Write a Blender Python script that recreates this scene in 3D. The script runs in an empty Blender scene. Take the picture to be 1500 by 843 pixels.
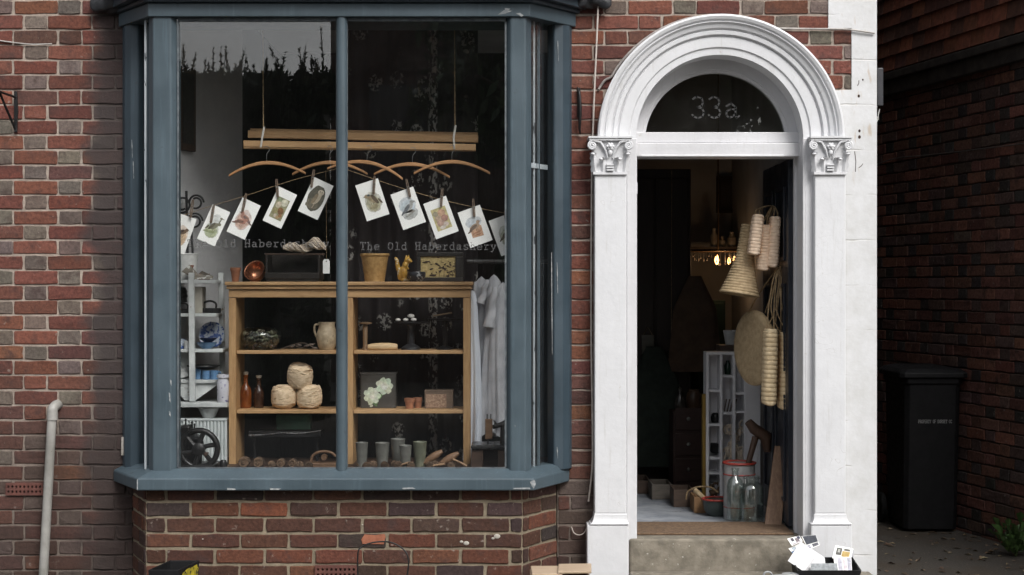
import bpy, bmesh, math, random
from mathutils import Vector, Matrix, noise as mnoise
R = math.radians
random.seed(7)
scene = bpy.context.scene
COL = scene.collection

# ------------------------------------------------------------------ camera
EYE_Y, EYE_Z, FPX = -7.5, 1.6, 2220.0
cd = bpy.data.cameras.new("camera"); cam = bpy.data.objects.new("camera", cd); COL.objects.link(cam)
cam.location = (0, EYE_Y, EYE_Z); cam.rotation_euler = (R(90), 0, 0)
cd.sensor_width = 36; cd.lens = 36 * FPX / 1500; cd.clip_end = 500; cd.clip_start = .05
scene.camera = cam

# ------------------------------------------------------------------ sky and sun (overcast)
SUN_EL, SUN_AZ = R(47), R(152)
w = bpy.data.worlds.new("World"); scene.world = w; w.use_nodes = True
nt = w.node_tree; nt.nodes.clear()
sky = nt.nodes.new("ShaderNodeTexSky"); sky.sky_type = 'NISHITA'; sky.sun_disc = False
sky.sun_elevation = SUN_EL; sky.sun_rotation = SUN_AZ; sky.air_density = 1.0; sky.dust_density = 4.0; sky.ozone_density = 1.0
hs = nt.nodes.new("ShaderNodeHueSaturation"); hs.inputs["Saturation"].default_value = .26
tcw = nt.nodes.new("ShaderNodeTexCoord")
nzw = nt.nodes.new("ShaderNodeTexNoise"); nzw.inputs["Scale"].default_value = 3.2; nzw.inputs["Detail"].default_value = 7
mrw = nt.nodes.new("ShaderNodeMapRange"); mrw.inputs["From Min"].default_value = .35; mrw.inputs["From Max"].default_value = .7
mrw.inputs["To Min"].default_value = .75; mrw.inputs["To Max"].default_value = 1.75
mxw = nt.nodes.new("ShaderNodeMix"); mxw.data_type = 'RGBA'; mxw.blend_type = 'MULTIPLY'; mxw.inputs[0].default_value = 1
bg = nt.nodes.new("ShaderNodeBackground"); bg.inputs[1].default_value = .11
ow = nt.nodes.new("ShaderNodeOutputWorld")
L = nt.links.new
L(sky.outputs[0], hs.inputs["Color"]); L(tcw.outputs["Generated"], nzw.inputs["Vector"]); L(nzw.outputs[0], mrw.inputs[0])
L(hs.outputs[0], mxw.inputs[6]); L(mrw.outputs[0], mxw.inputs[7]); L(mxw.outputs[2], bg.inputs[0]); L(bg.outputs[0], ow.inputs[0])
sd = bpy.data.lights.new("sun", 'SUN'); sd.energy = 1.4; sd.angle = R(26); sd.color = (1, .985, .965)
so = bpy.data.objects.new("sun", sd); COL.objects.link(so)
sdir = Vector((math.sin(SUN_AZ) * math.cos(SUN_EL), math.cos(SUN_AZ) * math.cos(SUN_EL), math.sin(SUN_EL)))
so.rotation_euler = sdir.to_track_quat('Z', 'Y').to_euler(); so.location = (0, -20, 30)
scene.view_settings.view_transform = 'Standard'; scene.view_settings.look = 'None'
scene.view_settings.exposure = 0.7; scene.view_settings.gamma = 1; scene.view_settings.use_curve_mapping = False
scene.render.engine = 'CYCLES'
scene.cycles.max_bounces = 8; scene.cycles.diffuse_bounces = 6; scene.cycles.glossy_bounces = 4
scene.cycles.transparent_max_bounces = 24; scene.cycles.transmission_bounces = 6
scene.cycles.caustics_reflective = False; scene.cycles.caustics_refractive = False
scene.cycles.sample_clamp_indirect = 6
scene.cycles.use_denoising = True

def W(px, py, y):
    k = (y - EYE_Y) / FPX
    return Vector(((px - 750) * k, y, EYE_Z - (py - 421.5) * k))
def K(y): return (y - EYE_Y) / FPX
def X(px, y): return (px - 750) * K(y)
def Z(py, y): return EYE_Z - (py - 421.5) * K(y)

# ------------------------------------------------------------------ mesh builder
class MB:
    def __init__(s): s.v = []; s.f = []; s.c = []; s.anycol = False
    def add(s, vs, fs, col=None, M=None):
        n = len(s.v)
        s.v += [tuple(M @ Vector(p)) if M is not None else tuple(p) for p in vs]
        s.f += [tuple(i + n for i in f) for f in fs]
        s.c += [col] * len(fs)
        if col is not None: s.anycol = True
        return s
    def box(s, x0, x1, y0, y1, z0, z1, col=None, M=None):
        vs = [(x, y, z) for z in (z0, z1) for y in (y0, y1) for x in (x0, x1)]
        return s.add(vs, [(0, 2, 3, 1), (4, 5, 7, 6), (0, 1, 5, 4), (2, 6, 7, 3), (0, 4, 6, 2), (1, 3, 7, 5)], col, M)
    def prism(s, poly, y0, y1, col=None, M=None):      # poly in (x, z), extruded along y
        n = len(poly)
        vs = [(x, y0, z) for x, z in poly] + [(x, y1, z) for x, z in poly]
        fs = [tuple(range(n)), tuple(range(2 * n - 1, n - 1, -1))]
        fs += [(i, i + n, (i + 1) % n + n, (i + 1) % n) for i in range(n)]
        return s.add(vs, fs, col, M)
    def prismz(s, poly, z0, z1, col=None, M=None):     # poly in (x, y), extruded along z; z may be a list
        n = len(poly)
        a = z0 if isinstance(z0, (list, tuple)) else [z0] * n
        b = z1 if isinstance(z1, (list, tuple)) else [z1] * n
        vs = [(p[0], p[1], a[i]) for i, p in enumerate(poly)] + [(p[0], p[1], b[i]) for i, p in enumerate(poly)]
        fs = [tuple(range(n - 1, -1, -1)), tuple(range(n, 2 * n))]
        fs += [(i, (i + 1) % n, (i + 1) % n + n, i + n) for i in range(n)]
        return s.add(vs, fs, col, M)
    def lathe(s, prof, n=24, M=None, col=None, rf=None, cap=True):
        vs = []; fs = []
        for j, (r, z) in enumerate(prof):
            for i in range(n):
                a = 2 * math.pi * i / n
                q = r * (rf(a, z, j) if rf else 1)
                vs.append((q * math.cos(a), q * math.sin(a), z))
        for j in range(len(prof) - 1):
            for i in range(n):
                fs.append((j * n + i, j * n + (i + 1) % n, (j + 1) * n + (i + 1) % n, (j + 1) * n + i))
        if cap:
            if prof[0][0] > 1e-5: fs.append(tuple(range(n - 1, -1, -1)))
            if prof[-1][0] > 1e-5: fs.append(tuple(range((len(prof) - 1) * n, len(prof) * n)))
        return s.add(vs, fs, col, M)
    def tube(s, pts, r, n=8, closed=False, col=None, M=None, flat=None):
        pts = [Vector(p) for p in pts]; m = len(pts); vs = []; fs = []
        prev = None
        for i, p in enumerate(pts):
            if closed: t = pts[(i + 1) % m] - pts[i - 1]
            else: t = pts[min(i + 1, m - 1)] - pts[max(i - 1, 0)]
            if t.length < 1e-9: t = Vector((0, 0, 1))
            t.normalize()
            if prev is None:
                u = t.orthogonal().normalized()
            else:
                u = (prev - t * prev.dot(t))
                u = u.normalized() if u.length > 1e-6 else t.orthogonal().normalized()
            prev = u; q = t.cross(u)
            rr = r[i] if isinstance(r, (list, tuple)) else r
            for k in range(n):
                a = 2 * math.pi * k / n
                d = u * math.cos(a) + q * math.sin(a)
                if flat: d = Vector((d.x * flat[0], d.y * flat[1], d.z * flat[2]))
                vs.append(tuple(p + d * rr))
        for i in range(m if closed else m - 1):
            for k in range(n):
                a = i * n; b = ((i + 1) % m) * n
                fs.append((a + k, a + (k + 1) % n, b + (k + 1) % n, b + k))
        if not closed:
            fs.append(tuple(range(n - 1, -1, -1))); fs.append(tuple(range((m - 1) * n, m * n)))
        return s.add(vs, fs, col, M)
    def ball(s, c, r, nu=14, nv=9, col=None, M=None, rot=None):
        if not isinstance(r, (tuple, list)): r = (r, r, r)
        vs = [(0, 0, -1)]; fs = []
        for j in range(1, nv):
            p = -math.pi / 2 + math.pi * j / nv
            for i in range(nu):
                a = 2 * math.pi * i / nu
                vs.append((math.cos(p) * math.cos(a), math.cos(p) * math.sin(a), math.sin(p)))
        vs.append((0, 0, 1)); e = len(vs) - 1
        for i in range(nu):
            fs.append((0, 1 + (i + 1) % nu, 1 + i)); q = 1 + (nv - 2) * nu
            fs.append((e, q + i, q + (i + 1) % nu))
        for j in range(nv - 2):
            for i in range(nu):
                a = 1 + j * nu
                fs.append((a + i, a + (i + 1) % nu, a + nu + (i + 1) % nu, a + nu + i))
        T = Matrix.Translation(Vector(c)) @ (rot.to_4x4() if rot else Matrix.Identity(4)) @ Matrix.Diagonal((r[0], r[1], r[2], 1))
        if M is not None: T = M @ T
        return s.add(vs, fs, col, T)
    def ell(s, cx, cz, rx, rz, y, col, ang=0, n=18, M=None, jit=0):   # flat ellipse facing -y
        vs = []
        for i in range(n):
            a = -2 * math.pi * i / n; j = 1 + random.uniform(-jit, jit)
            x, z = rx * math.cos(a) * j, rz * math.sin(a) * j
            vs.append((cx + x * math.cos(ang) - z * math.sin(ang), y, cz + x * math.sin(ang) + z * math.cos(ang)))
        return s.add(vs, [tuple(range(n - 1, -1, -1))], col, M)
    def poly(s, pts, y, col=None, M=None):
        return s.add([(x, y, z) for x, z in pts], [tuple(range(len(pts)))], col, M)
    def build(s, name, mat, parent=None, smooth=None, bevel=0, seg=2, remesh=0, origin=None):
        me = bpy.data.meshes.new(name)
        org = Vector((0, 0, 0)); p = parent
        while p is not None: org += p.location; p = p.parent
        if parent is None:
            if origin is None:
                xs = [q[0] for q in s.v]; ys = [q[1] for q in s.v]; zs = [q[2] for q in s.v]
                org = Vector(((min(xs) + max(xs)) / 2, (min(ys) + max(ys)) / 2, min(zs)))
            else: org = Vector(origin)
        me.from_pydata([(q[0] - org.x, q[1] - org.y, q[2] - org.z) for q in s.v], [], s.f)
        if s.anycol:
            ca = me.color_attributes.new("Col", 'FLOAT_COLOR', 'CORNER')
            k = 0
            for pi, poly in enumerate(me.polygons):
                c = s.c[pi] or (.5, .5, .5)
                for _ in poly.loop_indices:
                    ca.data[k].color = (c[0], c[1], c[2], 1); k += 1
        bm = bmesh.new(); bm.from_mesh(me)
        bmesh.ops.recalc_face_normals(bm, faces=bm.faces) if not getattr(s, 'keepn', False) else None
        if smooth:
            for f in bm.faces: f.smooth = True
            for e in bm.edges:
                if len(e.link_faces) != 2 or e.calc_face_angle(0) > R(smooth): e.smooth = False
        bm.to_mesh(me); bm.free()
        o = bpy.data.objects.new(name, me); COL.objects.link(o)
        if parent is not None: o.parent = parent
        else: o.location = org
        if mat is not None: me.materials.append(mat)
        if remesh:
            m = o.modifiers.new("r", 'REMESH'); m.mode = 'VOXEL'; m.voxel_size = remesh; m.use_smooth_shade = True
            m = o.modifiers.new("s", 'SMOOTH'); m.iterations = 4
        if bevel:
            m = o.modifiers.new("b", 'BEVEL'); m.width = bevel; m.segments = seg; m.limit_method = 'ANGLE'; m.angle_limit = R(40)
            m.harden_normals = False
        return o

LABELS = set()
def tag(o, label, cat, group=None, kind=None):
    o["label"] = label; o["category"] = cat
    if group: o["group"] = group
    if kind: o["kind"] = kind
    return o
def thing(name, loc, label, cat, group=None):
    o = bpy.data.objects.new(name, None); COL.objects.link(o); o.empty_display_size = .05
    o.location = loc
    return tag(o, label, cat, group)
def struct(o): o["kind"] = "structure"; return o
def kids(o): return [c for c in bpy.data.objects if c.parent == o]
def dup(src, loc=None, rot=None, label=None, scale=None):
    def cp(o, par):
        c = o.copy(); COL.objects.link(c)
        if par is not None: c.parent = par
        for ch in kids(o): cp(ch, c)
        return c
    r = cp(src, None)
    if loc is not None: r.location = loc
    if rot is not None: r.rotation_euler = rot
    if scale is not None: r.scale = (scale, scale, scale) if not isinstance(scale, tuple) else scale
    if label: r["label"] = label
    return r

# ------------------------------------------------------------------ materials
def srgb(r, g, b):
    f = lambda c: ((c / 255 + .055) / 1.055) ** 2.4 if c > 10 else c / 255 / 12.92
    return (f(r), f(g), f(b))
def newmat(name):
    m = bpy.data.materials.new(name); m.use_nodes = True
    n = m.node_tree; b = n.nodes["Principled BSDF"]
    return m, n, b
def nd(n, t, **kw):
    x = n.nodes.new(t)
    for k, v in kw.items():
        if k in x.inputs: x.inputs[k].default_value = v
        else: setattr(x, k, v)
    return x
def ramp(n, sock, a, b, ca, cb):
    r = n.nodes.new("ShaderNodeValToRGB"); e = r.color_ramp.elements
    e[0].position = a; e[1].position = b; e[0].color = (*ca, 1); e[1].color = (*cb, 1)
    n.links.new(sock, r.inputs[0]); return r.outputs[0]
def mixc(n, f, a, b, mode='MIX'):
    x = n.nodes.new("ShaderNodeMix"); x.data_type = 'RGBA'; x.blend_type = mode
    for s, v in ((0, f), (6, a), (7, b)):
        if hasattr(v, "node"): n.links.new(v, x.inputs[s])
        elif s == 0: x.inputs[s].default_value = v
        else: x.inputs[s].default_value = (*v, 1)
    return x.outputs[2]
def mathn(n, op, a, b=None, c=None, clamp=False):
    x = n.nodes.new("ShaderNodeMath"); x.operation = op; x.use_clamp = clamp
    for i, v in enumerate((a, b, c)):
        if v is None: continue
        if hasattr(v, "node"): n.links.new(v, x.inputs[i])
        else: x.inputs[i].default_value = v
    return x.outputs[0]
def maprange(n, v, a, b, c=0, d=1, smooth=True):
    x = n.nodes.new("ShaderNodeMapRange"); x.interpolation_type = 'SMOOTHSTEP' if smooth else 'LINEAR'
    n.links.new(v, x.inputs[0]); 
    for i, q in zip((1, 2, 3, 4), (a, b, c, d)): x.inputs[i].default_value = q
    return x.outputs[0]
def coords(n, sc=(1, 1, 1)):
    t = n.nodes.new("ShaderNodeTexCoord"); m = n.nodes.new("ShaderNodeMapping"); m.inputs["Scale"].default_value = sc
    n.links.new(t.outputs["Object"], m.inputs[0]); return m.outputs[0]
def noise(n, vec, scale, detail=5, rough=.55, dist=0):
    x = n.nodes.new("ShaderNodeTexNoise"); x.inputs["Scale"].default_value = scale; x.inputs["Detail"].default_value = detail
    x.inputs["Roughness"].default_value = rough; x.inputs["Distortion"].default_value = dist
    n.links.new(vec, x.inputs["Vector"]); return x.outputs[0]
def bump(n, b, h, strength, dist=.01):
    x = n.nodes.new("ShaderNodeBump"); x.inputs["Strength"].default_value = strength; x.inputs["Distance"].default_value = dist
    n.links.new(h, x.inputs["Height"]); n.links.new(x.outputs[0], b.inputs["Normal"])

def plain(name, c, c2=None, sc=14, rough=.6, metal=0, bmp=.15, bsc=90, stretch=(1, 1, 1), spots=None, attr=False, spec=.5, lo=.38, hi=.64):
    m, n, b = newmat(name); v = coords(n, stretch)
    if c2 is None: c2 = tuple(min(1, q * .72) for q in c)
    f = noise(n, v, sc)
    if attr:
        a = n.nodes.new("ShaderNodeAttribute"); a.attribute_name = "Col"
        g = ramp(n, f, lo, hi, (.72, .72, .72), (1.15, 1.15, 1.15))
        col = mixc(n, 1, a.outputs[0], g, 'MULTIPLY')
    else: col = ramp(n, f, lo, hi, c2, c)
    if spots:   # (colour, noise scale, threshold)
        s = noise(n, v, spots[1], 3)
        col = mixc(n, maprange(n, s, spots[2], spots[2] + .03), col, spots[0])
    n.links.new(col, b.inputs["Base Color"])
    r = maprange(n, noise(n, v, sc * 2.3), .3, .7, max(0, rough - .1), min(1, rough + .1)); n.links.new(r, b.inputs["Roughness"])
    b.inputs["Metallic"].default_value = metal; b.inputs["Specular IOR Level"].default_value = spec
    if bmp: bump(n, b, noise(n, v, bsc, 6), bmp, .004)
    return m
def wood(name, c, c2, axis='x', rough=.55, sc=6, knots=True):
    m, n, b = newmat(name)
    st = {'x': (1, 9, 9), 'y': (9, 1, 9), 'z': (9, 9, 1)}[axis]
    v = coords(n, st); f = noise(n, v, sc, 7, .6, 1.2); g = noise(n, v, sc * 5, 4)
    col = ramp(n, f, .33, .68, c2, c); col = mixc(n, .25, col, ramp(n, g, .3, .7, c2, c))
    if knots:
        vo = n.nodes.new("ShaderNodeTexVoronoi"); vo.inputs["Scale"].default_value = 2.2
        n.links.new(coords(n, {'x': (1, 2.2, 2.2), 'y': (2.2, 1, 2.2), 'z': (2.2, 2.2, 1)}[axis]), vo.inputs["Vector"])
        col = mixc(n, maprange(n, vo.outputs[0], .0, .07, .75, 0), col, tuple(q * .25 for q in c2))
    n.links.new(col, b.inputs["Base Color"]); b.inputs["Roughness"].default_value = rough
    bump(n, b, g, .2, .002); return m
def vcol(name, rough=.6, bmp=.1, bsc=90, sc=20, metal=0): return plain(name, (1, 1, 1), rough=rough, bmp=bmp, bsc=bsc, sc=sc, attr=True, metal=metal)
def glassmat(name, tint=(.985, .99, .988), ior=1.5, rough=0.0, dust=0.0):
    m = bpy.data.materials.new(name); m.use_nodes = True; n = m.node_tree; n.nodes.clear()
    t = nd(n, "ShaderNodeBsdfTransparent"); t.inputs[0].default_value = (*tint, 1)
    g = nd(n, "ShaderNodeBsdfGlossy"); g.inputs["Roughness"].default_value = rough
    f = nd(n, "ShaderNodeFresnel"); ge = nd(n, "ShaderNodeNewGeometry")
    n.links.new(mathn(n, 'MULTIPLY_ADD', ge.outputs["Backfacing"], 1 / ior - ior, ior), f.inputs[0])   # same reflectance on both faces of the sheet
    mx = nd(n, "ShaderNodeMixShader"); o = nd(n, "ShaderNodeOutputMaterial")
    n.links.new(f.outputs[0], mx.inputs[0]); n.links.new(t.outputs[0], mx.inputs[1]); n.links.new(g.outputs[0], mx.inputs[2])
    out = mx.outputs[0]
    if dust:
        d = nd(n, "ShaderNodeBsdfDiffuse"); d.inputs[0].default_value = (.6, .6, .58, 1)
        tc = nd(n, "ShaderNodeTexCoord"); z = noise(n, tc.outputs["Object"], 5, 8, .7)
        k = maprange(n, z, .4, .75, dust * .4, dust)
        m2 = nd(n, "ShaderNodeMixShader"); n.links.new(k, m2.inputs[0]); n.links.new(out, m2.inputs[1]); n.links.new(d.outputs[0], m2.inputs[2]); out = m2.outputs[0]
    n.links.new(out, o.inputs[0]); return m

def brickmat(name, stain=True, light=1.0, mortar=None, dirt=(.052, .043, .042)):
    m, n, b = newmat(name); v = coords(n)
    fine = noise(n, v, 60, 8, .7); mid = noise(n, v, 13, 6, .6)
    if mortar is None:
        a = n.nodes.new("ShaderNodeAttribute"); a.attribute_name = "Col"; col = a.outputs[0]
        col = mixc(n, 1, col, ramp(n, fine, .25, .75, (.5, .5, .5), (1.5, 1.48, 1.42)), 'MULTIPLY')
        col = mixc(n, maprange(n, mid, .48, .74, 0, .8), col, tuple(q * light for q in (.055, .035, .032)))
        sp = noise(n, v, 34, 4)
        col = mixc(n, maprange(n, sp, .64, .74, 0, .6), col, (.27, .23, .2))
    else:
        col = ramp(n, mid, .3, .7, tuple(q * .62 for q in mortar), mortar)
        col = mixc(n, 1, col, ramp(n, fine, .25, .75, (.7, .7, .7), (1.15, 1.15, 1.15)), 'MULTIPLY')
    if stain:
        sx = n.nodes.new("ShaderNodeSeparateXYZ"); tc = n.nodes.new("ShaderNodeTexCoord"); n.links.new(tc.outputs["Object"], sx.inputs[0])
        wv = noise(n, v, 3.4, 5, .6)
        xx = mathn(n, 'ADD', sx.outputs[0], mathn(n, 'MULTIPLY', mathn(n, 'SUBTRACT', wv, .5), .45))
        zz = mathn(n, 'ADD', sx.outputs[2], mathn(n, 'MULTIPLY', mathn(n, 'SUBTRACT', wv, .5), 1.2))
        # soot run beside the bay window
        k = mathn(n, 'MULTIPLY', maprange(n, xx, -2.15, -2.02), maprange(n, sx.outputs[0], -1.2, -1.1, 1, 0))
        col = mixc(n, mathn(n, 'MULTIPLY', k, .9), col, dirt)
        # damp, dirty foot of the wall
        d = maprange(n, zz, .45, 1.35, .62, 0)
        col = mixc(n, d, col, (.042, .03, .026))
        eff = noise(n, v, 7, 6, .7)
        col = mixc(n, mathn(n, 'MULTIPLY', maprange(n, eff, .64, .74), maprange(n, sx.outputs[2], .3, 1.0, .6, .12)), col, (.42, .39, .35))
    n.links.new(col, b.inputs["Base Color"]); b.inputs["Roughness"].default_value = .9; b.inputs["Specular IOR Level"].default_value = .2
    bump(n, b, mathn(n, 'ADD', fine, mathn(n, 'MULTIPLY', mid, .6)), .55, .006)
    return m

def bluepaint(name, c=(.057, .083, .100)):
    m, n, b = newmat(name); v = coords(n)
    f = noise(n, v, 4, 6, .65); g = noise(n, v, 45, 5)
    col = ramp(n, f, .3, .7, tuple(q * .78 for q in c), tuple(q * 1.12 for q in c))
    run = noise(n, coords(n, (14, 14, .7)), 5, 5)
    col = mixc(n, maprange(n, run, .52, .75, 0, .35), col, tuple(q * 1.7 for q in c))
    chip = noise(n, coords(n, (10, 10, 3.2)), 5.5, 5, .62)
    ck = maprange(n, chip, .755, .77)
    col = mixc(n, ck, col, (.36, .38, .38))
    dk = noise(n, v, 16, 5, .7); col = mixc(n, maprange(n, dk, .62, .72, 0, .5), col, (.03, .035, .04))
    n.links.new(col, b.inputs["Base Color"]); n.links.new(maprange(n, f, .3, .7, .38, .6), b.inputs["Roughness"])
    bump(n, b, mathn(n, 'SUBTRACT', mathn(n, 'MULTIPLY', g, .3), mathn(n, 'MULTIPLY', ck, .5)), .25, .003)
    return m
def whitepaint(name, c=(.65, .655, .67), cracks=True):
    m, n, b = newmat(name); v = coords(n)
    f = noise(n, v, 5, 7, .7); g = noise(n, v, 38, 6, .6)
    col = ramp(n, f, .28, .62, tuple(q * .88 for q in c), c)
    stk = noise(n, coords(n, (13, 13, .9)), 4, 6, .65); col = mixc(n, maprange(n, stk, .54, .76, 0, .4), col, (.40, .385, .35))
    sp = noise(n, v, 26, 4, .6); col = mixc(n, maprange(n, sp, .70, .74, 0, .55), col, (.45, .42, .38))
    if cracks:
        vo = n.nodes.new("ShaderNodeTexVoronoi"); vo.feature = 'DISTANCE_TO_EDGE'; vo.inputs["Scale"].default_value = 3.1
        wv = n.nodes.new("ShaderNodeVectorMath"); wv.operation = 'ADD'; nn = n.nodes.new("ShaderNodeTexNoise"); nn.inputs["Scale"].default_value = 6
        n.links.new(v, nn.inputs["Vector"]); n.links.new(v, wv.inputs[0]); n.links.new(nn.outputs["Color"], wv.inputs[1]); n.links.new(wv.outputs[0], vo.inputs["Vector"])
        cr = mathn(n, 'MULTIPLY', maprange(n, vo.outputs[0], 0, .006, 1, 0), maprange(n, f, .5, .58))
        col = mixc(n, mathn(n, 'MULTIPLY', cr, .55), col, (.3, .28, .25))
    n.links.new(col, b.inputs["Base Color"]); b.inputs["Roughness"].default_value = .5
    bump(n, b, mathn(n, 'ADD', g, mathn(n, 'MULTIPLY', f, 1.5)), .3, .004); return m

m_brick = brickmat("brick"); m_mortar = brickmat("mortar", mortar=(.43, .36, .305))
m_brick2 = brickmat("plinth_brick", stain=False); m_mortar2 = brickmat("plinth_mortar", stain=False, mortar=(.30, .25, .18))
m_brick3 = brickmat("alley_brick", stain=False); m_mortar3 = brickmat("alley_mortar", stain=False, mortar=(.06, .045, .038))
m_blue = bluepaint("blue_grey_paint"); m_white = whitepaint("white_masonry_paint"); m_gloss = whitepaint("white_gloss_paint", (.61, .61, .625), False)
m_glass = glassmat("window_glass", ior=1.78, dust=.004)
m_pane = glassmat("fanlight_glass", tint=(.86, .88, .86), ior=1.55, dust=.012)
m_chip = plain("bare_chip", (.40, .41, .41), (.20, .22, .23), sc=60, rough=.8)
m_pine = wood("pine", (.53, .335, .165), (.36, .205, .09), 'x'); m_pinez = wood("pine_upright", (.52, .325, .155), (.33, .185, .08), 'z')
m_hang = wood("hanger_wood", (.50, .27, .12), (.34, .17, .07), 'x', knots=False)
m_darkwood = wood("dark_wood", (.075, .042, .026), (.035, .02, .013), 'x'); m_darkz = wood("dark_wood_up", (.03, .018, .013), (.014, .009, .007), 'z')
m_black = plain("black_iron", (.02, .02, .021), (.012, .012, .012), rough=.42, metal=.4)
m_whitewood = plain("chalky_white_wood", (.62, .64, .63), (.44, .46, .46), sc=9, rough=.7, spots=((.25, .2, .15), 22, .70))
m_env = plain("envelope_paper", (.66, .66, .67), (.60, .60, .61), rough=.8, bmp=.05)
m_card = plain("card", (.86, .86, .84), (.82, .82, .79), rough=.7, bmp=.03)
m_print = vcol("printed_ink", rough=.7, bmp=.02, sc=60)
m_rope = plain("jute", (.42, .31, .18), (.25, .17, .09), sc=60, rough=.9, bmp=.6, bsc=200)
m_straw = plain("straw", (.50, .38, .23), (.38, .28, .16), sc=40, rough=.8, bmp=.6, bsc=160)
m_straw2 = plain("pale_straw", (.86, .69, .44), (.68, .52, .31), sc=40, rough=.8, bmp=.6, bsc=160)
m_cream = plain("cream_cotton", (.95, .75, .57), (.82, .62, .45), sc=50, rough=.85, bmp=.4, bsc=160)
m_twine = plain("twine", (.80, .64, .45), (.62, .47, .31), sc=45, rough=.9, bmp=.5, bsc=220)
m_wool = plain("raw_wool", (.74, .64, .52), (.50, .42, .33), sc=30, rough=.95, bmp=.6, bsc=120)
m_terra = plain("terracotta", (.36, .15, .075), (.24, .095, .05), rough=.75)
m_copper = plain("copper", (.50, .22, .12), (.28, .11, .06), sc=10, rough=.32, metal=.75)
m_zinc = plain("zinc", (.24, .24, .215), (.15, .15, .135), sc=12, rough=.5, metal=.35)
m_enamel = plain("white_enamel", (.66, .67, .66), (.52, .53, .52), rough=.35, spots=((.1, .08, .07), 18, .71))
m_cloth = plain("linen", (.56, .57, .60), (.44, .45, .48), sc=12, rough=.9, bmp=.35, bsc=120)
m_linenw = plain("white_sheet", (.74, .79, .86), (.66, .70, .78), sc=6, rough=.9, bmp=.2, bsc=100)
m_concrete = plain("step_stone", (.235, .208, .165), (.145, .128, .10), sc=16, rough=.9, bmp=.6, bsc=70, spots=((.38, .36, .31), 40, .66))
m_pvc = plain("grey_pvc", (.33, .32, .30), (.22, .215, .195), sc=10, rough=.55, spots=((.16, .14, .11), 25, .68))
m_cable = plain("grey_cable", (.46, .43, .40), (.30, .28, .26), sc=20, rough=.6)
m_cable_w = plain("pinkish_white_cable", (.62, .55, .50), (.45, .4, .36), sc=20, rough=.6)
m_lead = plain("lead_flashing", (.03, .032, .037), (.012, .013, .015), sc=14, rough=.45, bmp=.5, bsc=30)
m_plastic = plain("black_plastic", (.010, .010, .011), (.006, .006, .007), rough=.6, bmp=.2, bsc=260, spec=.25)
m_rubber = plain("rubber", (.02, .02, .02), rough=.8)
# ------------------------------------------------------------------ ground
def ground():
    m, n, b = newmat("tarmac"); v = coords(n)
    f = noise(n, v, 90, 6, .8); g = noise(n, v, 2.2, 6, .65)
    col = ramp(n, f, .3, .75, (.022, .019, .016), (.10, .088, .074))
    col = mixc(n, maprange(n, g, .45, .65), col, (.055, .042, .03))
    le = noise(n, v, 55, 3, .5); col = mixc(n, maprange(n, le, .66, .70, 0, .8), col, (.22, .17, .115))
    n.links.new(col, b.inputs["Base Color"]); b.inputs["Roughness"].default_value = .95
    bump(n, b, f, .8, .01)
    mb = MB(); N = 60
    mb.add([(-80, -80, 0), (80, -80, 0), (80, 80, 0), (-80, 80, 0)], [(0, 1, 2, 3)])
    g = struct(mb.build("ground", m, origin=(0, 0, 0)))
    pv = MB()
    for i in range(9):
        for j in range(3):
            x0 = -5 + i * .92; y0 = -3.2 + j * .63
            pv.box(x0 + .006, x0 + .914, y0 + .006, y0 + .624, -.05, .012 + random.uniform(0, .003))
    struct(pv.build("pavement", plain("paving", (.26, .245, .22), (.17, .16, .14), sc=5, rough=.9, bmp=.5), origin=(0, 0, 0), bevel=.004))
    rd = MB(); rd.box(-80, 80, -9.6, -3.6, -.05, .004)
    struct(rd.build("road", plain("asphalt", (.06, .06, .06), (.04, .04, .04), sc=60, rough=.95, bmp=.5), origin=(0, 0, 0)))
ground()

# ------------------------------------------------------------------ bricks
def brick(mb, M, u0, u1, z0, z1, col, jit=.0028):
    nu = max(2, int((u1 - u0) / .055)); pts = []
    j = lambda a=1: random.uniform(-jit, jit) * a
    cr = .004
    for i in range(nu + 1):
        q = (u0 + (u1 - u0) * i / nu, z0)
        pts.append((q[0] + (cr if i == 0 else -cr if i == nu else 0), z0 + j()))
    pts.append((u1 + j(), z0 + cr)); pts.append((u1 + j(), (z0 + z1) / 2)); pts.append((u1 + j(), z1 - cr))
    for i in range(nu, -1, -1):
        pts.append((u0 + (u1 - u0) * i / nu + (cr if i == 0 else -cr if i == nu else 0), z1 + j()))
    pts.append((u0 + j(), z1 - cr)); pts.append((u0 + j(), (z0 + z1) / 2)); pts.append((u0 + j(), z0 + cr))
    n = len(pts); cx, cz = (u0 + u1) / 2, (z0 + z1) / 2
    off = random.uniform(-.0022, .0018)
    vs = [(x, .014, z) for x, z in pts] + [(x, .0015 + off, z) for x, z in pts]
    ins = .0035
    vs += [(x + (ins if x < cx else -ins) * (1 if abs(x - cx) > .012 else 0), off - .0006 + j(.5), z + (ins if z < cz else -ins)) for x, z in pts]
    fs = []
    for a in (0, n):
        for i in range(n): fs.append((a + i, a + (i + 1) % n, a + n + (i + 1) % n, a + n + i))
    fs.append(tuple(range(2 * n, 3 * n)))
    mb.add(vs, fs, col, M)
def vary(c, a=.18, b=.06):
    k = 1 + random.uniform(-a, a)
    return tuple(max(.004, q * k * (1 + random.uniform(-b, b))) for q in c)
RED, GREY = (.142, .057, .043), (.13, .106, .093)
def wallcol(header, u, z):
    if header and random.random() < .8: c = GREY if random.random() < .75 else (.12, .095, .085)
    else:
        r = random.random()
        c = RED if r < .55 else (.112, .047, .039) if r < .8 else (.092, .046, .039) if r < .94 else (.16, .066, .043)
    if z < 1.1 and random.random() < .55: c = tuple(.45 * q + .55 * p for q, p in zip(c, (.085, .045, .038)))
    return vary(c)
JZ, DZ = 1.6 - (22 - 421.5) / 296, .0743
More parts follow.
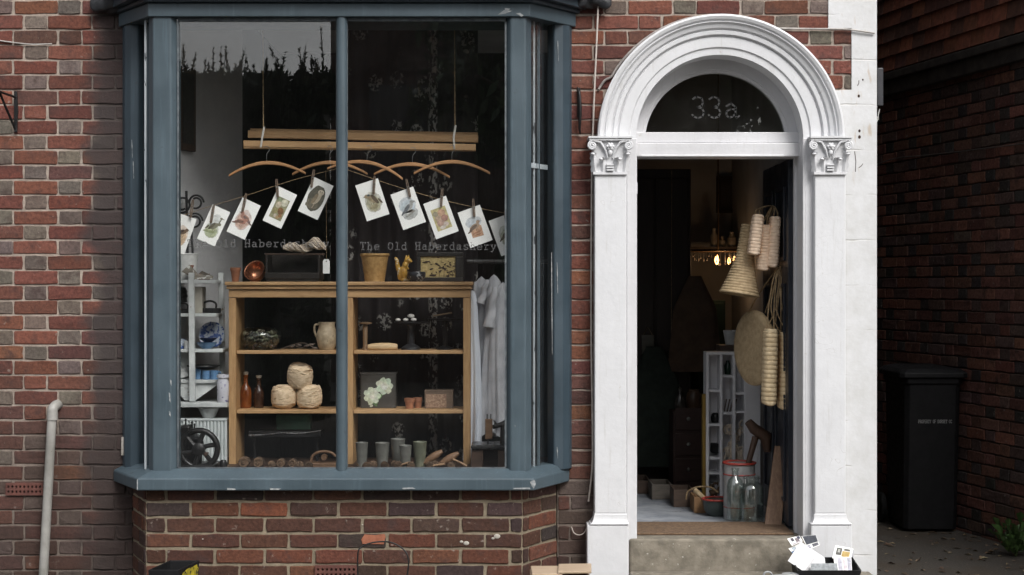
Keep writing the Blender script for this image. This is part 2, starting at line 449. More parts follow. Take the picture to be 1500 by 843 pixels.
def flemish(mb, M, spans, zlo, zhi, colf, u0h=-2.358, z_ref=JZ, dz=DZ, bond='flemish', per=.338, joint=.010):
    """spans(zmid) -> list of (ua, ub) where bricks may stand on that course."""
    k0 = math.floor((zlo - z_ref) / dz); k1 = math.ceil((zhi - z_ref) / dz)
    for k in range(k0, k1):
        zb = z_ref + k * dz; zt = zb + dz
        if zt > zhi + .02 or zb < zlo - .08: continue
        for ua, ub in spans((zb + zt) / 2):
            if bond == 'flemish':
                base = u0h + (0 if (k % 2 == 1) else per / 2)    # header centre
                i0 = math.floor((ua - base) / per) - 1; i1 = math.ceil((ub - base) / per) + 1
                cells = []
                for i in range(i0, i1 + 1):
                    c = base + i * per
                    cells += [(c - .058, c + .058, True), (c + .058, c + per - .058, False)]
            else:
                L_ = .234; base = u0h + (0 if k % 2 else L_ / 2)
                i0 = math.floor((ua - base) / L_) - 1; i1 = math.ceil((ub - base) / L_) + 1
                cells = [(base + i * L_, base + (i + 1) * L_, False) for i in range(i0, i1 + 1)]
            cells = [[max(a, ua), min(b, ub), h] for a, b, h in cells if min(b, ub) - max(a, ua) > 0]
            out = []
            for cc in cells:                        # merge slivers
                if out and (cc[1] - cc[0] < .035): out[-1][1] = cc[1]
                elif out and (out[-1][1] - out[-1][0] < .035): out[-1][1] = cc[1]
                else: out.append(cc)
            for a, b, h in out:
                jx = random.uniform(-.0025, .0025)
                brick(mb, M, a + joint / 2 + jx, b - joint / 2 + jx, zb + joint / 2 + random.uniform(-.001, .001), zt - joint / 2, colf(h, (a + b) / 2, zb))

# ------------------------------------------------------------------ the shop building
shop = thing("shop_building", (0, 0, 0), "red brick shop building with flared grey headers, blue bay window and white arched doorway", "building")
KD = K(-.08)                                             # scale of the door surround's face
CX, CZ = (1055.5 - 750) * KD, EYE_Z - (202 - 421.5) * KD  # centre of the arch
RIN, ROUT = 123 * KD, 180 * KD
XL, XR = CX - RIN, CX + RIN
QX = 1283 / 296 - 750 / 296                              # right-hand corner of the building
TOP = 7.5
BX0, BX1 = -1.905, .28                                    # bay window opening
def front_spans(z):
    s = []
    right = X(1247, 0) + .01
    if z < .66: s.append((-4.6, -1.87)); s.append((.225, CX - ROUT + .09))
    elif z < 2.93: s.append((-4.6, BX0 + .005)); 
    else: s.append((-4.6, QX - .005 if False else right))
    if .66 <= z < 2.93:
        if z < CZ + .02: s.append((BX1, CX - ROUT + .08))
        else:
            d = ROUT ** 2 - (z - CZ) ** 2
            if d > 0:
                h = math.sqrt(d) - .07
                s.append((BX1, CX - h)); s.append((CX + h, right))
            else: s.append((BX1, right))
    return s
I4 = Matrix.Identity(4)
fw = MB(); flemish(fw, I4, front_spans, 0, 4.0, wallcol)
fw.keepn = True
fwo = fw.build("wall", m_brick, shop); fwo["label"] = "weathered red brick front wall with grey headers"
mo = MB()
mo.box(-4.6, -1.88, .005, .22, 0, TOP)
mo.box(-1.88, BX1, .005, .22, 2.95, TOP)
arc = [(CX + (RIN + .03) * math.cos(a), CZ + (RIN + .03) * math.sin(a)) for a in [math.pi - math.pi * i / 32 for i in range(33)]]
mo.prism([(.225, 0), (XL - .03, 0)] + arc + [(XR + .03, 0), (QX, 0), (QX, TOP), (BX1, TOP), (BX1, .66), (.225, .66)], .005, .22)
mo.build("mortar_bed", m_mortar, shop)
# other outer walls, roof slab
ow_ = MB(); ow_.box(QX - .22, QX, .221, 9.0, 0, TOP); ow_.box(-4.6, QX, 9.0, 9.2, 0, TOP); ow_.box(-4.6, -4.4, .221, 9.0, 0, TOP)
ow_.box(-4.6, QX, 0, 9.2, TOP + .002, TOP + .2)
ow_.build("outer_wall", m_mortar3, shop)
# inside of the shop room
m_plaster = plain("grey_plaster", (.50, .50, .50), (.43, .43, .435), sc=4, rough=.9, bmp=.15)
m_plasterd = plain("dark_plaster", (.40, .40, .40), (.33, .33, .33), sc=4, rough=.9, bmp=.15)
m_partition = plain("black_painted_boards", (.012, .013, .012), (.007, .008, .007), sc=6, rough=.8, bmp=.2, stretch=(8, 8, 1))
m_ceil = plain("old_ceiling", (.6, .59, .56), (.5, .49, .47), sc=3, rough=.9)
iw = MB(); iw.prismz([(-1.95, .222), (-1.746, .222), (-1.746, .345), (-1.503, .95), (-1.95, .95)], 0, 3.2); iw.build("interior_wall", m_plaster, shop)  # wall shaped at an angle to the window so it catches more daylight
iw = MB(); iw.box(-1.95, -1.503, .951, 2.329, 0, 3.2); iw.build("partition", m_partition, shop)
iw = MB(); iw.box(-1.95, .42, 2.33, 2.45, 0, 3.2); iw.build("partition", m_partition, shop)
iw = MB(); iw.box(.1, QX - .221, 3.3, 3.4, 0, 3.2); iw.build("back_wall", m_plasterd, shop)
iw = MB(); iw.box(QX - .235, QX - .2205, .221, 5.6, 0, 3.2); iw.build("party_wall", m_plasterd, shop)
iw = MB(); iw.box(-1.95, QX - .221, .222, 5.7, 3.12, 3.25); iw.build("ceiling", m_ceil, shop)
iw = MB()
iw.box(-1.75, QX - .221, .222, 5.6, .2, .36)
struct(iw.build("floor", plain("grey_lino", (.34, .36, .39), (.22, .24, .27), sc=9, rough=.6, bmp=.1, spots=((.12, .11, .1), 12, .66)), origin=(0, 0, 0)))
# white painted quoin, toothed into the brickwork, with ghost joints of the bricks below
qz = [(1213, -400, 42), (1247, 42, 132)]
qm, qn, qb = newmat("painted_quoin")
qv = coords(qn); sx = qn.nodes.new("ShaderNodeSeparateXYZ"); qn.links.new(qv, sx.inputs[0])
wob = mathn(qn, 'MULTIPLY', mathn(qn, 'SUBTRACT', noise(qn, qv, 9, 3), .5), .02)
zz = mathn(qn, 'MULTIPLY', mathn(qn, 'SUBTRACT', mathn(qn, 'ADD', sx.outputs[2], wob), JZ), 1 / (DZ * 3))
fr = mathn(qn, 'ABSOLUTE', mathn(qn, 'SUBTRACT', mathn(qn, 'FRACT', zz), .5))
jl = mathn(qn, 'MULTIPLY', maprange(qn, fr, .475, .495), maprange(qn, noise(qn, qv, 5, 3), .45, .6))
nf = noise(qn, qv, 6, 7, .7)
qc = ramp(qn, nf, .3, .62, (.52, .52, .51), (.63, .635, .645))
qc = mixc(qn, mathn(qn, 'MULTIPLY', jl, .45), qc, (.33, .31, .28))
rust = mathn(qn, 'MULTIPLY', maprange(qn, noise(qn, coords(qn, (10, 10, 2.5)), 3.1, 4), .60, .72), maprange(qn, sx.outputs[2], 1.9, 2.4))
qc = mixc(qn, mathn(qn, 'MULTIPLY', rust, .5), qc, (.40, .28, .16))
qn.links.new(qc, qb.inputs["Base Color"]); qb.inputs["Roughness"].default_value = .55
bump(qn, qb, mathn(qn, 'SUBTRACT', noise(qn, qv, 40, 5), jl), .35, .004)
q = MB()
x1213, x1247, xq = X(1213, 0), X(1247, 0), QX + .004
z42, z132 = Z(42, 0), Z(132, 0)
zarc = lambda r: r
pts = [(xq, 0), (xq, TOP)]
pts += [(x1213, TOP), (x1213, z42), (x1247, z42), (x1247, z132)]
# follow the outside of the arch down to the capital
for i in range(7):
    a = R(24 - i * 4); pts.append((CX + (ROUT - .015) * math.cos(a), CZ + (ROUT - .015) * math.sin(a)))
pts += [(CX + ROUT - .02, 0)]
q.prism(pts, -.006, .004); q.box(QX + .0005, xq, .0045, .30, 0, TOP)
q.build("painted_quoin", qm, shop, bevel=.003)
# rusty fixing holes, dark scars in the paint
sc_ = MB()
m_rust = plain("rust", (.05, .022, .012), (.02, .012, .01), rough=.9)
for px, py, r in ((1258, 141, .006), (1259, 192, .006), (1259, 201, .007), (1264, 117, .004)):
    p = W(px, py, -.0065); sc_ = MB(); sc_.ball((p.x, -.0065, p.z), (r, .0022, r * 1.3), 10, 6); sc_.build("rust_scar", m_rust, shop)
for (px, py), (qx, qy) in (((1258, 118), (1256, 126)), ((1264, 240), (1258, 246)), ((1252, 222), (1253, 252))):
    a, b = W(px, py, -.0062), W(qx, qy, -.0062); sc_ = MB(); sc_.tube([a, (a + b) / 2 + Vector((.004, 0, 0)), b], .0018, 5); sc_.build("paint_crack", m_rust, shop)

# air bricks
def airbrick(px0, px1, py0, py1, y, rows, cols):
    a, b = W(px0, py1, y), W(px1, py0, y); mb = MB()
    x0, x1, z0, z1 = a.x, b.x, a.z, b.z; cw = (x1 - x0) / (cols * 2 + 1); rh = (z1 - z0) / (rows * 2 + 1)
    for i in range(rows + 1): mb.box(x0, x1, y, y + .02, z0 + 2 * i * rh, z0 + (2 * i + 1) * rh)
    for r_ in range(rows):
        for c in range(cols + 1):
            mb.box(x0 + 2 * c * cw, x0 + (2 * c + 1) * cw, y + .0005, y + .02, z0 + (2 * r_ + 1) * rh, z0 + (2 * r_ + 2) * rh)
    o = mb.build("air_brick", plain("air_brick_clay", (.13, .05, .038), (.09, .035, .028), rough=.9, bmp=.4), shop)
    bk = MB(); bk.box(x0, x1, y + .0205, y + .026, z0, z1); bk.build("vent_void", m_plastic, o)
airbrick(8, 63, 708, 726, -.012, 2, 9)
airbrick(461, 523, 829, 848, -.296, 2, 9)

# ------------------------------------------------------------------ bay window
bay = bpy.data.objects.new("bay_window", None); COL.objects.link(bay); bay.parent = shop
bay["label"] = "blue grey painted timber bay window with peeling paint"
yf = -.28
# brick plinth: three facets
pA, pB, pC, pD = (-1.879, 0), (-1.748, yf), (.052, yf), (.223, 0)
def facetM(a, b):
    d = Vector((b[0] - a[0], b[1] - a[1], 0)); Ln = d.length; d.normalize()
    nrm = Vector((-d.y, d.x, 0))           # into the wall
    return Matrix(((d.x, nrm.x, 0, a[0]), (d.y, nrm.y, 0, a[1]), (0, 0, 1, 0), (0, 0, 0, 1))), Ln
def plcol(h, u, z):
    r = random.random()
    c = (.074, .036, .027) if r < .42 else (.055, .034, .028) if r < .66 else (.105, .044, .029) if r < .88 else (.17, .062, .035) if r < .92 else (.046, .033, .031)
    return vary(c, .2)
pb = MB(); pb.keepn = True
zr = Z(758, yf)
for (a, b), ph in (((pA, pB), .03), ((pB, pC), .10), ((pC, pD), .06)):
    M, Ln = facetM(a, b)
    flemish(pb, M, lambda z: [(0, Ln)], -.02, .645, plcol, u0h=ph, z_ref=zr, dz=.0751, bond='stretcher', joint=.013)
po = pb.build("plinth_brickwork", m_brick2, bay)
pm = MB(); e = .005
pm.prismz([(pA[0] + .004, .2), (pA[0] + .004, .004), (pB[0] + .004, yf + e), (pC[0] - .004, yf + e), (pD[0] - .004, .004), (pD[0] - .004, .2)], 0, .648)
pm.build("plinth_mortar", m_mortar2, bay)
# bright orange scar and lime spots on the plinth
sp = MB(); a = W(531, 797, yf - .0045); b2 = W(565, 783, yf - .0045)
sp.add([(a.x, a.y, a.z), (b2.x - .01, a.y, a.z - .002), (b2.x, a.y, b2.z - .012), (b2.x - .006, a.y, b2.z + .002), (a.x + .06, a.y, b2.z - .004), (a.x + .01, a.y, b2.z), (a.x - .006, a.y, a.z + .02)], [(0, 1, 2, 3, 4, 5, 6)])
sp.build("spalled_brick", plain("fresh_orange_clay", (.36, .135, .075), (.25, .09, .05), sc=30, rough=.95, bmp=.5), bay)
m_lime = plain("lime", (.5, .47, .42), (.35, .32, .28), rough=.95)
for px, py, r in ((683, 796, .014), (676, 794, .009), (728, 786, .016), (722, 789, .008), (297, 790, .004), (531, 769, .004)):
    p = W(px, py, yf - .003); sp = MB(); sp.ball((p.x, yf - .003, p.z), (r, .003, r * .7), 9, 6); sp.build("lime_splash", m_lime, bay)
# sill
sl = [(-1.973, .0), (-1.771, -.345), (.106, -.345), (.285, .0)]
zs0, zs1, zs2 = .641, .697, .735
si = MB()
inn = [(-1.90, .0), (-1.70, -.262), (.035, -.262), (.262, .0)]
ib = [(-1.80, .03), (-1.665, -.225), (.0, -.225), (.165, .03)]
vs = [(x, y, zs0) for x, y in sl] + [(x, y, zs1) for x, y in sl] + [(x, y, zs2) for x, y in inn] + [(x, y, zs2) for x, y in ib] + [(x, y, zs0) for x, y in ib]
fs = []
for L_ in (0, 4, 8, 12):
    for i in range(3): fs.append((L_ + i, L_ + i + 1, L_ + i + 5, L_ + i + 4))
fs += [(0, 1, 17, 16), (1, 2, 18, 17), (2, 3, 19, 18), (0, 4, 8, 12, 16), (3, 19, 15, 11, 7)]
si.add(vs, fs)
si.build("sill", m_blue, bay, bevel=.006)
ZH = 2.888                                                 # underside of the head
# corner posts and mullion
def post(poly, name="corner_post", mat=m_blue, z0=zs2 - .03, z1=ZH + .01, bev=.008): 
    mb = MB(); mb.prismz(poly, z0, z1); return mb.build(name, mat, bay, bevel=bev, seg=3)
kx = K(yf)
lp0, lp1 = (224 - 750) * kx, (250 - 750) * kx
post([(lp0, yf), (lp1, yf), (lp1 + .028, yf + .035), (lp1 + .028, yf + .10), (lp0 + .02, yf + .11), (lp0 - .035, yf + .055)])
rp0, rp1 = (748 - 750) * kx, (770 - 750) * kx
post([(rp0, yf), (rp1, yf), (rp1 + .03, yf + .055), (rp1 - .01, yf + .11), (rp0 - .022, yf + .10), (rp0 - .022, yf + .035)])
mm = MB(); mx = (500 - 750) * kx; rr = .026
mm.prismz([(mx + rr * math.cos(a), yf + .02 + rr * 1.0 * math.sin(a)) for a in [math.pi + math.pi * i / 10 for i in range(11)]] + [(mx + .02, yf + .07), (mx - .02, yf + .07)], zs2 - .035, ZH + .01)
mm.build("mullion", m_blue, bay, smooth=40)
# wall posts at the ends of the splays + thin beads on each side light
m_bluesh = bluepaint("darker_blue_paint", (.034, .054, .070))  # darker blue used on both wall posts
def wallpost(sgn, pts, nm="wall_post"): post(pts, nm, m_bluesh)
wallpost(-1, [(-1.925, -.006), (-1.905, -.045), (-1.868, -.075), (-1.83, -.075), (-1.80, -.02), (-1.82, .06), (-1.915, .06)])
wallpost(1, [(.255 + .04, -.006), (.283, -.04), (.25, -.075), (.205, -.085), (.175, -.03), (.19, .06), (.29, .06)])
def bead(a, b, r, z0=zs2 - .01, z1=ZH, nm="glazing_bead", mat=None):
    mb = MB(); mb.box(a - r, a + r, b - r, b + r, z0, z1); return mb.build(nm, mat or m_blue, bay, bevel=.002)
bead(-1.776, -.115, .008, mat=m_chip if False else None); bead(.128, -.13, .008)
# sash of the right side light: meeting rail and pale inner edge
pale = plain("pale_worn_paint", (.42, .46, .48), (.28, .32, .35), sc=18, rough=.6, spots=((.06, .07, .08), 30, .6), stretch=(1, 1, .3))
bead(-1.764, -.205, .005, nm="worn_bead", mat=pale); bead(.106, -.163, .0055, nm="worn_bead", mat=pale)
mr = MB()
a, b = Vector((.075, -.235)), Vector((.175, -.06))
mr.prismz([(a.x, a.y), (b.x, b.y), (b.x - .02, b.y + .01), (a.x - .02, a.y + .01)], Z(247, -.15), Z(240, -.15)); mr.build("meeting_rail", pale, bay)
# front glass and side glass
def pane(x0, x1, nm="window_pane"):
    mb = MB(); mb.box(x0, x1, -.252, -.248, zs2 - .005, ZH + .01); return mb.build(nm, m_glass, bay)
pane(lp1 + .01, mx); pane(mx, rp0 - .005)
def sidepane(a, b):
    mb = MB(); d = Vector((b[0] - a[0], b[1] - a[1], 0)).normalized(); nn = Vector((-d.y, d.x, 0)) * .004
    mb.prismz([(a[0], a[1]), (b[0], b[1]), (b[0] + nn.x, b[1] + nn.y), (a[0] + nn.x, a[1] + nn.y)], zs2 - .005, ZH + .01); return mb.build("window_pane", m_glass, bay)
sidepane((-1.81, -.05), (-1.72, -.21)); sidepane((.085, -.21), (.185, -.06))
# thin putty line round the front panes
pt = MB()
for x0, x1 in ((lp1 + .03, mx - .024), (mx + .024, rp0 - .024)):
    pt.box(x0, x1, -.262, -.2525, zs2 - .004, zs2 + .006); pt.box(x0, x1, -.262, -.2525, ZH - .016, ZH)
    pt.box(x0 - .004, x0 + .004, -.258, -.2525, zs2 + .006, ZH - .016); pt.box(x1 - .004, x1 + .004, -.258, -.2525, zs2 + .006, ZH - .016)
pt.build("putty_line", plain("dirty_putty", (.12, .14, .15), (.06, .07, .08), sc=30), bay)
# head: fascia, cornice, lead roof
def off(o): return [(-1.935 - o * .9, -.005), (-1.722 - o * .75, yf - o), (.075 + o * .75, yf - o), (.305 + o * .9, -.005)]
def band(o, z0, z1, nm, mat, inset=.10, bev=.004):
    p = off(o); mb = MB(); mb.prismz(p + [(p[3][0] - .02, .1), (p[0][0] + .02, .1)], z0, z1); return mb.build(nm, mat, bay, bevel=bev)
zf = Z(24, yf - .012)
band(.012, ZH + .001, ZH + .066, "fascia", m_blue)
m_blued = bluepaint("dark_cornice_paint", (.030, .045, .058))
band(.035, ZH + .067, ZH + .085, "cornice", m_blued); band(.07, ZH + .086, ZH + .13, "cornice", m_blued); band(.11, ZH + .131, ZH + .16, "cornice", m_blued)
lead = MB(); p = off(.13)
vs = [(x, y, ZH + .161) for x, y in p] + [(x, y, ZH + .185) for x, y in p] + [(-1.8, .003, ZH + .5), (-1.5, .003, ZH + .55), (-.15, .003, ZH + .55), (.15, .003, ZH + .5)]
lead.add(vs, [(0, 1, 5, 4), (1, 2, 6, 5), (2, 3, 7, 6), (4, 5, 9, 8), (5, 6, 10, 9), (6, 7, 11, 10), (0, 1, 2, 3)]); lead.build("lead_roof", m_lead, bay)
def flash(c, sx, sz):
    mb = MB()
    for i in range(26):
        p = Vector((c[0] + random.uniform(-sx, sx), c[1] - random.uniform(0, .05), c[2] + random.uniform(-.3, 1) * sz))
        mb.ball(p, (random.uniform(.03, .06), random.uniform(.015, .03), random.uniform(.025, .05)), 8, 6, rot=Matrix.Rotation(random.uniform(0, 3), 3, 'Y'))
    mb.build("lead_flashing", m_lead, bay, smooth=60, remesh=.008)
flash((-1.965, -.015, Z(8, 0)), .075, .05); flash((.385, -.015, Z(2, 0)), .075, .06)
# head soffit closes the bay from above, inside boards
so_ = MB(); p = off(-.03); so_.prismz(p + [(p[3][0], .22), (p[0][0], .22)], ZH + .05, ZH + .0655); so_.build("soffit", m_plasterd, bay)
# peeled patches and worn arrises
ch = MB()
def flake(pts, y): ch = MB(); ch.add([tuple(W(px, py, y)) for px, py in pts], [tuple(range(len(pts)))]); ch.build("peeled_paint", m_chip, bay)
y1 = yf - .0135
flake([(729, 22), (740, 14), (739, 12), (748, 13), (744, 16), (751, 16), (741, 20)], y1)
flake([(756, 20), (762, 19), (767, 23), (764, 25)], y1)
flake([(776, 706), (783, 703), (785, 709), (782, 716), (779, 713)], -.3475); flake([(752, 715), (776, 714.5), (777, 717), (752, 717)], -.3475)
flake([(589, 715), (604, 714), (609, 716.5), (590, 717)], -.3475); flake([(200.6, 703), (202, 702), (202, 718), (200.6, 718)], -.3475)
flake([(333, 715), (345, 716), (345, 718), (333, 718)], -.3475); flake([(395, 715.6), (412, 716), (408, 718), (396, 718)], -.3475)
for px, y0_, y1_ in ((248.5, 575, 590), (248.7, 602, 611), (250.2, 556, 566)):
    a = W(px, y0_, yf - .0012); b = W(px, y1_, yf - .0012)
    ch = MB(); ch.add([(a.x - .004, a.y, a.z), (a.x + .003, a.y, a.z - .006), (b.x + .004, b.y, b.z), (b.x - .002, b.y, b.z + .01)], [(0, 1, 2, 3)]); ch.build("peeled_paint", m_chip, bay)
for px, y0_, y1_, y in ((193, 205, 232, -.079), (195, 236, 262, -.079), (816, 385, 430, -.087), (817, 60, 90, -.087), (816, 655, 672, -.087), (808, 370, 520, -.09)):
    a, b = W(px, y0_, y), W(px + 1, y1_, y); n_ = 7
    vs = []
    for i in range(n_):
        t = i / (n_ - 1); c = a.lerp(b, t); wv = .0007 + .002 * random.random() * math.sin(math.pi * min(1, t + .1))
        vs += [(c.x - wv, y, c.z), (c.x + wv, y, c.z)]
    ch = MB(); ch.add(vs, [(2 * i, 2 * i + 1, 2 * i + 3, 2 * i + 2) for i in range(n_ - 1)]); ch.build("worn_edge", m_chip, bay)
# white caulk line between bay and bricks
ck = MB(); pts = [(X(832, -.01) + random.uniform(-.003, .003), -.012, Z(py, 0)) for py in range(40, 690, 14)]; ck.tube(pts, .004, 5); m_ck = plain("old_caulk", (.42, .39, .36), (.25, .23, .2), sc=30, rough=.9); ck.build("caulk_line", m_ck, bay); ck = MB()
pts = [(X(187.5, -.01) + random.uniform(-.002, .002), -.012, Z(py, 0)) for py in range(40, 250, 14)]; ck.tube(pts, .0035, 5); ck.build("caulk_line", m_ck, bay); ck = MB()
a = W(181, 655, -.01); ck.box(a.x - .008, a.x + .008, -.022, -.004, a.z - .04, a.z + .05)
ck.build("caulk_patch", m_ck, bay)

# shop name on the glass in typewriter letters
GL = {
 'T': [[(0, .8), (0, 1), (1, 1), (1, .8)], [(.5, 1), (.5, 0)], [(.25, 0), (.75, 0)]],
 'h': [[(.05, 1), (.2, 1), (.2, 0)], [(0, 0), (.38, 0)], [(.2, .5), (.45, .68), (.7, .6), (.8, .45), (.8, 0)], [(.62, 0), (1, 0)]],
 'e': [[(.05, .36), (.95, .36), (.9, .55), (.7, .68), (.35, .68), (.1, .52), (.05, .3), (.2, .07), (.5, 0), (.9, .1)]],
 'O': [[(.5, 1), (.2, .9), (.05, .6), (.05, .4), (.2, .1), (.5, 0), (.8, .1), (.95, .4), (.95, .6), (.8, .9), (.5, 1)]],
 'l': [[(.2, 1), (.5, 1), (.5, 0)], [(.1, 0), (.9, 0)]],
 'd': [[(.6, 1), (.8, 1), (.8, 0), (1, 0)], [(.8, .5), (.5, .68), (.2, .6), (.05, .35), (.2, .06), (.5, 0), (.8, .15)]],
 'H': [[(.15, 1), (.15, 0)], [(.85, 1), (.85, 0)], [(.15, .52), (.85, .52)], [(0, 1), (.35, 1)], [(.65, 1), (1, 1)], [(0, 0), (.35, 0)], [(.65, 0), (1, 0)]],
 'a': [[(.15, .6), (.5, .68), (.75, .55), (.75, 0), (.95, 0)], [(.75, .36), (.4, .4), (.1, .28), (.1, .1), (.35, 0), (.75, .15)]],
 'b': [[(0, 1), (.18, 1), (.18, 0), (0, 0)], [(.18, .5), (.5, .68), (.8, .6), (.95, .35), (.8, .06), (.5, 0), (.18, .15)]],
 'r': [[(.1, .66), (.35, .66), (.35, 0)], [(.1, 0), (.7, 0)], [(.35, .45), (.6, .66), (.9, .62)]],
 's': [[(.85, .55), (.8, .68), (.5, .7), (.15, .62), (.15, .45), (.5, .36), (.85, .26), (.85, .08), (.5, 0), (.15, .04), (.12, .18)]],
 'y': [[(.1, .66), (.5, .05)], [(.95, .66), (.35, -.25), (.05, -.25)], [(0, .66), (.3, .66)], [(.7, .66), (1, .66)]],
 'P': [[(0, 0), (0, 1), (.6, 1), (.85, .85), (.85, .65), (.6, .5), (0, .5)]],
 'R': [[(0, 0), (0, 1), (.6, 1), (.85, .85), (.85, .65), (.6, .5), (0, .5)], [(.5, .5), (.9, 0)]],
 'E': [[(.85, 1), (0, 1), (0, 0), (.85, 0)], [(0, .5), (.7, .5)]], 'Y': [[(0, 1), (.45, .5), (.9, 1)], [(.45, .5), (.45, 0)]],
 'F': [[(.85, 1), (0, 1), (0, 0)], [(0, .5), (.7, .5)]], 'D': [[(0, 0), (0, 1), (.5, 1), (.85, .75), (.85, .25), (.5, 0), (0, 0)]],
 'S': [[(.85, .85), (.5, 1), (.1, .9), (.1, .6), (.8, .4), (.8, .1), (.4, 0), (0, .15)]], 'C': [[(.85, .8), (.5, 1), (.1, .8), (0, .5), (.1, .2), (.5, 0), (.85, .2)]],
 '3': [[(.05, .88), (.35, 1), (.75, .92), (.88, .74), (.75, .56), (.4, .5), (.8, .44), (.95, .24), (.8, .05), (.45, -.02), (.1, .06), (0, .14)]],
 'A': [[(.1, .55), (.5, .68), (.85, .5), (.85, .1), (.95, 0), (1.15, .08)], [(.85, .38), (.5, .42), (.12, .3), (.1, .12), (.35, 0), (.65, .06), (.85, .2)]],
}
def letters(mb, text, x, z, adv, h, wid, y, t, dz=0):
    for i, c in enumerate(text):
        for st in GL.get(c, []):
            p = [(x + i * adv + a * wid, z + b * h + dz * i) for a, b in st]
            for (ax, az), (bx, bz) in zip(p, p[1:]):
                d = Vector((bx - ax, 0, bz - az)); L_ = d.length
                if L_ < 1e-6: continue
                d.normalize(); q = Vector((-d.z, 0, d.x)) * t / 2; e = d * t * .35
                mb.add([(ax - q.x - e.x, y, az - q.z - e.z), (bx - q.x + e.x, y, bz - q.z + e.z), (bx + q.x + e.x, y, bz + q.z + e.z), (ax + q.x - e.x, y, az + q.z - e.z)], [(0, 1, 2, 3)])
m_letter = plain("grey_vinyl_letters", (.17, .17, .17), (.14, .14, .14), rough=.6, bmp=0)
_n = m_letter.node_tree; _t = _n.nodes.new("ShaderNodeBsdfTransparent"); _x = _n.nodes.new("ShaderNodeMixShader"); _x.inputs[0].default_value = .5
_n.links.new(_t.outputs[0], _x.inputs[1]); _n.links.new(_n.nodes["Principled BSDF"].outputs[0], _x.inputs[2]); _n.links.new(_x.outputs[0], _n.nodes["Material Output"].inputs[0])   # frosted film
kg = K(-.2535)
for px0, px1, py in ((275, 482, 362), (528, 727, 366)):
    adv = (px1 - px0) / 19.8 * kg
    for i0, word in ((0, "The"), (4, "Old"), (8, "Haberdashery")):
        mb = MB(); letters(mb, word, X(px0, -.2535) + i0 * adv, Z(py, -.2535), adv, 10.5 * kg, adv * .74, -.2535, 1.25 * kg)
        mb.build("shop_lettering", m_letter, bay)
# ------------------------------------------------------------------ arched doorway
door = bpy.data.objects.new("doorway", None); COL.objects.link(door); door.parent = shop
door["label"] = "white painted arched doorway with leafy capitals"
prof = [(RIN, .20), (RIN, -.050), (132 * KD, -.052), (134 * KD, -.060), (148 * KD, -.062), (149.5 * KD, -.056), (152 * KD, -.074), (157 * KD, -.076), (158.5 * KD, -.070), (161 * KD, -.084),
        (166 * KD, -.090), (169 * KD, -.102), (170.5 * KD, -.096), (173 * KD, -.108), (177 * KD, -.114), (ROUT, -.108), (ROUT, .003)]
ar = MB(); NA = 72; vs = []; fs = []
for i in range(NA + 1):
    a = math.pi - math.pi * i / NA
    for r_, y in prof: vs.append((CX + r_ * math.cos(a), y, CZ + r_ * math.sin(a)))
m_ = len(prof)
for i in range(NA):
    for j in range(m_ - 1): fs.append((i * m_ + j, i * m_ + j + 1, (i + 1) * m_ + j + 1, (i + 1) * m_ + j))
ar.add(vs, fs); ar.build("arch_moulding", m_white, door, smooth=28)
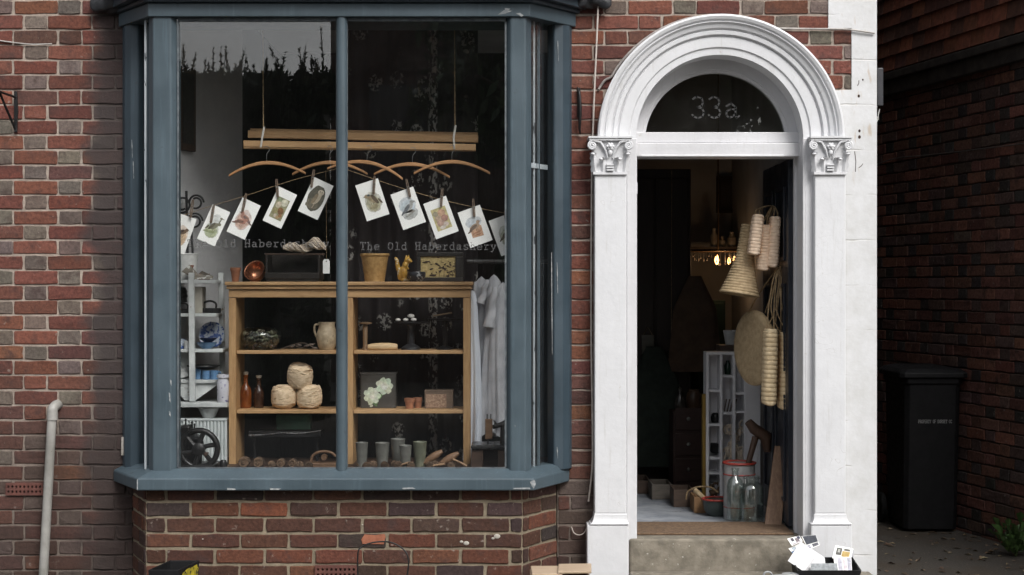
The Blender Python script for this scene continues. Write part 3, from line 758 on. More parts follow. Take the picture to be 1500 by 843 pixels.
# pilasters: inner jamb strips, shafts, bases, plinths
STEP_T = .368
zc0, zc1 = Z(255, -.1), Z(201, -.1)
for side in (-1, 1):
    if side < 0: s0, s1, p0, p1, b0, b1, j0, j1 = 871, 918, 860, 921, 864, 921, 918, 932.5
    else: s0, s1, p0, p1, b0, b1, j0, j1 = 1193.5, 1239, 1188, 1248.5, 1187, 1247, 1179, 1193.5
    xx = lambda p, y=-.1: X(p, y)
    mb = MB(); mb.box(xx(j0, -.06), xx(j1, -.06) if side < 0 else xx(j1, -.06), -.06, .004, 0 if side < 0 else 0, CZ)
    mb.box(XL - .012 if side < 0 else XR - .004, XL + .004 if side < 0 else XR + .012, -.058, .205, STEP_T - .02, CZ)
    mb.build("jamb", m_gloss, door, bevel=.004)
    zb1, zb0 = Z(752, -.1), Z(768, -.1)
    mb = MB(); mb.box(xx(s0), xx(s1), -.10, .003, zb1 - .002, zc0 + .002); mb.build("pilaster_shaft", m_white, door, bevel=.006)
    mb = MB(); A0, A1 = xx(s0), xx(s1); B0, B1 = xx(b0), xx(b1)
    rows = []
    for t in (0, .12, .13, .3, .5, .68, .82, .92, .93, 1):
        f = (0 if t <= .12 else .12 if t == .13 else .12 + .6 * ((t - .13) / .79) ** 2.4 if t <= .92 else 1); rows.append((A0 + (B0 - A0) * f, A1 + (B1 - A1) * f, -.100 - .020 * f, zb1 + (zb0 - zb1) * t))
    vs = []; 
    for a, b, y, z in rows: vs += [(a, .003, z), (a, y, z), (b, y, z), (b, .003, z)]
    fs = []
    for i in range(9):
        for j in range(3): fs.append((i * 4 + j, i * 4 + j + 1, i * 4 + j + 5, i * 4 + j + 4))
    fs += [(0, 1, 2, 3), (36, 37, 38, 39)]
    mb.add(vs, fs); mb.build("pilaster_base", m_white, door, bevel=.003)
    mb = MB(); mb.box(xx(p0, -.115), xx(p1, -.115), -.115, .003, 0, zb0 - .003); mb.build("pilaster_plinth", m_white, door, bevel=.006)
    # capital: necking, flared bell, leaves, volutes, abacus
    mb = MB(); c0, c1 = (870, 917) if side < 0 else (1193, 1238); cc = (xx(c0) + xx(c1)) / 2; hw = (xx(c1) - xx(c0)) / 2
    H = zc1 - zc0; yb = -.10
    mb.box(cc - hw - .004, cc + hw + .004, yb - .012, .003, zc0 - .004, zc0 + .008)
    rows = []
    for i in range(9):
        t = i / 8; f = hw * (.92 + .26 * t ** 2.2); d = yb - .004 - .018 * t ** 2
        rows.append((cc - f, cc + f, d, zc0 + .008 + (H - .03) * t))
    vs = []
    for a, b, y, z in rows: vs += [(a, .003, z), (a, y, z), (b, y, z), (b, .003, z)]
    fs = []
    for i in range(8):
        for j in range(3): fs.append((i * 4 + j, i * 4 + j + 1, i * 4 + j + 5, i * 4 + j + 4))
    mb.add(vs, fs)
    zt = zc1 - .022
    mb.box(cc - hw * 1.30, cc + hw * 1.30, yb - .036, .003, zt + .002, zt + .013); mb.box(cc - hw * 1.36, cc + hw * 1.36, yb - .042, .003, zt + .0135, zt + .022)
    for s in (-1, 1):
        # volute scroll
        pts = []; rad = []
        vc = Vector((cc + s * hw * 1.12, yb - .030, zt - .022))
        for i in range(30):
            a = i / 29 * 4.2 * math.pi; r_ = .021 * (1 - i / 29 * .86)
            pts.append(vc + Vector((s * math.sin(a) * r_, -.004 * i / 29, math.cos(a) * r_))); rad.append(.0062 * (1 - .35 * i / 29))
        mb.tube(pts, rad, 7)
        # stalk sweeping up to the volute
        pts = [Vector((cc + s * .012, yb - .012, zc0 + H * .42)), Vector((cc + s * .022, yb - .022, zc0 + H * .62)), Vector((cc + s * hw * .62, yb - .03, zt - .006)), Vector((cc + s * hw * 1.05, yb - .03, zt + .001))]
        mb.tube(pts, [.005, .006, .006, .005], 7)
        # acanthus leaves: curled tongues
        for bx, hh, wd in ((s * hw * .92, .60, .020), (s * hw * .42, .44, .019)):
            vs = []; fs = []; n_ = 8
            for i in range(n_ + 1):
                t = i / n_; z = zc0 + .008 + H * hh * (t if t < .8 else .8 + (t - .8) * .35)
                out = yb - .006 - .012 * t - (.020 * ((t - .7) / .3) ** 2 if t > .7 else 0); wv = wd * (1 - .25 * t) * (1 + .18 * math.sin(t * 22))
                x = cc + bx + s * .012 * t * (1 if abs(bx) > hw * .6 else .2)
                vs += [(x - wv, out + .012, z), (x - wv * .45, out - .001, z), (x, out - .006, z), (x + wv * .45, out - .001, z), (x + wv, out + .012, z)]
            for i in range(n_):
                for j in range(4): fs.append((i * 5 + j, i * 5 + j + 1, i * 5 + j + 6, i * 5 + j + 5))
            mb.add(vs, fs)
            mb.ball((cc + bx + s * .013, yb - .036 - .0, zc0 + H * hh * .87), (wd * .55, .010, .007), 10, 6)
    # central flower under the abacus, and a fluted boss below
    mb.ball((cc, yb - .032, zt - .026), (.010, .010, .010), 10, 7)
    for i in range(6):
        a = i * math.pi / 3; mb.ball((cc + .013 * math.cos(a), yb - .028, zt - .026 + .012 * math.sin(a)), (.008, .007, .008), 8, 6)
    for i in range(3): mb.box(cc - .017, cc + .017, yb - .022, yb, zc0 + .014 + i * .013, zc0 + .021 + i * .013)
    mb.ball((cc, yb - .024, zt - .055), (.011, .008, .015), 8, 6)
    mb.build("capital", m_white, door, smooth=45, bevel=0)
# fanlight: frame ring, glass, transom
yg = .13; kg2 = K(yg)
gx, gr = (1047 - 750) * kg2, 103 * kg2; gz = Z(211, yg); zcut = Z(196, yg)
fr = MB(); n_ = 48; vs = []; fs = []
a0 = math.asin((zcut - gz) / gr)
for i in range(n_ + 1):
    t = i / n_; a = math.pi - a0 - (math.pi - 2 * a0) * t; b = math.pi - math.pi * t
    o = (CX + (RIN + .004) * math.cos(b), max(CZ + (RIN + .004) * math.sin(b), zcut - .05))
    q = (gx + gr * math.cos(a), gz + gr * math.sin(a)); q2 = (gx + (gr + .014) * math.cos(a), gz + (gr + .014) * math.sin(a))
    vs += [(o[0], yg - .035, o[1]), (q2[0], yg - .035, q2[1]), (q2[0], yg - .022, q2[1]), (q[0], yg - .018, q[1]), (q[0], yg + .02, q[1]), (o[0], yg + .02, o[1])]
for i in range(n_):
    for j in range(5): fs.append((i * 6 + j, i * 6 + j + 1, (i + 1) * 6 + j + 1, (i + 1) * 6 + j))
fr.add(vs, fs); fr.build("fanlight_frame", m_gloss, door, smooth=30)
gl = MB(); gp = [(gx + (gr + .004) * math.cos(a), gz + (gr + .004) * math.sin(a)) for a in [math.pi - a0 - (math.pi - 2 * a0) * i / 40 for i in range(41)]]
gl.prism(gp, yg - .003, yg + .001); gl.build("fanlight_pane", m_pane, door)
tb = MB(); tb.box(XL - .01, XR + .01, .06, .20, Z(209.5, .06), zcut); tb.box(XL - .01, XR + .01, .035, .20, Z(229.5, .035), Z(209.5, .06) - .0025)
tb.box(XL + .03, XR - .08, .028, .05, Z(229.9, .03), Z(227, .03)); tb.build("transom", m_gloss, door, bevel=.004)
nm = MB(); kk = K(yg - .0045)
letters(nm, "33A", X(1014, yg), Z(173, yg), 24 * kk, 31 * kk, 18 * kk, yg - .0045, 2.6 * kk)
nm.build("house_number", plain("etched_white", (.055, .056, .055), (.045, .045, .045), bmp=0), door)
# keep plate on the left jamb
kp = MB(); a = W(932.5, 285, .05); kp.box(XL + .003, XL + .013, .02, .07, Z(285, .05), Z(268, .05)); kp.build("latch_keep", m_gloss, door, bevel=.002)
# inner frame of the door opening on the right (stop bead)
st = MB(); st.box(XR - .016, XR - .003, .10, .125, STEP_T, Z(230, .06)); st.build("stop_bead", m_gloss, door, bevel=.002)
# front steps
s1 = MB(); s1.box(XL - .035, XR + .02, -.075, .22, .10, STEP_T); s1.build("door_step", m_concrete, door, bevel=.012, seg=3)
s2 = MB(); s2.box(XL - .037, XR + .32, -.50, -.0765, 0, .212); s2.build("lower_step", m_concrete, door, bevel=.014, seg=3)
# open door leaf, dark navy, swung inwards against the right-hand wall
leaf = bpy.data.objects.new("open_door", None); COL.objects.link(leaf); leaf.parent = shop
leaf["label"] = "dark navy panelled door standing open inwards"
m_navy = plain("navy_gloss", (.022, .026, .036), (.014, .017, .025), sc=5, rough=.38, bmp=.1)
dl = MB(); dx = 1.405
zt_ = Z(233, .2); dl.box(dx, dx + .044, .205, .985, .385, zt_); dl.build("door_leaf", m_navy, leaf, bevel=.003)
dp = MB()
for z0, z1 in ((.50, 1.05), (1.17, 1.62), (1.74, 2.12)):
    for y0, y1 in ((.29, .56), (.63, .90)):
        dp.box(dx - .010, dx - .0005, y0, y1, z0, z0 + .02); dp.box(dx - .010, dx - .0005, y0, y1, z1 - .02, z1)
        dp.box(dx - .0095, dx - .0005, y0, y0 + .02, z0 + .0205, z1 - .0205); dp.box(dx - .0095, dx - .0005, y1 - .02, y1, z0 + .0205, z1 - .0205)
dp.build("panel_moulding", m_navy, leaf, bevel=.002)
hk = MB(); hk.tube([(dx, .55, 1.92), (dx - .05, .55, 1.92), (dx - .065, .55, 1.94)], .006, 8); hk.build("coat_hook", m_black, leaf, smooth=50)

# ------------------------------------------------------------------ neighbouring building over the alley
nb = thing("neighbour_building", (0, 0, 0), "dark brick side wall with hung tiles and a ledge beyond the alley", "building")
NP = Vector((2.94, 2.5, 0)); ND = Vector((-.235, 1, 0)).normalized()
s0 = NP - ND * 3.6; s1 = NP + ND * 1.9
Mn, Ln = facetM((s1.x, s1.y), (s0.x, s0.y))
zl = 1.6 + 310 * K(3.55)                    # ledge
def ncol(h, u, z):
    r = random.random(); c = (.15, .075, .06) if r < .6 else (.11, .073, .066) if r < .85 else (.2, .092, .068)
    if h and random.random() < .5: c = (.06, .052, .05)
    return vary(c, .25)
nbm = MB(); nbm.keepn = True
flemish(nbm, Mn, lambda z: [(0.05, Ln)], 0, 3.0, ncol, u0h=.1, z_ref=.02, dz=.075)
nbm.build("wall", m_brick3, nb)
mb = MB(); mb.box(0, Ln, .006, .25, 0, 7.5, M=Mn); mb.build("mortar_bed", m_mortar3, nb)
u_end = lambda y: Ln - (y - s0.y) / ND.y
# ledge, hung tiles and first-floor jetty
zled = Z(1, 0)
L0 = Z(95, 3.0)
mb = MB(); zA = 3.08
mb.box(0, Ln, -.07, .004, zA, zA + .055, M=Mn); mb.box(0, Ln, -.045, .004, zA - .10, zA - .002, M=Mn); mb.build("ledge", plain("ledge_stone", (.055, .045, .038), (.03, .025, .022), sc=8, rough=.9), nb, bevel=.006)
m_tile = vcol("hung_tile", rough=.85, bmp=.4, bsc=60)
tl = MB(); tl.keepn = True
for rrow in range(14):
    z0 = zA + .075 + rrow * .105; u = .05 + (rrow % 2) * .085
    while u < Ln:
        cc_ = vary((.2, .07, .04) if random.random() < .6 else (.11, .048, .034), .3)
        tl.add([(u, -.034, z0), (u + .16, -.034, z0), (u + .16, -.014, z0 + .155), (u, -.014, z0 + .155), (u, -.02, z0), (u + .16, -.02, z0), (u + .16, -.002, z0 + .155), (u, -.002, z0 + .155)],
               [(0, 1, 2, 3), (4, 7, 6, 5), (0, 4, 5, 1), (1, 5, 6, 2), (2, 6, 7, 3), (3, 7, 4, 0)], cc_, Mn)
        u += .172
# a smooth rendered bay of brick between the tiles
tl.build("hung_tiles", m_tile, nb)
mb = MB(); mb.box(QX + .005, 4.4, 4.6, 4.8, 0, 7.5); mb.build("end_wall", m_mortar3, nb)
# rain pipe on the far right, thin lines of the wall
# ------------------------------------------------------------------ things outside
def tubething(name, pts, r, mat, label, cat, n=8, smooth=60):
    mb = MB(); mb.tube(pts, r, n); o = mb.build(name, mat, smooth=smooth); return tag(o, label, cat)
def curve(pts, sub=8):
    P_ = [Vector(p) for p in pts]; out = []
    for i in range(len(P_) - 1):
        a, b, c, d = P_[max(i - 1, 0)], P_[i], P_[i + 1], P_[min(i + 2, len(P_) - 1)]
        for k in range(sub):
            t = k / sub
            out.append(.5 * ((2 * b) + (c - a) * t + (2 * a - 5 * b + 4 * c - d) * t * t + (3 * b - a - 3 * c + d) * t ** 3))
    out.append(P_[-1]); return out
# grey waste pipe
pp = thing("waste_pipe", W(64, 880, -.05), "leaning grey plastic waste pipe rising to an elbow in the brick wall", "pipe")
mb = MB(); mb.tube([W(62, 870, -.05), W(76.5, 607, -.05)], .0225, 16); mb.build("pipe", m_pvc, pp, smooth=50)
mb = MB(); c = W(77, 605, -.05); mb.tube([c + Vector((0, 0, -.035)), c + Vector((0, 0, .0))], .0265, 16)
mb.tube(curve([c + Vector((0, 0, -.004)), c + Vector((.001, .004, .02)), c + Vector((.008, .03, .034)), c + Vector((.012, .075, .036))]), .025, 14); mb.build("elbow", m_pvc, pp, smooth=50)
# iron bracket at far left
br = thing("wall_bracket", W(22, 192, 0), "black iron hanging bracket with a diagonal strut at the left edge", "bracket")
mb = MB(); a = W(23, 134, -.012); b = W(23, 194, -.012)
mb.prism([(a.x - .007, b.z), (a.x + .007, b.z), (a.x + .009, (a.z + b.z) / 2 - .02), (a.x + .012, (a.z + b.z) / 2), (a.x + .007, a.z - .02), (a.x + .006, a.z), (a.x - .006, a.z), (a.x - .008, a.z - .03)], -.016, -.003); mb.build("back_plate", m_black, br, bevel=.002)
mb = MB(); mb.tube([W(23, 143, -.01), W(-8, 132, -.22)], .006, 8); mb.build("arm", m_black, br, smooth=50)
mb = MB(); mb.tube([W(22.5, 190, -.01), W(6, 152, -.10), W(-2, 132, -.16)], .0062, 8); mb.build("strut", m_black, br, smooth=50)
# wrought hook right of bay
mb = MB(); mb.tube(curve([W(846, 128, -.012), W(849, 140, -.03), W(850, 165, -.034), W(849, 185, -.03), W(850, 197, -.012)]), [.003 + .0055 * math.sin(math.pi * i / 32) for i in range(33)], 8)
a = W(848, 150, -.004); mb.box(a.x - .008, a.x + .008, -.010, -.002, a.z - .075, a.z + .07)
tag(mb.build("shutter_hook", m_black, smooth=50, bevel=.001), "black iron shutter hook on the brick strip between window and arch", "hook")
# cables
tubething("cable", curve([W(-6, 59, -.006), W(14, 62, -.008), W(35, 64.5, -.007), W(52, 65.5, -.007), W(76, 64.5, -.006)]), .0034, m_cable, "short pale cable pinned along the brickwork near the top left corner", "cable")
tubething("cable", curve([W(877, -14, -.05), W(874, 60, -.03), W(869, 180, -.02), W(866.5, 300, -.014), W(866, 480, -.012), W(868, 640, -.012), W(867, 690, -.014), W(862, 735, -.016)]), .0046, m_cable_w, "thin pinkish white cable running down beside the left pilaster", "cable")
tubething("cable", curve([W(837, 772, -.014), W(841, 781, -.018), W(849, 784, -.02), W(857, 779, -.02), W(862, 764, -.02)]), .0024, m_cable_w, "short looped end of white wire at the foot of the left pilaster", "cable")
arcp = [(CX + (ROUT + .012) * math.cos(a), -.016, CZ + (ROUT + .012) * math.sin(a)) for a in [R(150 - i * 4.5) for i in range(12)]]
arcp = [W(877, 131, -.012), W(886, 118, -.014)] + [Vector(p) for p in arcp]
tubething("cable", curve(arcp, 3), .0062, plain("grey_conduit", (.34, .31, .29), (.22, .2, .19), sc=20, rough=.6), "grey cable bent round the left shoulder of the white arch", "cable")
tubething("cable", curve([W(1128, 41.5, -.012), W(1180, 42.5, -.012), W(1235, 43, -.016), W(1262, 46, -.018), W(1281, 49, -.016)]), .0045, m_cable, "white painted cable running from the arch over the quoin", "cable")
# black hanging sign on the side wall, seen nearly edge-on
sg = thing("hanging_sign", (QX, .1, Z(196, .1)), "black sign board with pale handwriting fixed to the corner beside the alley", "sign")
mb = MB(); mb.box(QX + .0045, QX + .014, .02, .46, Z(195, .1), Z(102, .1)); mb.build("board", m_plastic, sg, bevel=.002)
mb = MB(); mb.box(QX + .0145, QX + .045, .03, .075, Z(156, .05), Z(101, .05)); mb.box(QX + .0045, QX + .045, .0301, .0749, Z(108, .05), Z(100.5, .05)); mb.build("bracket", plain("dark_grey_metal", (.035, .035, .04), (.025, .025, .03), rough=.5), sg, bevel=.004)
mb = MB(); mb.tube(curve([W(1281.5, 182, .018), W(1284, 171, .018), W(1285.5, 176, .018), W(1283.5, 180, .018), W(1287.5, 166, .018), W(1288.5, 160, .018), W(1286.5, 168, .018), W(1287, 176, .018)]), .0016, 6); mb.build("script_lettering", plain("pale_letters", (.5, .5, .48), rough=.6), sg)

# bottom left: black plastic crate with a yellow label
t = thing("plastic_trough", (-1.54, -.58, 0), "small black plastic trough with a torn yellow label at the foot of the bay", "trough")
q = [(-1.633, -.70), (-1.496, -.70), (-1.452, -.46), (-1.59, -.46)]; ht = .333
mb = MB(); cxm = sum(p[0] for p in q) / 4; cym = sum(p[1] for p in q) / 4
ins = [(cxm + (x - cxm) * .9, cym + (y - cym) * .94) for x, y in q]; bot = [(cxm + (x - cxm) * .86, cym + (y - cym) * .9) for x, y in q]
vs = [(x, y, 0) for x, y in bot] + [(x, y, ht) for x, y in q] + [(x, y, ht) for x, y in ins] + [(x, y, .02) for x, y in [(cxm + (x - cxm) * .8, cym + (y - cym) * .85) for x, y in q]]
fs = [(3, 2, 1, 0), (12, 13, 14, 15)]
for L_ in (0, 4, 8):
    for i in range(4): fs.append((L_ + i, L_ + (i + 1) % 4, L_ + 4 + (i + 1) % 4, L_ + 4 + i))
mb.add(vs, fs); mb.build("tub", m_plastic, t, bevel=.003)
mb = MB(); A, B = Vector(q[1] + (0,)), Vector(q[2] + (0,))
lp = lambda u, z: tuple((A.lerp(B, u)) + Vector((.0035 - (ht - z) * .06, 0, z)))
mb.add([lp(.12, .20), lp(.9, .20), lp(.93, .30), lp(.86, .322), lp(.62, .318), lp(.4, .322), lp(.16, .31), lp(.08, .26)], [tuple(range(8))])
mb.build("label", plain("torn_yellow_label", (.55, .45, .03), (.25, .20, .02), sc=30, rough=.6, spots=((.02, .02, .015), 40, .58)), t)
# wire hoop
hp = curve([W(525.5, 880, -.45), W(524, 815, -.45), W(531, 801, -.44), W(550, 794.5, -.43), W(573, 795, -.43), W(592, 806, -.44), W(598.5, 822, -.45), W(596, 846, -.46), W(592, 880, -.47)])
hp[0].z = 0; hp[-1].z = 0
tubething("wire_hoop", hp, .0035, m_black, "thin black wire hoop standing against the bay's brick plinth", "hoop")
# pale wooden crate at the foot of the left pilaster
t = thing("wooden_crate", (.23, -.42, 0), "low pale wooden crate with loose boards beside the left pilaster plinth", "crate")
m_pale = wood("fresh_pale_wood", (.50, .39, .28), (.38, .28, .19), 'x', knots=False)
def board(nm, x0, x1, y0, y1, z0, z1, par, mat, rz=0, ry=0, bev=.003):
    mb = MB(); c = Vector(((x0 + x1) / 2, (y0 + y1) / 2, (z0 + z1) / 2))
    M = Matrix.Translation(c) @ Matrix.Rotation(rz, 4, 'Z') @ Matrix.Rotation(ry, 4, 'Y') @ Matrix.Translation(-c)
    mb.box(x0, x1, y0, y1, z0, z1, M=M); return mb.build(nm, mat, par, bevel=bev)
board("side_board", .10, .345, -.545, -.53, .02, .270, t, m_pale); board("side_board", .10, .345, -.345, -.33, .02, .270, t, m_pale)
board("end_board", .085, .099, -.545, -.33, .02, .270, t, m_pale); board("end_board", .346, .36, -.545, -.33, .02, .270, t, m_pale)
board("lid_board", .09, .23, -.53, -.33, .2705, .284, t, m_pale, rz=.02); board("lid_board", .215, .37, -.535, -.345, .2845, .297, t, m_pale, rz=-.05, ry=-.02)
board("base_board", .10, .345, -.529, -.346, .005, .018, t, m_pale)

# black tray of cards on the lower step
yt = -.30
t = thing("letter_tray", (1.45, yt, .212), "shallow black tray holding loose printed cards in front of the right pilaster", "tray")
x0, x1 = X(1166, yt), X(1251, yt); zt0, zt1 = .2125, Z(836, yt - .09)
mb = MB(); vs = []
for (a, z) in ((0, zt0), (.012, zt1 + .002), (.006, zt1 + .002), (-.006, zt0 + .006)):
    vs += [(x0 - a, yt - .09 - a, z), (x1 + a, yt - .09 - a, z), (x1 + a, yt + .07 + a, z + (.03 if z > .23 else 0)), (x0 - a, yt + .07 + a, z + (.03 if z > .23 else 0))]
fs = [(3, 2, 1, 0), (12, 13, 14, 15)]
for L_ in (0, 4, 8):
    for i in range(4): fs.append((L_ + i, L_ + (i + 1) % 4, L_ + 4 + (i + 1) % 4, L_ + 4 + i))
mb.add(vs, fs); mb.build("tray", m_plastic, t)
def cardquad(name, corners, y0, y1, label, prints, tone=m_card, cat="card", ytop=None):
    """corners in px: bl, br, tr, tl; the card leans back from y0 (foot) to y1 (top)"""
    pys = [c[1] for c in corners]; lo, hi = max(pys), min(pys)
    yy = lambda py: y0 + (y1 - y0) * (lo - py) / (lo - hi)
    P = [W(px, py, yy(py)) for px, py in corners]
    nrm = (P[1] - P[0]).cross(P[3] - P[0]).normalized(); 
    if nrm.y > 0: nrm = -nrm
    mb = MB(); vs = [p + nrm * .0005 for p in P] + [p - nrm * .0005 for p in P]
    mb.add(vs, [(0, 1, 2, 3), (7, 6, 5, 4), (0, 4, 5, 1), (1, 5, 6, 2), (2, 6, 7, 3), (3, 7, 4, 0)])
    o = tag(mb.build(name, tone), label, cat, "cards in the tray on the step")
    if prints:
        mb = MB()
        for (u0, v0, u1, v1, col) in prints:
            f = lambda u, v: (P[0].lerp(P[1], u)).lerp(P[3].lerp(P[2], u), v) + nrm * .0012
            mb.add([f(u0, v0), f(u1, v0), f(u1, v1), f(u0, v1)], [(0, 1, 2, 3)], col)
        mb.build("print", m_print, o)
    return o
g = lambda v: (v, v, v)
cardquad("leaflet", [(1160, 800), (1176, 793), (1171, 785), (1153, 789.5)], -.25, -.18, "small photo card poking up at the left of the tray, with dark figures", [(.2, .45, .42, .9, (.08, .07, .09)), (.5, .2, .8, .75, (.2, .17, .18)), (.72, .5, .95, .95, (.06, .06, .1)), (.1, .05, .9, .2, (.5, .45, .48))])
cardquad("leaflet", [(1163, 814), (1180, 805), (1172, 796), (1155, 804)], -.27, -.21, "blue edged card behind the large blank envelope", [(.0, 0, 1, .5, (.12, .20, .34)), (.2, .55, .5, .9, (.45, .5, .55))])
cardquad("leaflet", [(1184, 806), (1200.5, 799), (1195, 784), (1174, 786)], -.24, -.16, "dark landscape photo card at the top of the tray", [(.05, .35, .98, .98, (.05, .055, .07)), (.1, .8, .4, .96, (.16, .15, .2)), (.45, .05, .95, .3, (.12, .12, .14)), (.05, .05, .3, .3, (.4, .4, .45))])
cardquad("envelope", [(1179, 838), (1210, 836), (1208, 817), (1173, 794)], -.33, -.20, "large blank white envelope tilted across the tray", [], m_env)
e = bpy.data.objects[-1] if False else None
cardquad("envelope", [(1154, 822), (1178, 838), (1196, 812), (1173, 793)], -.345, -.255, "blank white envelope standing on its corner at the tray's left", [], m_env)
cardquad("leaflet", [(1219, 818), (1246, 822), (1250, 804), (1224, 799)], -.29, -.22, "white card with a black and ochre picture at the tray's right", [(.12, .3, .42, .85, (.10, .10, .09)), (.2, .5, .32, .75, (.45, .45, .42)), (.45, .22, .88, .66, (.48, .34, .12)), (.52, .70, .85, .86, (.12, .12, .1))])
cardquad("leaflet", [(1245, 834), (1249, 834), (1250.5, 806), (1246, 806)], -.25, -.20, "grey backed card standing at the tray's right end", [(0, 0, 1, 1, (.3, .3, .33))])
cardquad("leaflet", [(1224, 839), (1248, 838), (1247, 816), (1221, 817)], -.34, -.28, "pale lilac card with soft stripes at the tray's front right", [(.2, .1, .45, .95, (.45, .44, .50)), (.5, .1, .72, .95, (.62, .55, .58)), (.75, .1, .97, .95, (.42, .42, .48))])
cardquad("leaflet", [(1187, 840), (1228, 840), (1226, 825.5), (1188, 826)], -.37, -.33, "flat grey card with a white panel at the tray's front", [(0, 0, 1, 1, (.28, .30, .31)), (.15, .1, .9, .5, (.62, .63, .62)), (.35, .75, .85, .88, (.40, .42, .42))])
# enamel chamberstick beside it
yc = -.38
t = thing("chamberstick", W(1150, 842, yc), "grey enamel chamberstick with ring handle on the step beside the card tray", "candle holder")
c = W(1152, 842, yc); k = K(yc); m_gen = plain("grey_enamel", (.42, .43, .43), (.30, .31, .31), rough=.4)
T = Matrix.Translation((c.x, c.y, .2125))
mb = MB(); mb.lathe([(.0, .0), (.05, 0), (.062, .006), (.085, .022), (.088, .024), (.084, .025), (.06, .012), (.045, .006), (0, .005)], 32, T); mb.build("dish", m_gen, t, smooth=40)
mb = MB(); mb.lathe([(.014, .006), (.013, .034), (.016, .038), (.040, .041), (.041, .043), (.016, .044), (.011, .045), (.011, .02), (0, .02)], 24, T @ Matrix.Translation((.02, 0, 0))); mb.build("candle_cup", m_gen, t, smooth=40)
mb = MB(); mb.tube([Vector((c.x - .088 + .020 * math.cos(a), c.y, .2125 + .034 + .018 * math.sin(a))) for a in [i * math.pi / 10 for i in range(20)]], .0045, 8, closed=True, flat=(1, 2.2, 1)); mb.build("ring_handle", m_gen, t, smooth=50)

# wheelie bin in the alley
yb_ = 2.35; t = thing("wheelie_bin", (X(1368, yb_), yb_ + .25, 0), "black wheelie bin with a line of pale stencilled text in the dark alley", "bin")
xa0, xa1 = X(1325, yb_ - .03), X(1412, yb_ - .03)
bx, hw, hb = (xa0 + xa1) / 2, (xa1 - xa0) / 2, .175
mb = MB()
def ring(hw_, y0, y1, z, ch=.03):
    return [(bx - hw_ + ch, y0, z), (bx + hw_ - ch, y0, z), (bx + hw_, y0 + ch, z), (bx + hw_, y1, z), (bx - hw_, y1, z), (bx - hw_, y0 + ch, z)]
rings = [ring(hb, yb_ + .05, yb_ + .46, .02), ring(hb + .002, yb_ + .048, yb_ + .47, .06), ring(hw - .012, yb_ - .01, yb_ + .52, .97), ring(hw + .002, yb_ - .02, yb_ + .53, .975), ring(hw + .002, yb_ - .022, yb_ + .53, 1.01), ring(hw - .01, yb_ - .01, yb_ + .52, 1.012)]
vs = sum(rings, []); fs = [tuple(range(5, -1, -1)), tuple(range(30, 36))]
for L_ in range(5):
    for i in range(6): fs.append((L_ * 6 + i, L_ * 6 + (i + 1) % 6, L_ * 6 + 6 + (i + 1) % 6, L_ * 6 + 6 + i))
mb.add(vs, fs); mb.build("body", m_plastic, t, bevel=.006)
mb = MB(); rings = [ring(hw + .03, yb_ - .04, yb_ + .54, 1.0135), ring(hw + .03, yb_ - .04, yb_ + .54, 1.045), ring(hw + .0, yb_ - .005, yb_ + .53, 1.068), ring(hw - .07, yb_ + .07, yb_ + .50, 1.082)]
vs = sum(rings, []); fs = [tuple(range(5, -1, -1)), tuple(range(18, 24))]
for L_ in range(3):
    for i in range(6): fs.append((L_ * 6 + i, L_ * 6 + (i + 1) % 6, L_ * 6 + 6 + (i + 1) % 6, L_ * 6 + 6 + i))
mb.add(vs, fs); mb.build("lid", m_plastic, t, bevel=.006)
mb = MB(); mb.tube(curve([(bx - hw + .05, yb_ + .53, .985), (bx - hw + .05, yb_ + .565, .995), (bx - hw + .09, yb_ + .57, 1.0), (bx + hw - .09, yb_ + .57, 1.0), (bx + hw - .05, yb_ + .565, .995), (bx + hw - .05, yb_ + .53, .985)], 4), .014, 10); mb.build("handle", m_plastic, t)
for s in (-1, 1):
    mb = MB(); M = Matrix.Translation((bx + s * (hb + .035), yb_ + .52, .10)) @ Matrix.Rotation(R(90), 4, 'Y')
    mb.lathe([(0, -.022), (.04, -.022), (.05, -.012), (.085, -.02), (.1, -.015), (.1, .015), (.085, .02), (.05, .012), (.04, .022), (0, .022)], 28, M); mb.build("wheel", m_rubber, t, smooth=40)
mb = MB(); yl = yb_ + .002; zl_ = Z(620, yl); kk = K(yl)
yface = lambda z: yb_ + .05 - (z - .02) / .95 * .06 - .003
x = X(1345.5, yl); hgt = 4.6 * kk
letters(mb, "PROPERTY OF DORSET CC", x, zl_, 48 * kk / 20.4, hgt, 48 * kk / 20.4 * .8, yface(zl_ + .01) - .001, .9 * kk)
mb.build("stencil_lettering", plain("worn_white_ink", (.33, .33, .33), (.22, .22, .22), rough=.7, bmp=0), t)

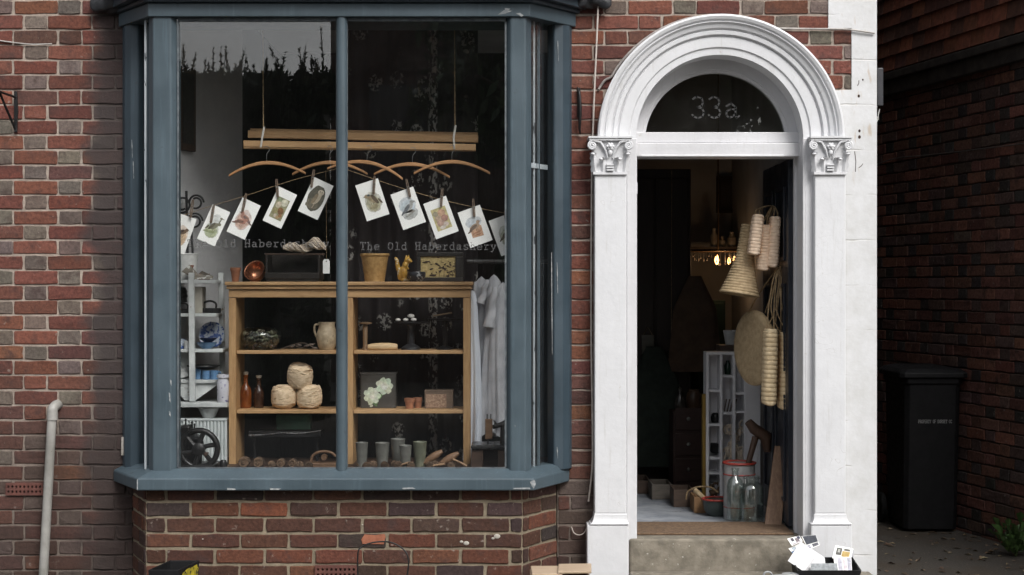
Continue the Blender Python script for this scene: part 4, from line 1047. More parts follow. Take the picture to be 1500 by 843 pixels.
# alley plant, cable on the dark wall, litter
def leafplant(base, n, hgt, label):
    t = thing("weed_plant", base, label, "plant"); mb = MB()
    for i in range(n):
        a = random.uniform(0, 2 * math.pi); ln = hgt * random.uniform(.5, 1); tilt = random.uniform(.15, .9)
        d = Vector((math.cos(a) * math.sin(tilt), math.sin(a) * math.sin(tilt), math.cos(tilt)))
        b = Vector(base) + Vector((random.uniform(-.04, .04), random.uniform(-.04, .04), 0))
        q = d.cross(Vector((0, 0, 1))).normalized(); sag = Vector((0, 0, -1)) * ln * .25
        for j in range(3):
            s = b + d * ln * (.25 + .28 * j); l2 = ln * random.uniform(.3, .5); dd = (d + q * random.uniform(-.9, .9) + Vector((0, 0, random.uniform(-.1, .5)))).normalized(); qq = dd.cross(Vector((random.random(), random.random(), 1))).normalized()
            wv = l2 * .2; m2 = s + dd * l2 * .5 + Vector((0, 0, .01)); e = s + dd * l2 + sag * .4
            mb.add([s, m2 + qq * wv, e, m2 - qq * wv], [(0, 1, 2), (0, 2, 3)], vary((.05, .10, .025), .35))
    mb.build("leaf", vcol("weed_leaf", rough=.5), t)
    st = MB()
    for i in range(7):
        a = random.uniform(0, 6.3); st.tube([base, Vector(base) + Vector((math.cos(a) * .05, math.sin(a) * .05, hgt * random.uniform(.4, .8)))], .0025, 5)
    st.build("stem", plain("stem", (.06, .09, .03)), t)
leafplant(Vector((X(1484, 1.55), 1.5, 0)), 60, .24, "leafy green weed growing at the foot of the alley wall")
def nbpt(py, y, off=-.012):
    p = s1.lerp(s0, (s1.y - y) / (s1.y - s0.y)); nrm = Vector((-ND.y, ND.x, 0)); nrm = -nrm if nrm.x > 0 else nrm
    p = p + nrm * .014; return Vector((p.x, p.y, 1.6 - (py - 421.5) * K(p.y)))
tubething("cable", curve([nbpt(242, 3.62), nbpt(232, 3.3), nbpt(228, 2.9), nbpt(220, 2.3), nbpt(213, 1.85), nbpt(206, 1.5)]), .004, plain("dull_cable", (.12, .10, .09), rough=.6), "thin cable sagging along the dark alley wall", "cable")
lt = MB(); lt.keepn = True
for i in range(420):
    y = random.uniform(.6, 3.3); x = random.uniform(QX + .05, 3.3)
    wx = s0.lerp(s1, (y - s0.y) / (s1.y - s0.y)).x
    if x > wx - .02 or (random.random() > .35 + .6 * max(0, 1 - abs(wx - x - .25) / .5)): continue
    a = random.uniform(0, 6.3); l = random.uniform(.012, .032); q = Vector((math.cos(a), math.sin(a), 0)); p = Vector((-q.y, q.x, 0)); c = Vector((x, y, .004))
    lt.add([c - q * l, c + p * l * .45 + Vector((0, 0, random.uniform(.002, .012))), c + q * l, c - p * l * .45 + Vector((0, 0, random.uniform(.001, .008)))], [(0, 1, 2), (0, 2, 3)], vary(random.choice([(.15, .10, .06), (.09, .06, .04), (.22, .17, .11)]), .3))
o = lt.build("leaf_litter", vcol("dead_leaf", rough=.9)); tag(o, "dry brown leaf litter scattered over the alley floor", "leaf litter", kind="stuff")
# ------------------------------------------------------------------ window display
YC = .15                       # front of the pine shelves
ZP = Z(686, -.02)              # display platform
mb = MB(); mb.prismz([(-1.742, .225), (-1.742, .05), (-1.664, -.2245), (.0, -.2245), (.16, .03), (.27, .10), (.27, .46), (-1.66, .46)], ZP - .04, ZP)
struct(mb.build("display_platform", m_darkwood, bevel=.003))["kind"] = "structure"
cab = thing("pine_shelf_unit", (X(512, YC), YC + .12, ZP), "open fronted pine shelf unit with a moulded cornice behind the bay window", "shelf unit")
def cbox(nm, px0, px1, py0, py1, y0, y1, mat, bev=.003):
    mb = MB(); a = W(px0, py1, YC); b = W(px1, py0, YC); mb.box(a.x, b.x, y0, y1, a.z, b.z); return mb.build(nm, mat, cab, bevel=bev)
for px0, px1 in ((335, 345.5), (505, 517), (678.5, 689)): cbox("upright", px0, px1, 436.5, 686, YC, YC + .25, m_pinez)
for px0, px1 in ((346, 504.5), (517.5, 678)):
    cbox("shelf", px0, px1, 514, 519, YC + .012, YC + .245, m_pine); cbox("shelf", px0, px1, 601, 606.5, YC + .012, YC + .245, m_pine); cbox("shelf", px0, px1, 681.5, 685.9, YC + .012, YC + .245, m_pine)
cbox("cornice", 335, 689, 424.2, 436.2, YC - .004, YC + .25, m_pine)
cbox("cornice", 332.5, 691, 418.6, 424, YC - .018, YC + .25, m_pine, .004); cbox("cornice", 330.5, 693, 413, 418.4, YC - .030, YC + .25, m_pine, .004)
ZS0, ZS1, ZS2, ZSB = Z(413, YC), Z(514, YC), Z(601, YC), Z(681.5, YC)
ZTOP = ZS0 + .001
def at(px, z, y): return Vector((X(px, y), y, z))
def lathe_thing(name, px, z, y, prof, mat, label, cat, n=28, group=None, smooth=40, rf=None, rot=None):
    c = at(px, z, y); mb = MB(); M = Matrix.Translation(c)
    if rot: M = M @ rot
    mb.lathe(prof, n, M, rf=rf); o = mb.build(name, mat, smooth=smooth, origin=c); return tag(o, label, cat, group)
k3 = K(.27)

# --- on top of the unit
lathe_thing("flower_pot", 345, ZTOP, .27, [(0, 0), (.017, 0), (.024, .055), (.027, .056), (.027, .072), (.022, .072), (.020, .05), (0, .05)], m_terra, "small terracotta pot at the left end of the shelf top", "pot")
bt = thing("copper_bowl", at(374, ZTOP, .26), "round copper bowl tipped towards the street on the shelf top", "bowl")
T = Matrix.Translation(at(374, ZTOP + .052, .26)) @ Matrix.Rotation(R(58), 4, 'X') @ Matrix.Rotation(R(-18), 4, 'Y')
pr = [(.0, -.05), (.025, -.048), (.045, -.03), (.054, -.004), (.054, .012), (.057, .014), (.052, .012), (.050, -.004), (.042, -.026), (.02, -.043), (0, -.044)]
mb = MB(); mb.lathe(pr, 32, T); mb.build("bowl", m_copper, bt, smooth=50)
mb = MB(); mb.lathe([(.026, 0), (.03, .006), (.026, .012)], 24, Matrix.Translation(at(374, ZTOP, .26))); mb.build("ring_stand", m_copper, bt, smooth=50)
# dark basket with hank of wool
tk = thing("dark_wire_basket", at(432, ZTOP, .27), "dark rough wooden trug on the shelf top under the wool", "basket")
mb = MB(); M = Matrix.Translation(at(432, ZTOP, .27)); hx, hy = 38 * k3, .085
mb.box(-hx, hx, -hy, hy, 0, .012, M=M)
for s in (-1, 1): mb.box(-hx - .006, hx + .006, s * hy - .006, s * hy + .006, .0125, .14 if s > 0 else .045, M=M); mb.box(s * hx - .006, s * hx + .006, -hy + .0065, hy - .0065, .0125, .135, M=M)
mb.build("box", wood("driftwood", (.024, .019, .016), (.010, .008, .006), 'x'), tk, bevel=.003)
mb = MB(); mb.box(-hx - .02, hx + .02, -.012, .02, .1355, .1445, M=M); mb.build("top_slat", m_darkwood, tk, bevel=.002)
wo = MB(); c0 = at(446, ZTOP + .1465, .265)
for i in range(46):                         # hank of raw wool: many loose loops twisted together
    ph = random.uniform(0, 6.3); r0 = random.uniform(.3, 1); pts = []
    for j in range(15):
        t = j / 14; env = .010 + .016 * math.sin(math.pi * min(1, max(0, t * 1.05))) * (1 + .35 * math.sin(t * 11)) + (.012 if t > .62 else 0) * math.sin((t - .62) / .38 * math.pi)
        a = ph + t * 9
        pts.append(c0 + Vector(((t - .5) * 62 * k3, math.cos(a) * env * r0, .026 + math.sin(a) * env * r0 + (.022 * math.sin((t - .55) / .45 * math.pi) if t > .55 else .006 * math.sin(t * 8)))))
    wo.tube(curve(pts, 2), .0034, 5)
tag(wo.build("wool_hank", m_wool, smooth=60), "twisted hank of undyed wool lying on the dark trug", "wool")
# swing tag
tg = thing("swing_tag", W(478, 400, .10), "white card swing tag with punched top hanging beside the window mullion", "tag")
mb = MB(); a = W(473, 401, .10); b = W(483, 380, .10); mx_ = (a.x + b.x) / 2; wv = (b.x - a.x) / 2
mb.prism([(a.x, a.z), (b.x, a.z), (b.x, b.z - .010), (b.x - wv * .4, b.z), (a.x + wv * .4, b.z), (a.x, b.z - .010)], .10, .1012); mb.build("card", m_card, tg)
mb = MB(); mb.ball((mx_, .0995, b.z - .011), (.003, .0008, .003), 10, 6); mb.build("eyelet", m_black, tg)
mb = MB(); mb.tube([(mx_, .10, b.z - .008), (mx_ + .002, .10, b.z + .06), (mx_ - .004, .11, Z(250, .1))], .0007, 4); mb.build("thread", m_rope, tg)
# wicker basket
lathe_thing("wicker_basket", 549, ZTOP, .26, [(0, 0), (.052, 0), (.050, .004)] + [(.050 + .019 * (i / 26) ** 1.1 + .0012 * (i % 2), .006 + .124 * i / 26) for i in range(27)] + [(.073, .131), (.075, .137), (.072, .143), (.066, .140), (.062, .12), (.046, .01), (0, .009)], plain("golden_wicker", (.55, .34, .13), (.38, .22, .075), sc=50, rough=.6, bmp=.4, bsc=200), "tapered golden wicker basket on the shelf top beside the squirrel", "basket", n=72, rf=lambda a, z, j: 1 + .014 * math.sin(a * 24 + (j % 2) * math.pi), smooth=70)
# squirrel
c = at(591, ZTOP, .24); sq = thing("ceramic_squirrel", c, "yellow and cream ceramic squirrel with upright tail on the shelf top", "ornament")
mb = MB(); E = lambda x, z, rx, rz, ry=.018, a=0, col=None: mb.ball(c + Vector((x, 0, z)), (rx, ry, rz), 14, 10, rot=Matrix.Rotation(a, 3, 'Y'), col=col)
yl_, cr_ = (.52, .33, .07), (.62, .55, .42)
E(.000, .045, .020, .038); E(.010, .085, .016, .022, a=.3); E(.022, .108, .019, .016); E(.036, .104, .010, .009); E(.014, .126, .004, .012, .005); E(.027, .127, .004, .012, .005)
E(-.02, .04, .012, .035, .013); E(-.03, .08, .012, .034, .013, -.15); E(-.035, .110, .010, .018, .011, -.5); E(.018, .07, .014, .006, .008, .5); E(.008, .008, .026, .009)
mb.build("figure", plain("yellow_glaze", (.50, .30, .06), (.40, .22, .04), sc=25, rough=.3, spots=((.62, .56, .44), 30, .60)), sq, remesh=.0028)
mb = MB(); mb.ball(c + Vector((.024, -.018, .111)), .003, 8, 6); mb.build("eye", m_black, sq)
lathe_thing("patterned_bowl", 610, ZTOP, .20, [(0, 0), (.025, 0), (.045, .022), (.047, .045), (.044, .050), (.040, .045), (.036, .02), (0, .012)], plain("dark_slip", (.035, .038, .045), (.015, .016, .02), sc=8, rough=.35, spots=((.35, .36, .36), 28, .60)), "squat dark bowl with pale pattern in front of the framed picture", "bowl")
pf = thing("framed_picture", at(645, ZTOP, .33), "black framed gold picture of dark trees standing on the shelf top", "picture")
a, b = at(611, ZTOP, .33), at(679, ZTOP, .33); zt = Z(370, .33); fw_ = .035
mb = MB(); mb.box(a.x, b.x, .32, .34, a.z, a.z + .022); mb.box(a.x, b.x, .32, .34, zt - fw_ * .6, zt); mb.box(a.x, a.x + fw_ * .55, .3203, .3397, a.z + .0222, zt - fw_ * .6 - .0002); mb.box(b.x - fw_ * 1.2, b.x, .3203, .3397, a.z + .0222, zt - fw_ * .6 - .0002); mb.build("frame", plain("black_frame", (.02, .018, .016), rough=.5), pf, bevel=.003)
mb = MB(); X0, X1, Z0, Z1 = a.x + fw_ * .55, b.x - fw_ * 1.2, a.z + .0222, zt - fw_ * .6
mb.add([(X0, .33, Z0), (X1, .33, Z0), (X1, .33, Z1), (X0, .33, Z1)], [(0, 1, 2, 3)], (.46, .36, .16))
dk = (.045, .028, .018)
for _ in range(44):
    u = min(.97, max(.03, random.gauss(.66, .17))); v = min(.93, max(.06, random.gauss(.38, .2)))
    mb.ell(X0 + u * (X1 - X0), Z0 + v * (Z1 - Z0), random.uniform(.004, .011), random.uniform(.002, .005), .3285 - random.uniform(0, .0005), dk, random.uniform(-.4, .4), 9, jit=.3)
for u, v, r in ((.12, .72, .013), (.2, .75, .012), (.07, .15, .012), (.5, .95, .008), (.9, .12, .01), (.35, .1, .02)): mb.ell(X0 + u * (X1 - X0), Z0 + v * (Z1 - Z0), r, r * .3, .3279, dk, 0, 10, jit=.3)
for u in (.52, .66, .8, .9): mb.poly([(X0 + u * (X1 - X0), Z0 + .004), (X0 + u * (X1 - X0) + .003, Z0 + .004), (X0 + u * (X1 - X0) + .004, Z0 + .035), (X0 + u * (X1 - X0) + .002, Z0 + .035)], .3275, dk)
mb.build("painting", m_print, pf)

# --- upper shelf
gb = thing("glass_bowl", at(382, ZS1, .27), "round glass bowl heaped with petals and stones on the upper shelf", "bowl")
T = Matrix.Translation(at(382, ZS1 + .001, .27)); R_ = 30 * k3
mb = MB(); pr = [(0, 0), (R_ * .6, 0)] + [(R_ * math.sin(a), .065 - .065 * math.cos(a)) for a in [R(40 + i * 10) for i in range(11)]]; pr += [(r - .003, z) for r, z in pr[::-1]]
mb.lathe(pr, 40, T); mb.build("bowl", glassmat("bowl_glass", (.82, .85, .83), 1.45), gb, smooth=40)
mb = MB()
for i in range(150):
    a = random.uniform(0, 6.3); u = random.random() ** .5; z = random.uniform(.012, .09); rr_ = R_ * .9 * math.sqrt(max(.05, 1 - ((z - .06) / .075) ** 2)) * u
    mb.ball(T @ Vector((rr_ * math.cos(a), rr_ * math.sin(a), z + .01 * (1 - u))), (random.uniform(.006, .015), random.uniform(.006, .014), random.uniform(.004, .009)), 8, 6, vary(random.choice([(.06, .05, .045), (.16, .13, .10), (.35, .31, .24), (.22, .2, .16), (.10, .06, .05), (.30, .27, .2)]), .3), rot=Matrix.Rotation(random.uniform(0, 3), 3, random.choice('XYZ')))
mb.build("petals", vcol("dried_petals"), gb, smooth=60)
tw = MB(); 
for pts in ([(415, 510), (430, 505), (446, 503), (458, 509)], [(430, 505), (440, 510), (452, 506), (462, 503)], [(405, 513), (420, 509), (432, 507)]):
    tw.tube(curve([W(px, py, .20) for px, py in pts], 4), .0022, 6)
for px, py in ((438, 506), (449, 507), (456, 505), (427, 508), (461, 510)):
    tw.ball(W(px, py, .2), (.014, .004, .006), 8, 6, rot=Matrix.Rotation(random.uniform(-.6, .6), 3, 'Y'))
tag(tw.build("dried_twig", plain("twig", (.13, .10, .08), (.06, .045, .035)), smooth=60), "dried twig with curled leaves between glass bowl and jug", "twig")
jg = thing("stoneware_jug", at(479, ZS1, .25), "speckled buff stoneware jug on the upper shelf beside the mullion", "jug")
mb = MB(); mb.lathe([(0, 0), (.036, 0), (.046, .018), (.055, .06), (.053, .085), (.043, .112), (.040, .128), (.044, .142), (.040, .142), (.036, .125), (.046, .06), (.03, .01), (0, .008)], 32, Matrix.Translation(at(479, ZS1, .25))); m_stone = plain("buff_stoneware", (.46, .37, .25), (.32, .25, .16), sc=40, rough=.5, spots=((.15, .1, .06), 60, .66)); mb.build("body", m_stone, jg, smooth=40)
mb = MB(); c = at(479, ZS1, .25); mb.tube(curve([c + Vector((-.042, 0, .130)), c + Vector((-.062, 0, .126)), c + Vector((-.064, 0, .095)), c + Vector((-.054, 0, .066))], 5), .0055, 8); mb.build("handle", m_stone, jg, smooth=50)
lathe_thing("wooden_spindle", 535, ZS1, .26, [(0, 0), (.017, 0), (.017, .008), (.0115, .012), (.0125, .06), (.013, .12), (.010, .130), (.034, .133), (.036, .138), (.012, .142), (0, .142)], wood("worn_bobbin", (.25, .16, .09), (.14, .09, .05), 'z'), "turned wooden spindle with a flat top on the upper shelf", "spindle")
db = thing("dough_trough", at(559, ZS1, .20), "pale carved wooden scoop lying on the upper shelf", "scoop")
mb = MB(); c = at(559, ZS1 + .017, .20); prb = [(0, -.072), (.012, -.07), (.017, -.05), (.0205, -.01), (.021, .03), (.018, .065), (.014, .08), (0, .081)]
mb.lathe(prb, 20, Matrix.Translation(c) @ Matrix.Rotation(R(90), 4, 'Y')); mb.build("scoop", wood("pale_sycamore", (.58, .42, .24), (.44, .30, .16), 'x', knots=False), db, smooth=45)
mb = MB(); mb.lathe([(0, 0), (.012, 0), (.010, .004), (0, .005)], 14, Matrix.Translation(c + Vector((-.0735, -.004, 0))) @ Matrix.Rotation(R(-90), 4, 'Y')); mb.build("end_grain", plain("dark_endgrain", (.25, .14, .08)), db)
cs = thing("cake_stand", at(602, ZS1, .27), "dark metal cake stand carrying white eggs on the upper shelf", "cake stand")
mb = MB(); mb.lathe([(0, 0), (.05, 0), (.048, .012), (.02, .03), (.016, .10), (.025, .132), (.085, .138), (.087, .145), (.08, .143), (0, .140)], 32, Matrix.Translation(at(602, ZS1, .27))); mb.build("stand", plain("pewter", (.05, .052, .055), (.03, .03, .033), rough=.4, metal=.5), cs, smooth=40)
egg = None
for i, (px, dz, r, lb) in enumerate(((583, 0, .010, "smallest white egg at the left of the cake stand"), (594, 0, .0105, "white egg lying in the middle of the cake stand"), (606, 0, .0115, "white egg at the right end of the cake stand row"), (602, .017, .0135, "large white egg resting on top of the others"))):
    p = at(px, ZS1 + .1455, .235); mb = MB(); mb.ball(p + Vector((0, .01 * (i % 2), r * .8 + dz)), (r * 1.35, r, r * .82), 14, 10)
    tag(mb.build("egg", plain("eggshell", (.72, .70, .66), (.6, .58, .54), rough=.5) if i == 0 else bpy.data.materials["eggshell"], smooth=60), lb, "egg", "white eggs on the cake stand")
ds = thing("pedestal_dish", at(652, ZS1, .29), "thin dark pedestal dish at the right of the upper shelf", "dish")
mb = MB(); mb.lathe([(0, 0), (.045, 0), (.04, .008), (.012, .02), (.010, .13), (.02, .148), (.09, .155), (.092, .159), (0, .157)], 28, Matrix.Translation(at(652, ZS1, .29))); mb.build("dish", m_black, ds, smooth=40)
mb = MB(); mb.tube([W(635, 463, .26), W(662, 458.5, .26)], .004, 7); tag(mb.build("wooden_stick", wood("stick", (.38, .27, .16), (.25, .17, .09), 'x')), "short pale stick lying across the dark pedestal dish", "stick")

# --- lower shelf
m_amber = plain("amber_glass", (.22, .06, .012), (.12, .03, .006), rough=.15, bmp=0)
for px, s, lb in ((360, 1, "amber glass bottle with pale stopper on the lower shelf at left"), (379, .9, "brown glass bottle beside the twine on the lower shelf")):
    b_ = thing("glass_bottle", at(px, ZS2, .29), lb, "bottle", "amber bottles on the lower shelf")
    mb = MB(); mb.lathe([(0, 0), (.026 * s, 0), (.030 * s, .006), (.030 * s, .08 * s), (.024 * s, .105 * s), (.011, .125 * s), (.010, .155 * s), (.013, .158 * s), (.013, .168 * s), (0, .168 * s)], 24, Matrix.Translation(at(px, ZS2, .29))); mb.build("glass", m_amber if s == 1 else plain("brown_glass", (.05, .022, .012), (.03, .012, .007), rough=.15, bmp=0), b_, smooth=40)
    mb = MB(); mb.lathe([(.009, .1685 * s), (.014, .172 * s), (.015, .185 * s), (0, .188 * s)], 16, Matrix.Translation(at(px, ZS2, .29))); mb.build("stopper", plain("stopper", (.35, .30, .24)), b_, smooth=40)
def twineball(name, c, label):
    mb = MB(); H, Rb = .122, .060
    rad = lambda z: Rb * (.60 + .40 * math.sqrt(max(0, 1 - abs(z / H * 2 - 1) ** 2.6)))
    mb.lathe([(0, .0), (Rb * .5, 0)] + [(rad(H * i / 12) * .965, .001 + (H - .002) * i / 12) for i in range(13)] + [(Rb * .4, H), (.012, H - .004), (0, H - .02)], 28)
    for i in range(30):
        a0 = random.uniform(0, 6.3); tl_ = random.choice((random.uniform(.62, .95), random.uniform(.3, .6))) * random.choice((-1, 1)); zc = random.uniform(-.22, .22) * H; pts = []
        for j in range(32):
            a = 2 * math.pi * j / 32; z = min(H * .995, max(H * .005, H / 2 + zc * (1 - abs(tl_)) + math.sin(a + a0) * H * .5 * tl_))
            r = rad(z) + .0006 + .0012 * (i % 3); pts.append((r * math.cos(a), r * math.sin(a), z))
        mb.tube(pts, .0034, 6, closed=True)
    for i in range(5):
        zz_ = H * (.3 + .1 * i) ; mb.tube([((rad(zz_) + .003) * math.cos(a), (rad(zz_) + .003) * math.sin(a), zz_ + .008 * math.sin(a + i)) for a in [k * 2 * math.pi / 32 for k in range(32)]], .003, 6, closed=True)
    o = mb.build(name, m_twine, smooth=60, origin=(0, 0, 0)); tag(o, label, "twine", "balls of twine stacked on the lower shelf"); o.location = c; return o
tb0 = twineball("twine_ball", at(416, ZS2, .25), "ball of twine at the lower left of the stack of three")
dup(tb0, at(453, ZS2, .25), (0, 0, 2), "ball of twine at the lower right of the stack of three")
dup(tb0, at(438.5, ZS2 + .108, .262), (R(-14), R(8), 4), "topmost ball of twine, resting on the other two")
tn = thing("painted_tin", at(554, ZS2, .28), "square dark tin painted with two white roses on the lower shelf", "tin")
a, b = at(528.5, ZS2, .28), at(580, ZS2, .28); zt = Z(547, .28)
mb = MB(); mb.box(a.x, b.x, .265, .365, a.z, zt - .006); mb.build("body", plain("dark_grey_tin", (.065, .062, .056), (.045, .042, .038), rough=.45), tn, bevel=.004)
mb = MB(); mb.box(a.x - .003, b.x + .003, .262, .368, zt - .0055, zt + .004); mb.build("lid", plain("tin_lid", (.10, .095, .085), rough=.4), tn, bevel=.003)
mb = MB()
for px, py in ((563, 566), (545, 580)):
    p = W(px, py, .263)
    for i in range(7):
        a_ = i * .9; mb.ell(p.x + .024 * math.cos(a_), p.z + .024 * math.sin(a_), .022, .017, .2642 - i * .0001, vary((.55, .60, .48), .1), a_, 12, jit=.1)
    for i in range(4): mb.ell(p.x + .009 * math.cos(i * 1.6), p.z + .008 * math.sin(i * 1.6), .014, .011, .2633 - i * .0001, vary((.66, .68, .58), .06), i, 10, jit=.1)
for px, py, an in ((556, 583, .8), (560, 578, .3), (552, 590, 1.2), (549, 592, -.8)):
    p = W(px, py, .263); mb.ell(p.x, p.z, .018, .006, .2645, (.13, .24, .09), an, 10)
for px, py in ((542, 592), (544, 595)): p = W(px, py, .263); mb.ell(p.x, p.z, .009, .006, .2646, (.5, .53, .42), .4, 9)
mb.build("painted_roses", m_print, tn)
for px, s, lb in ((600, 1, "small terracotta pot with rim in front on the lower shelf"), (612, .9, "smaller terracotta pot behind, next to the wooden box")):
    lathe_thing("flower_pot", px, ZS2, .25 if s == 1 else .29, [(0, 0), (.020 * s, 0), (.0235 * s, .034), (.027 * s, .035), (.027 * s, .053), (.022 * s, .053), (.02 * s, .03), (0, .03)], m_terra, lb, "pot")
bx_ = thing("wooden_box", at(642, ZS2, .27), "small wooden box with a speckled paper front on the lower shelf", "box")
a, b = at(622, ZS2, .25), at(655, ZS2, .25); zt = Z(572, .25)
mb = MB(); mb.box(a.x, b.x + .03, .252, .36, a.z, zt); mb.build("box", wood("box_wood", (.16, .11, .075), (.08, .055, .04), 'x'), bx_, bevel=.002)
mb = MB(); mb.box(a.x + .006, b.x - .004, .249, .2515, a.z + .004, zt - .02); mb.build("label", plain("speckled_paper", (.40, .28, .19), (.22, .13, .09), sc=120, rough=.8), bx_)

# --- bottom compartment and platform front
sc1 = thing("balance_tray", W(420, 640, .27), "dark flat tray with a shiny front edge in the bottom compartment", "tray")
mb = MB(); mb.tube(curve([W(364, 638, .25), W(390, 637, .25), W(412, 634.5, .25), W(440, 635, .25), W(470, 631, .25)], 4), .0035, 7); mb.build("rim", plain("bright_steel", (.45, .45, .44), (.25, .25, .25), rough=.25, metal=.9), sc1, smooth=60)
mb = MB(); a, b = W(364, 640, .25), W(470, 632, .25); mb.box(a.x, b.x, .252, .36, a.z - .004, b.z); mb.build("plate", m_black, sc1, bevel=.003)
mb = MB(); mb.box(a.x + .02, a.x + .03, .29, .30, ZSB, a.z - .004); mb.build("leg", m_black, sc1)
mb = MB(); mb.box(b.x - .03, b.x - .02, .29, .30, ZSB, a.z - .004); mb.build("leg", m_black, sc1)
mb = MB(); a, b = W(405, 623, .30), W(455, 607.5, .30); mb.box(a.x, b.x, .29, .36, Z(631, .25) + .001, b.z); tag(mb.build("green_box", plain("green_tin", (.04, .13, .075), (.03, .08, .05), rough=.5), bevel=.003), "flat dull green box standing on the dark tray", "box")
m_cone = plain("brown_spool", (.16, .10, .06), (.08, .05, .03), sc=40, rough=.9, bmp=.7, bsc=140)
spool0 = None
for i, (px, py, r) in enumerate(((358, 676, .026), (379, 677, .025), (412, 677, .0215), (429, 677, .021))):
    c = Vector((X(px, .02), .02, ZP + r)); mb = MB(); M = Matrix.Translation(c) @ Matrix.Rotation(R(90), 4, 'X')
    mb.lathe([(0, -.03), (r * .25, -.03), (r * .3, -.026), (r * .8, -.03), (r, -.024), (r, .03), (r * .8, .034), (r * .35, .030), (r * .28, .038), (0, .036)], 22, M)
    tag(mb.build("wooden_bobbin", m_cone, smooth=40), ("brown bobbin end-on beside the shelf unit's left upright", "second brown bobbin, close to the left upright's one", "third brown bobbin in the middle of the platform", "brown bobbin nearest the wooden plane")[i], "bobbin", "brown bobbins lying end-on in the window")
pl = thing("wooden_plane", at(470, ZP, .02), "old wooden block plane with an arched handle beside the mullion", "plane")
m_oldw = wood("old_brown_wood", (.24, .14, .075), (.13, .07, .04), 'x')
mb = MB(); a, b = W(452, 685, -.02), W(492, 676, -.02); mb.box(a.x, b.x, -.02, .045, ZP + .0005, ZP + .025); mb.build("sole", m_oldw, pl, bevel=.004)
mb = MB(); mb.tube(curve([W(455, 677, .01), W(459, 667, .01), W(470, 662, .01), W(484, 663, .01), W(492, 669, .01)], 5), .007, 8); mb.build("handle", m_oldw, pl, smooth=50)
mb = MB(); M = Matrix.Translation(W(475, 670, .0)) @ Matrix.Rotation(R(90), 4, 'X'); mb.lathe([(0, -.02), (.014, -.02), (.016, 0), (.014, .02), (0, .02)], 18, M); mb.build("knob", m_oldw, pl, smooth=40)
cups = None
for i, (px, y, h, r, lb) in enumerate(((530, .02, .120, .030, "leftmost zinc beaker, a tall plain one in the row"), (560, .03, .118, .034, "zinc beaker with a flared dented side, second in the row"), (594, .00, .108, .030, "shortest zinc beaker, standing in front with a ridge"), (615, .04, .122, .034, "greenish zinc beaker at the right end of the row"), (583, .11, .13, .036, "darker zinc beaker at the back of the row"))):
    lathe_thing("zinc_beaker", px, ZP + .001, y, [(0, 0), (r * .74, 0), (r * .80, h * .1), (r * .9, h * .55), (r * .93, h * .6), (r * .93, h * .64), (r, h - .004), (r * 1.04, h), (r, h + .002), (r * .93, h - .004), (r * .7, .01), (0, .008)], m_zinc if i != 3 else plain("green_zinc", (.23, .235, .17), (.13, .14, .10), sc=14, rough=.5, metal=.3), lb, "beaker", group="zinc beakers in the window")
def shoelast(px0, py0, px1, py1, y, lb):
    a, b = W(px0, py0, y), W(px1, py1, y); mb = MB(); n_ = 12; pts = [a.lerp(b, i / n_) for i in range(n_ + 1)]
    mb.tube(pts, [.007 + .013 * math.sin(math.pi * min(1, .12 + i / n_ * .8)) ** 1.2 for i in range(n_ + 1)], 10); mb.ball(a, (.012, .012, .009), 10, 8)
    return tag(mb.build("wooden_last", m_oldw, smooth=50), lb, "shoe last", "wooden lasts lying in the window")
shoelast(622, 678, 648, 661, 0.03, "brown wooden last with pale toe leaning among the litter, left one"); shoelast(645, 680, 672, 664, 0.0, "brown wooden last with pale toe near the right upright")
for px0, py0, px1, py1, lb in ((663, 673, 684, 683, "tan wooden stick lying against the right upright"), (583, 683, 600, 678, "short pale stick lying before the beakers"), (625, 685, 652, 680, "thin brown stick between the wooden lasts")):
    a, b = W(px0, py0, -.03), W(px1, py1, -.03); a.z = max(a.z, ZP + .006); b.z = max(b.z, ZP + .006); mb = MB(); mb.tube([a, a.lerp(b, .5) + Vector((0, 0, .002)), b], [.006, .005, .006], 8); tag(mb.build("wooden_stick", wood("stick_" + str(px0), (.36, .23, .13), (.22, .13, .07), 'x', knots=False), smooth=50), lb, "stick")
# fir cones strewn along the platform
def cone_mesh():
    mb = MB()
    for i in range(60):
        t = i / 59; a = i * 2.4; r = .017 * math.sin(math.pi * (.12 + .8 * t)); z = .036 * t
        mb.ball((r * math.cos(a), r * math.sin(a), z + .004), (.006, .006, .003), 6, 4, rot=Matrix.Rotation(a, 3, 'Z'))
    return mb
fc = cone_mesh().build("fir_cone", m_cone, smooth=60, origin=(0, 0, 0)); n_c = 0
conep = [(531, .0), (545, .01), (557, -.03), (572, .0), (579, -.04), (543, -.05), (606, -.03), (623, -.02), (632, .02), (440, .0), (446, -.02), (395, -.03), (656, -.04)]
lbs = ["fir cone at the far left of the beaker row", "fir cone between the first two beakers", "fir cone in front of the flared beaker", "fir cone right of the flared beaker", "fir cone nearest the glass before the short beaker", "fir cone close to the glass left of the beakers", "fir cone at the foot of the greenish beaker", "fir cone right of the beaker row", "fir cone tucked beside the left wooden last", "fir cone left of the wooden plane", "fir cone touching the wooden plane's end", "fir cone between the brown bobbins", "fir cone before the right wooden last"]
for i, (px, y) in enumerate(conep):
    loc = Vector((X(px, y), y, ZP + .014)); rot = (R(90), random.uniform(-.4, .4), random.uniform(0, 6))
    if i == 0: fc.location = loc; fc.rotation_euler = rot; tag(fc, lbs[0], "fir cone", "fir cones on the window platform")
    else: dup(fc, loc, rot, lbs[i])

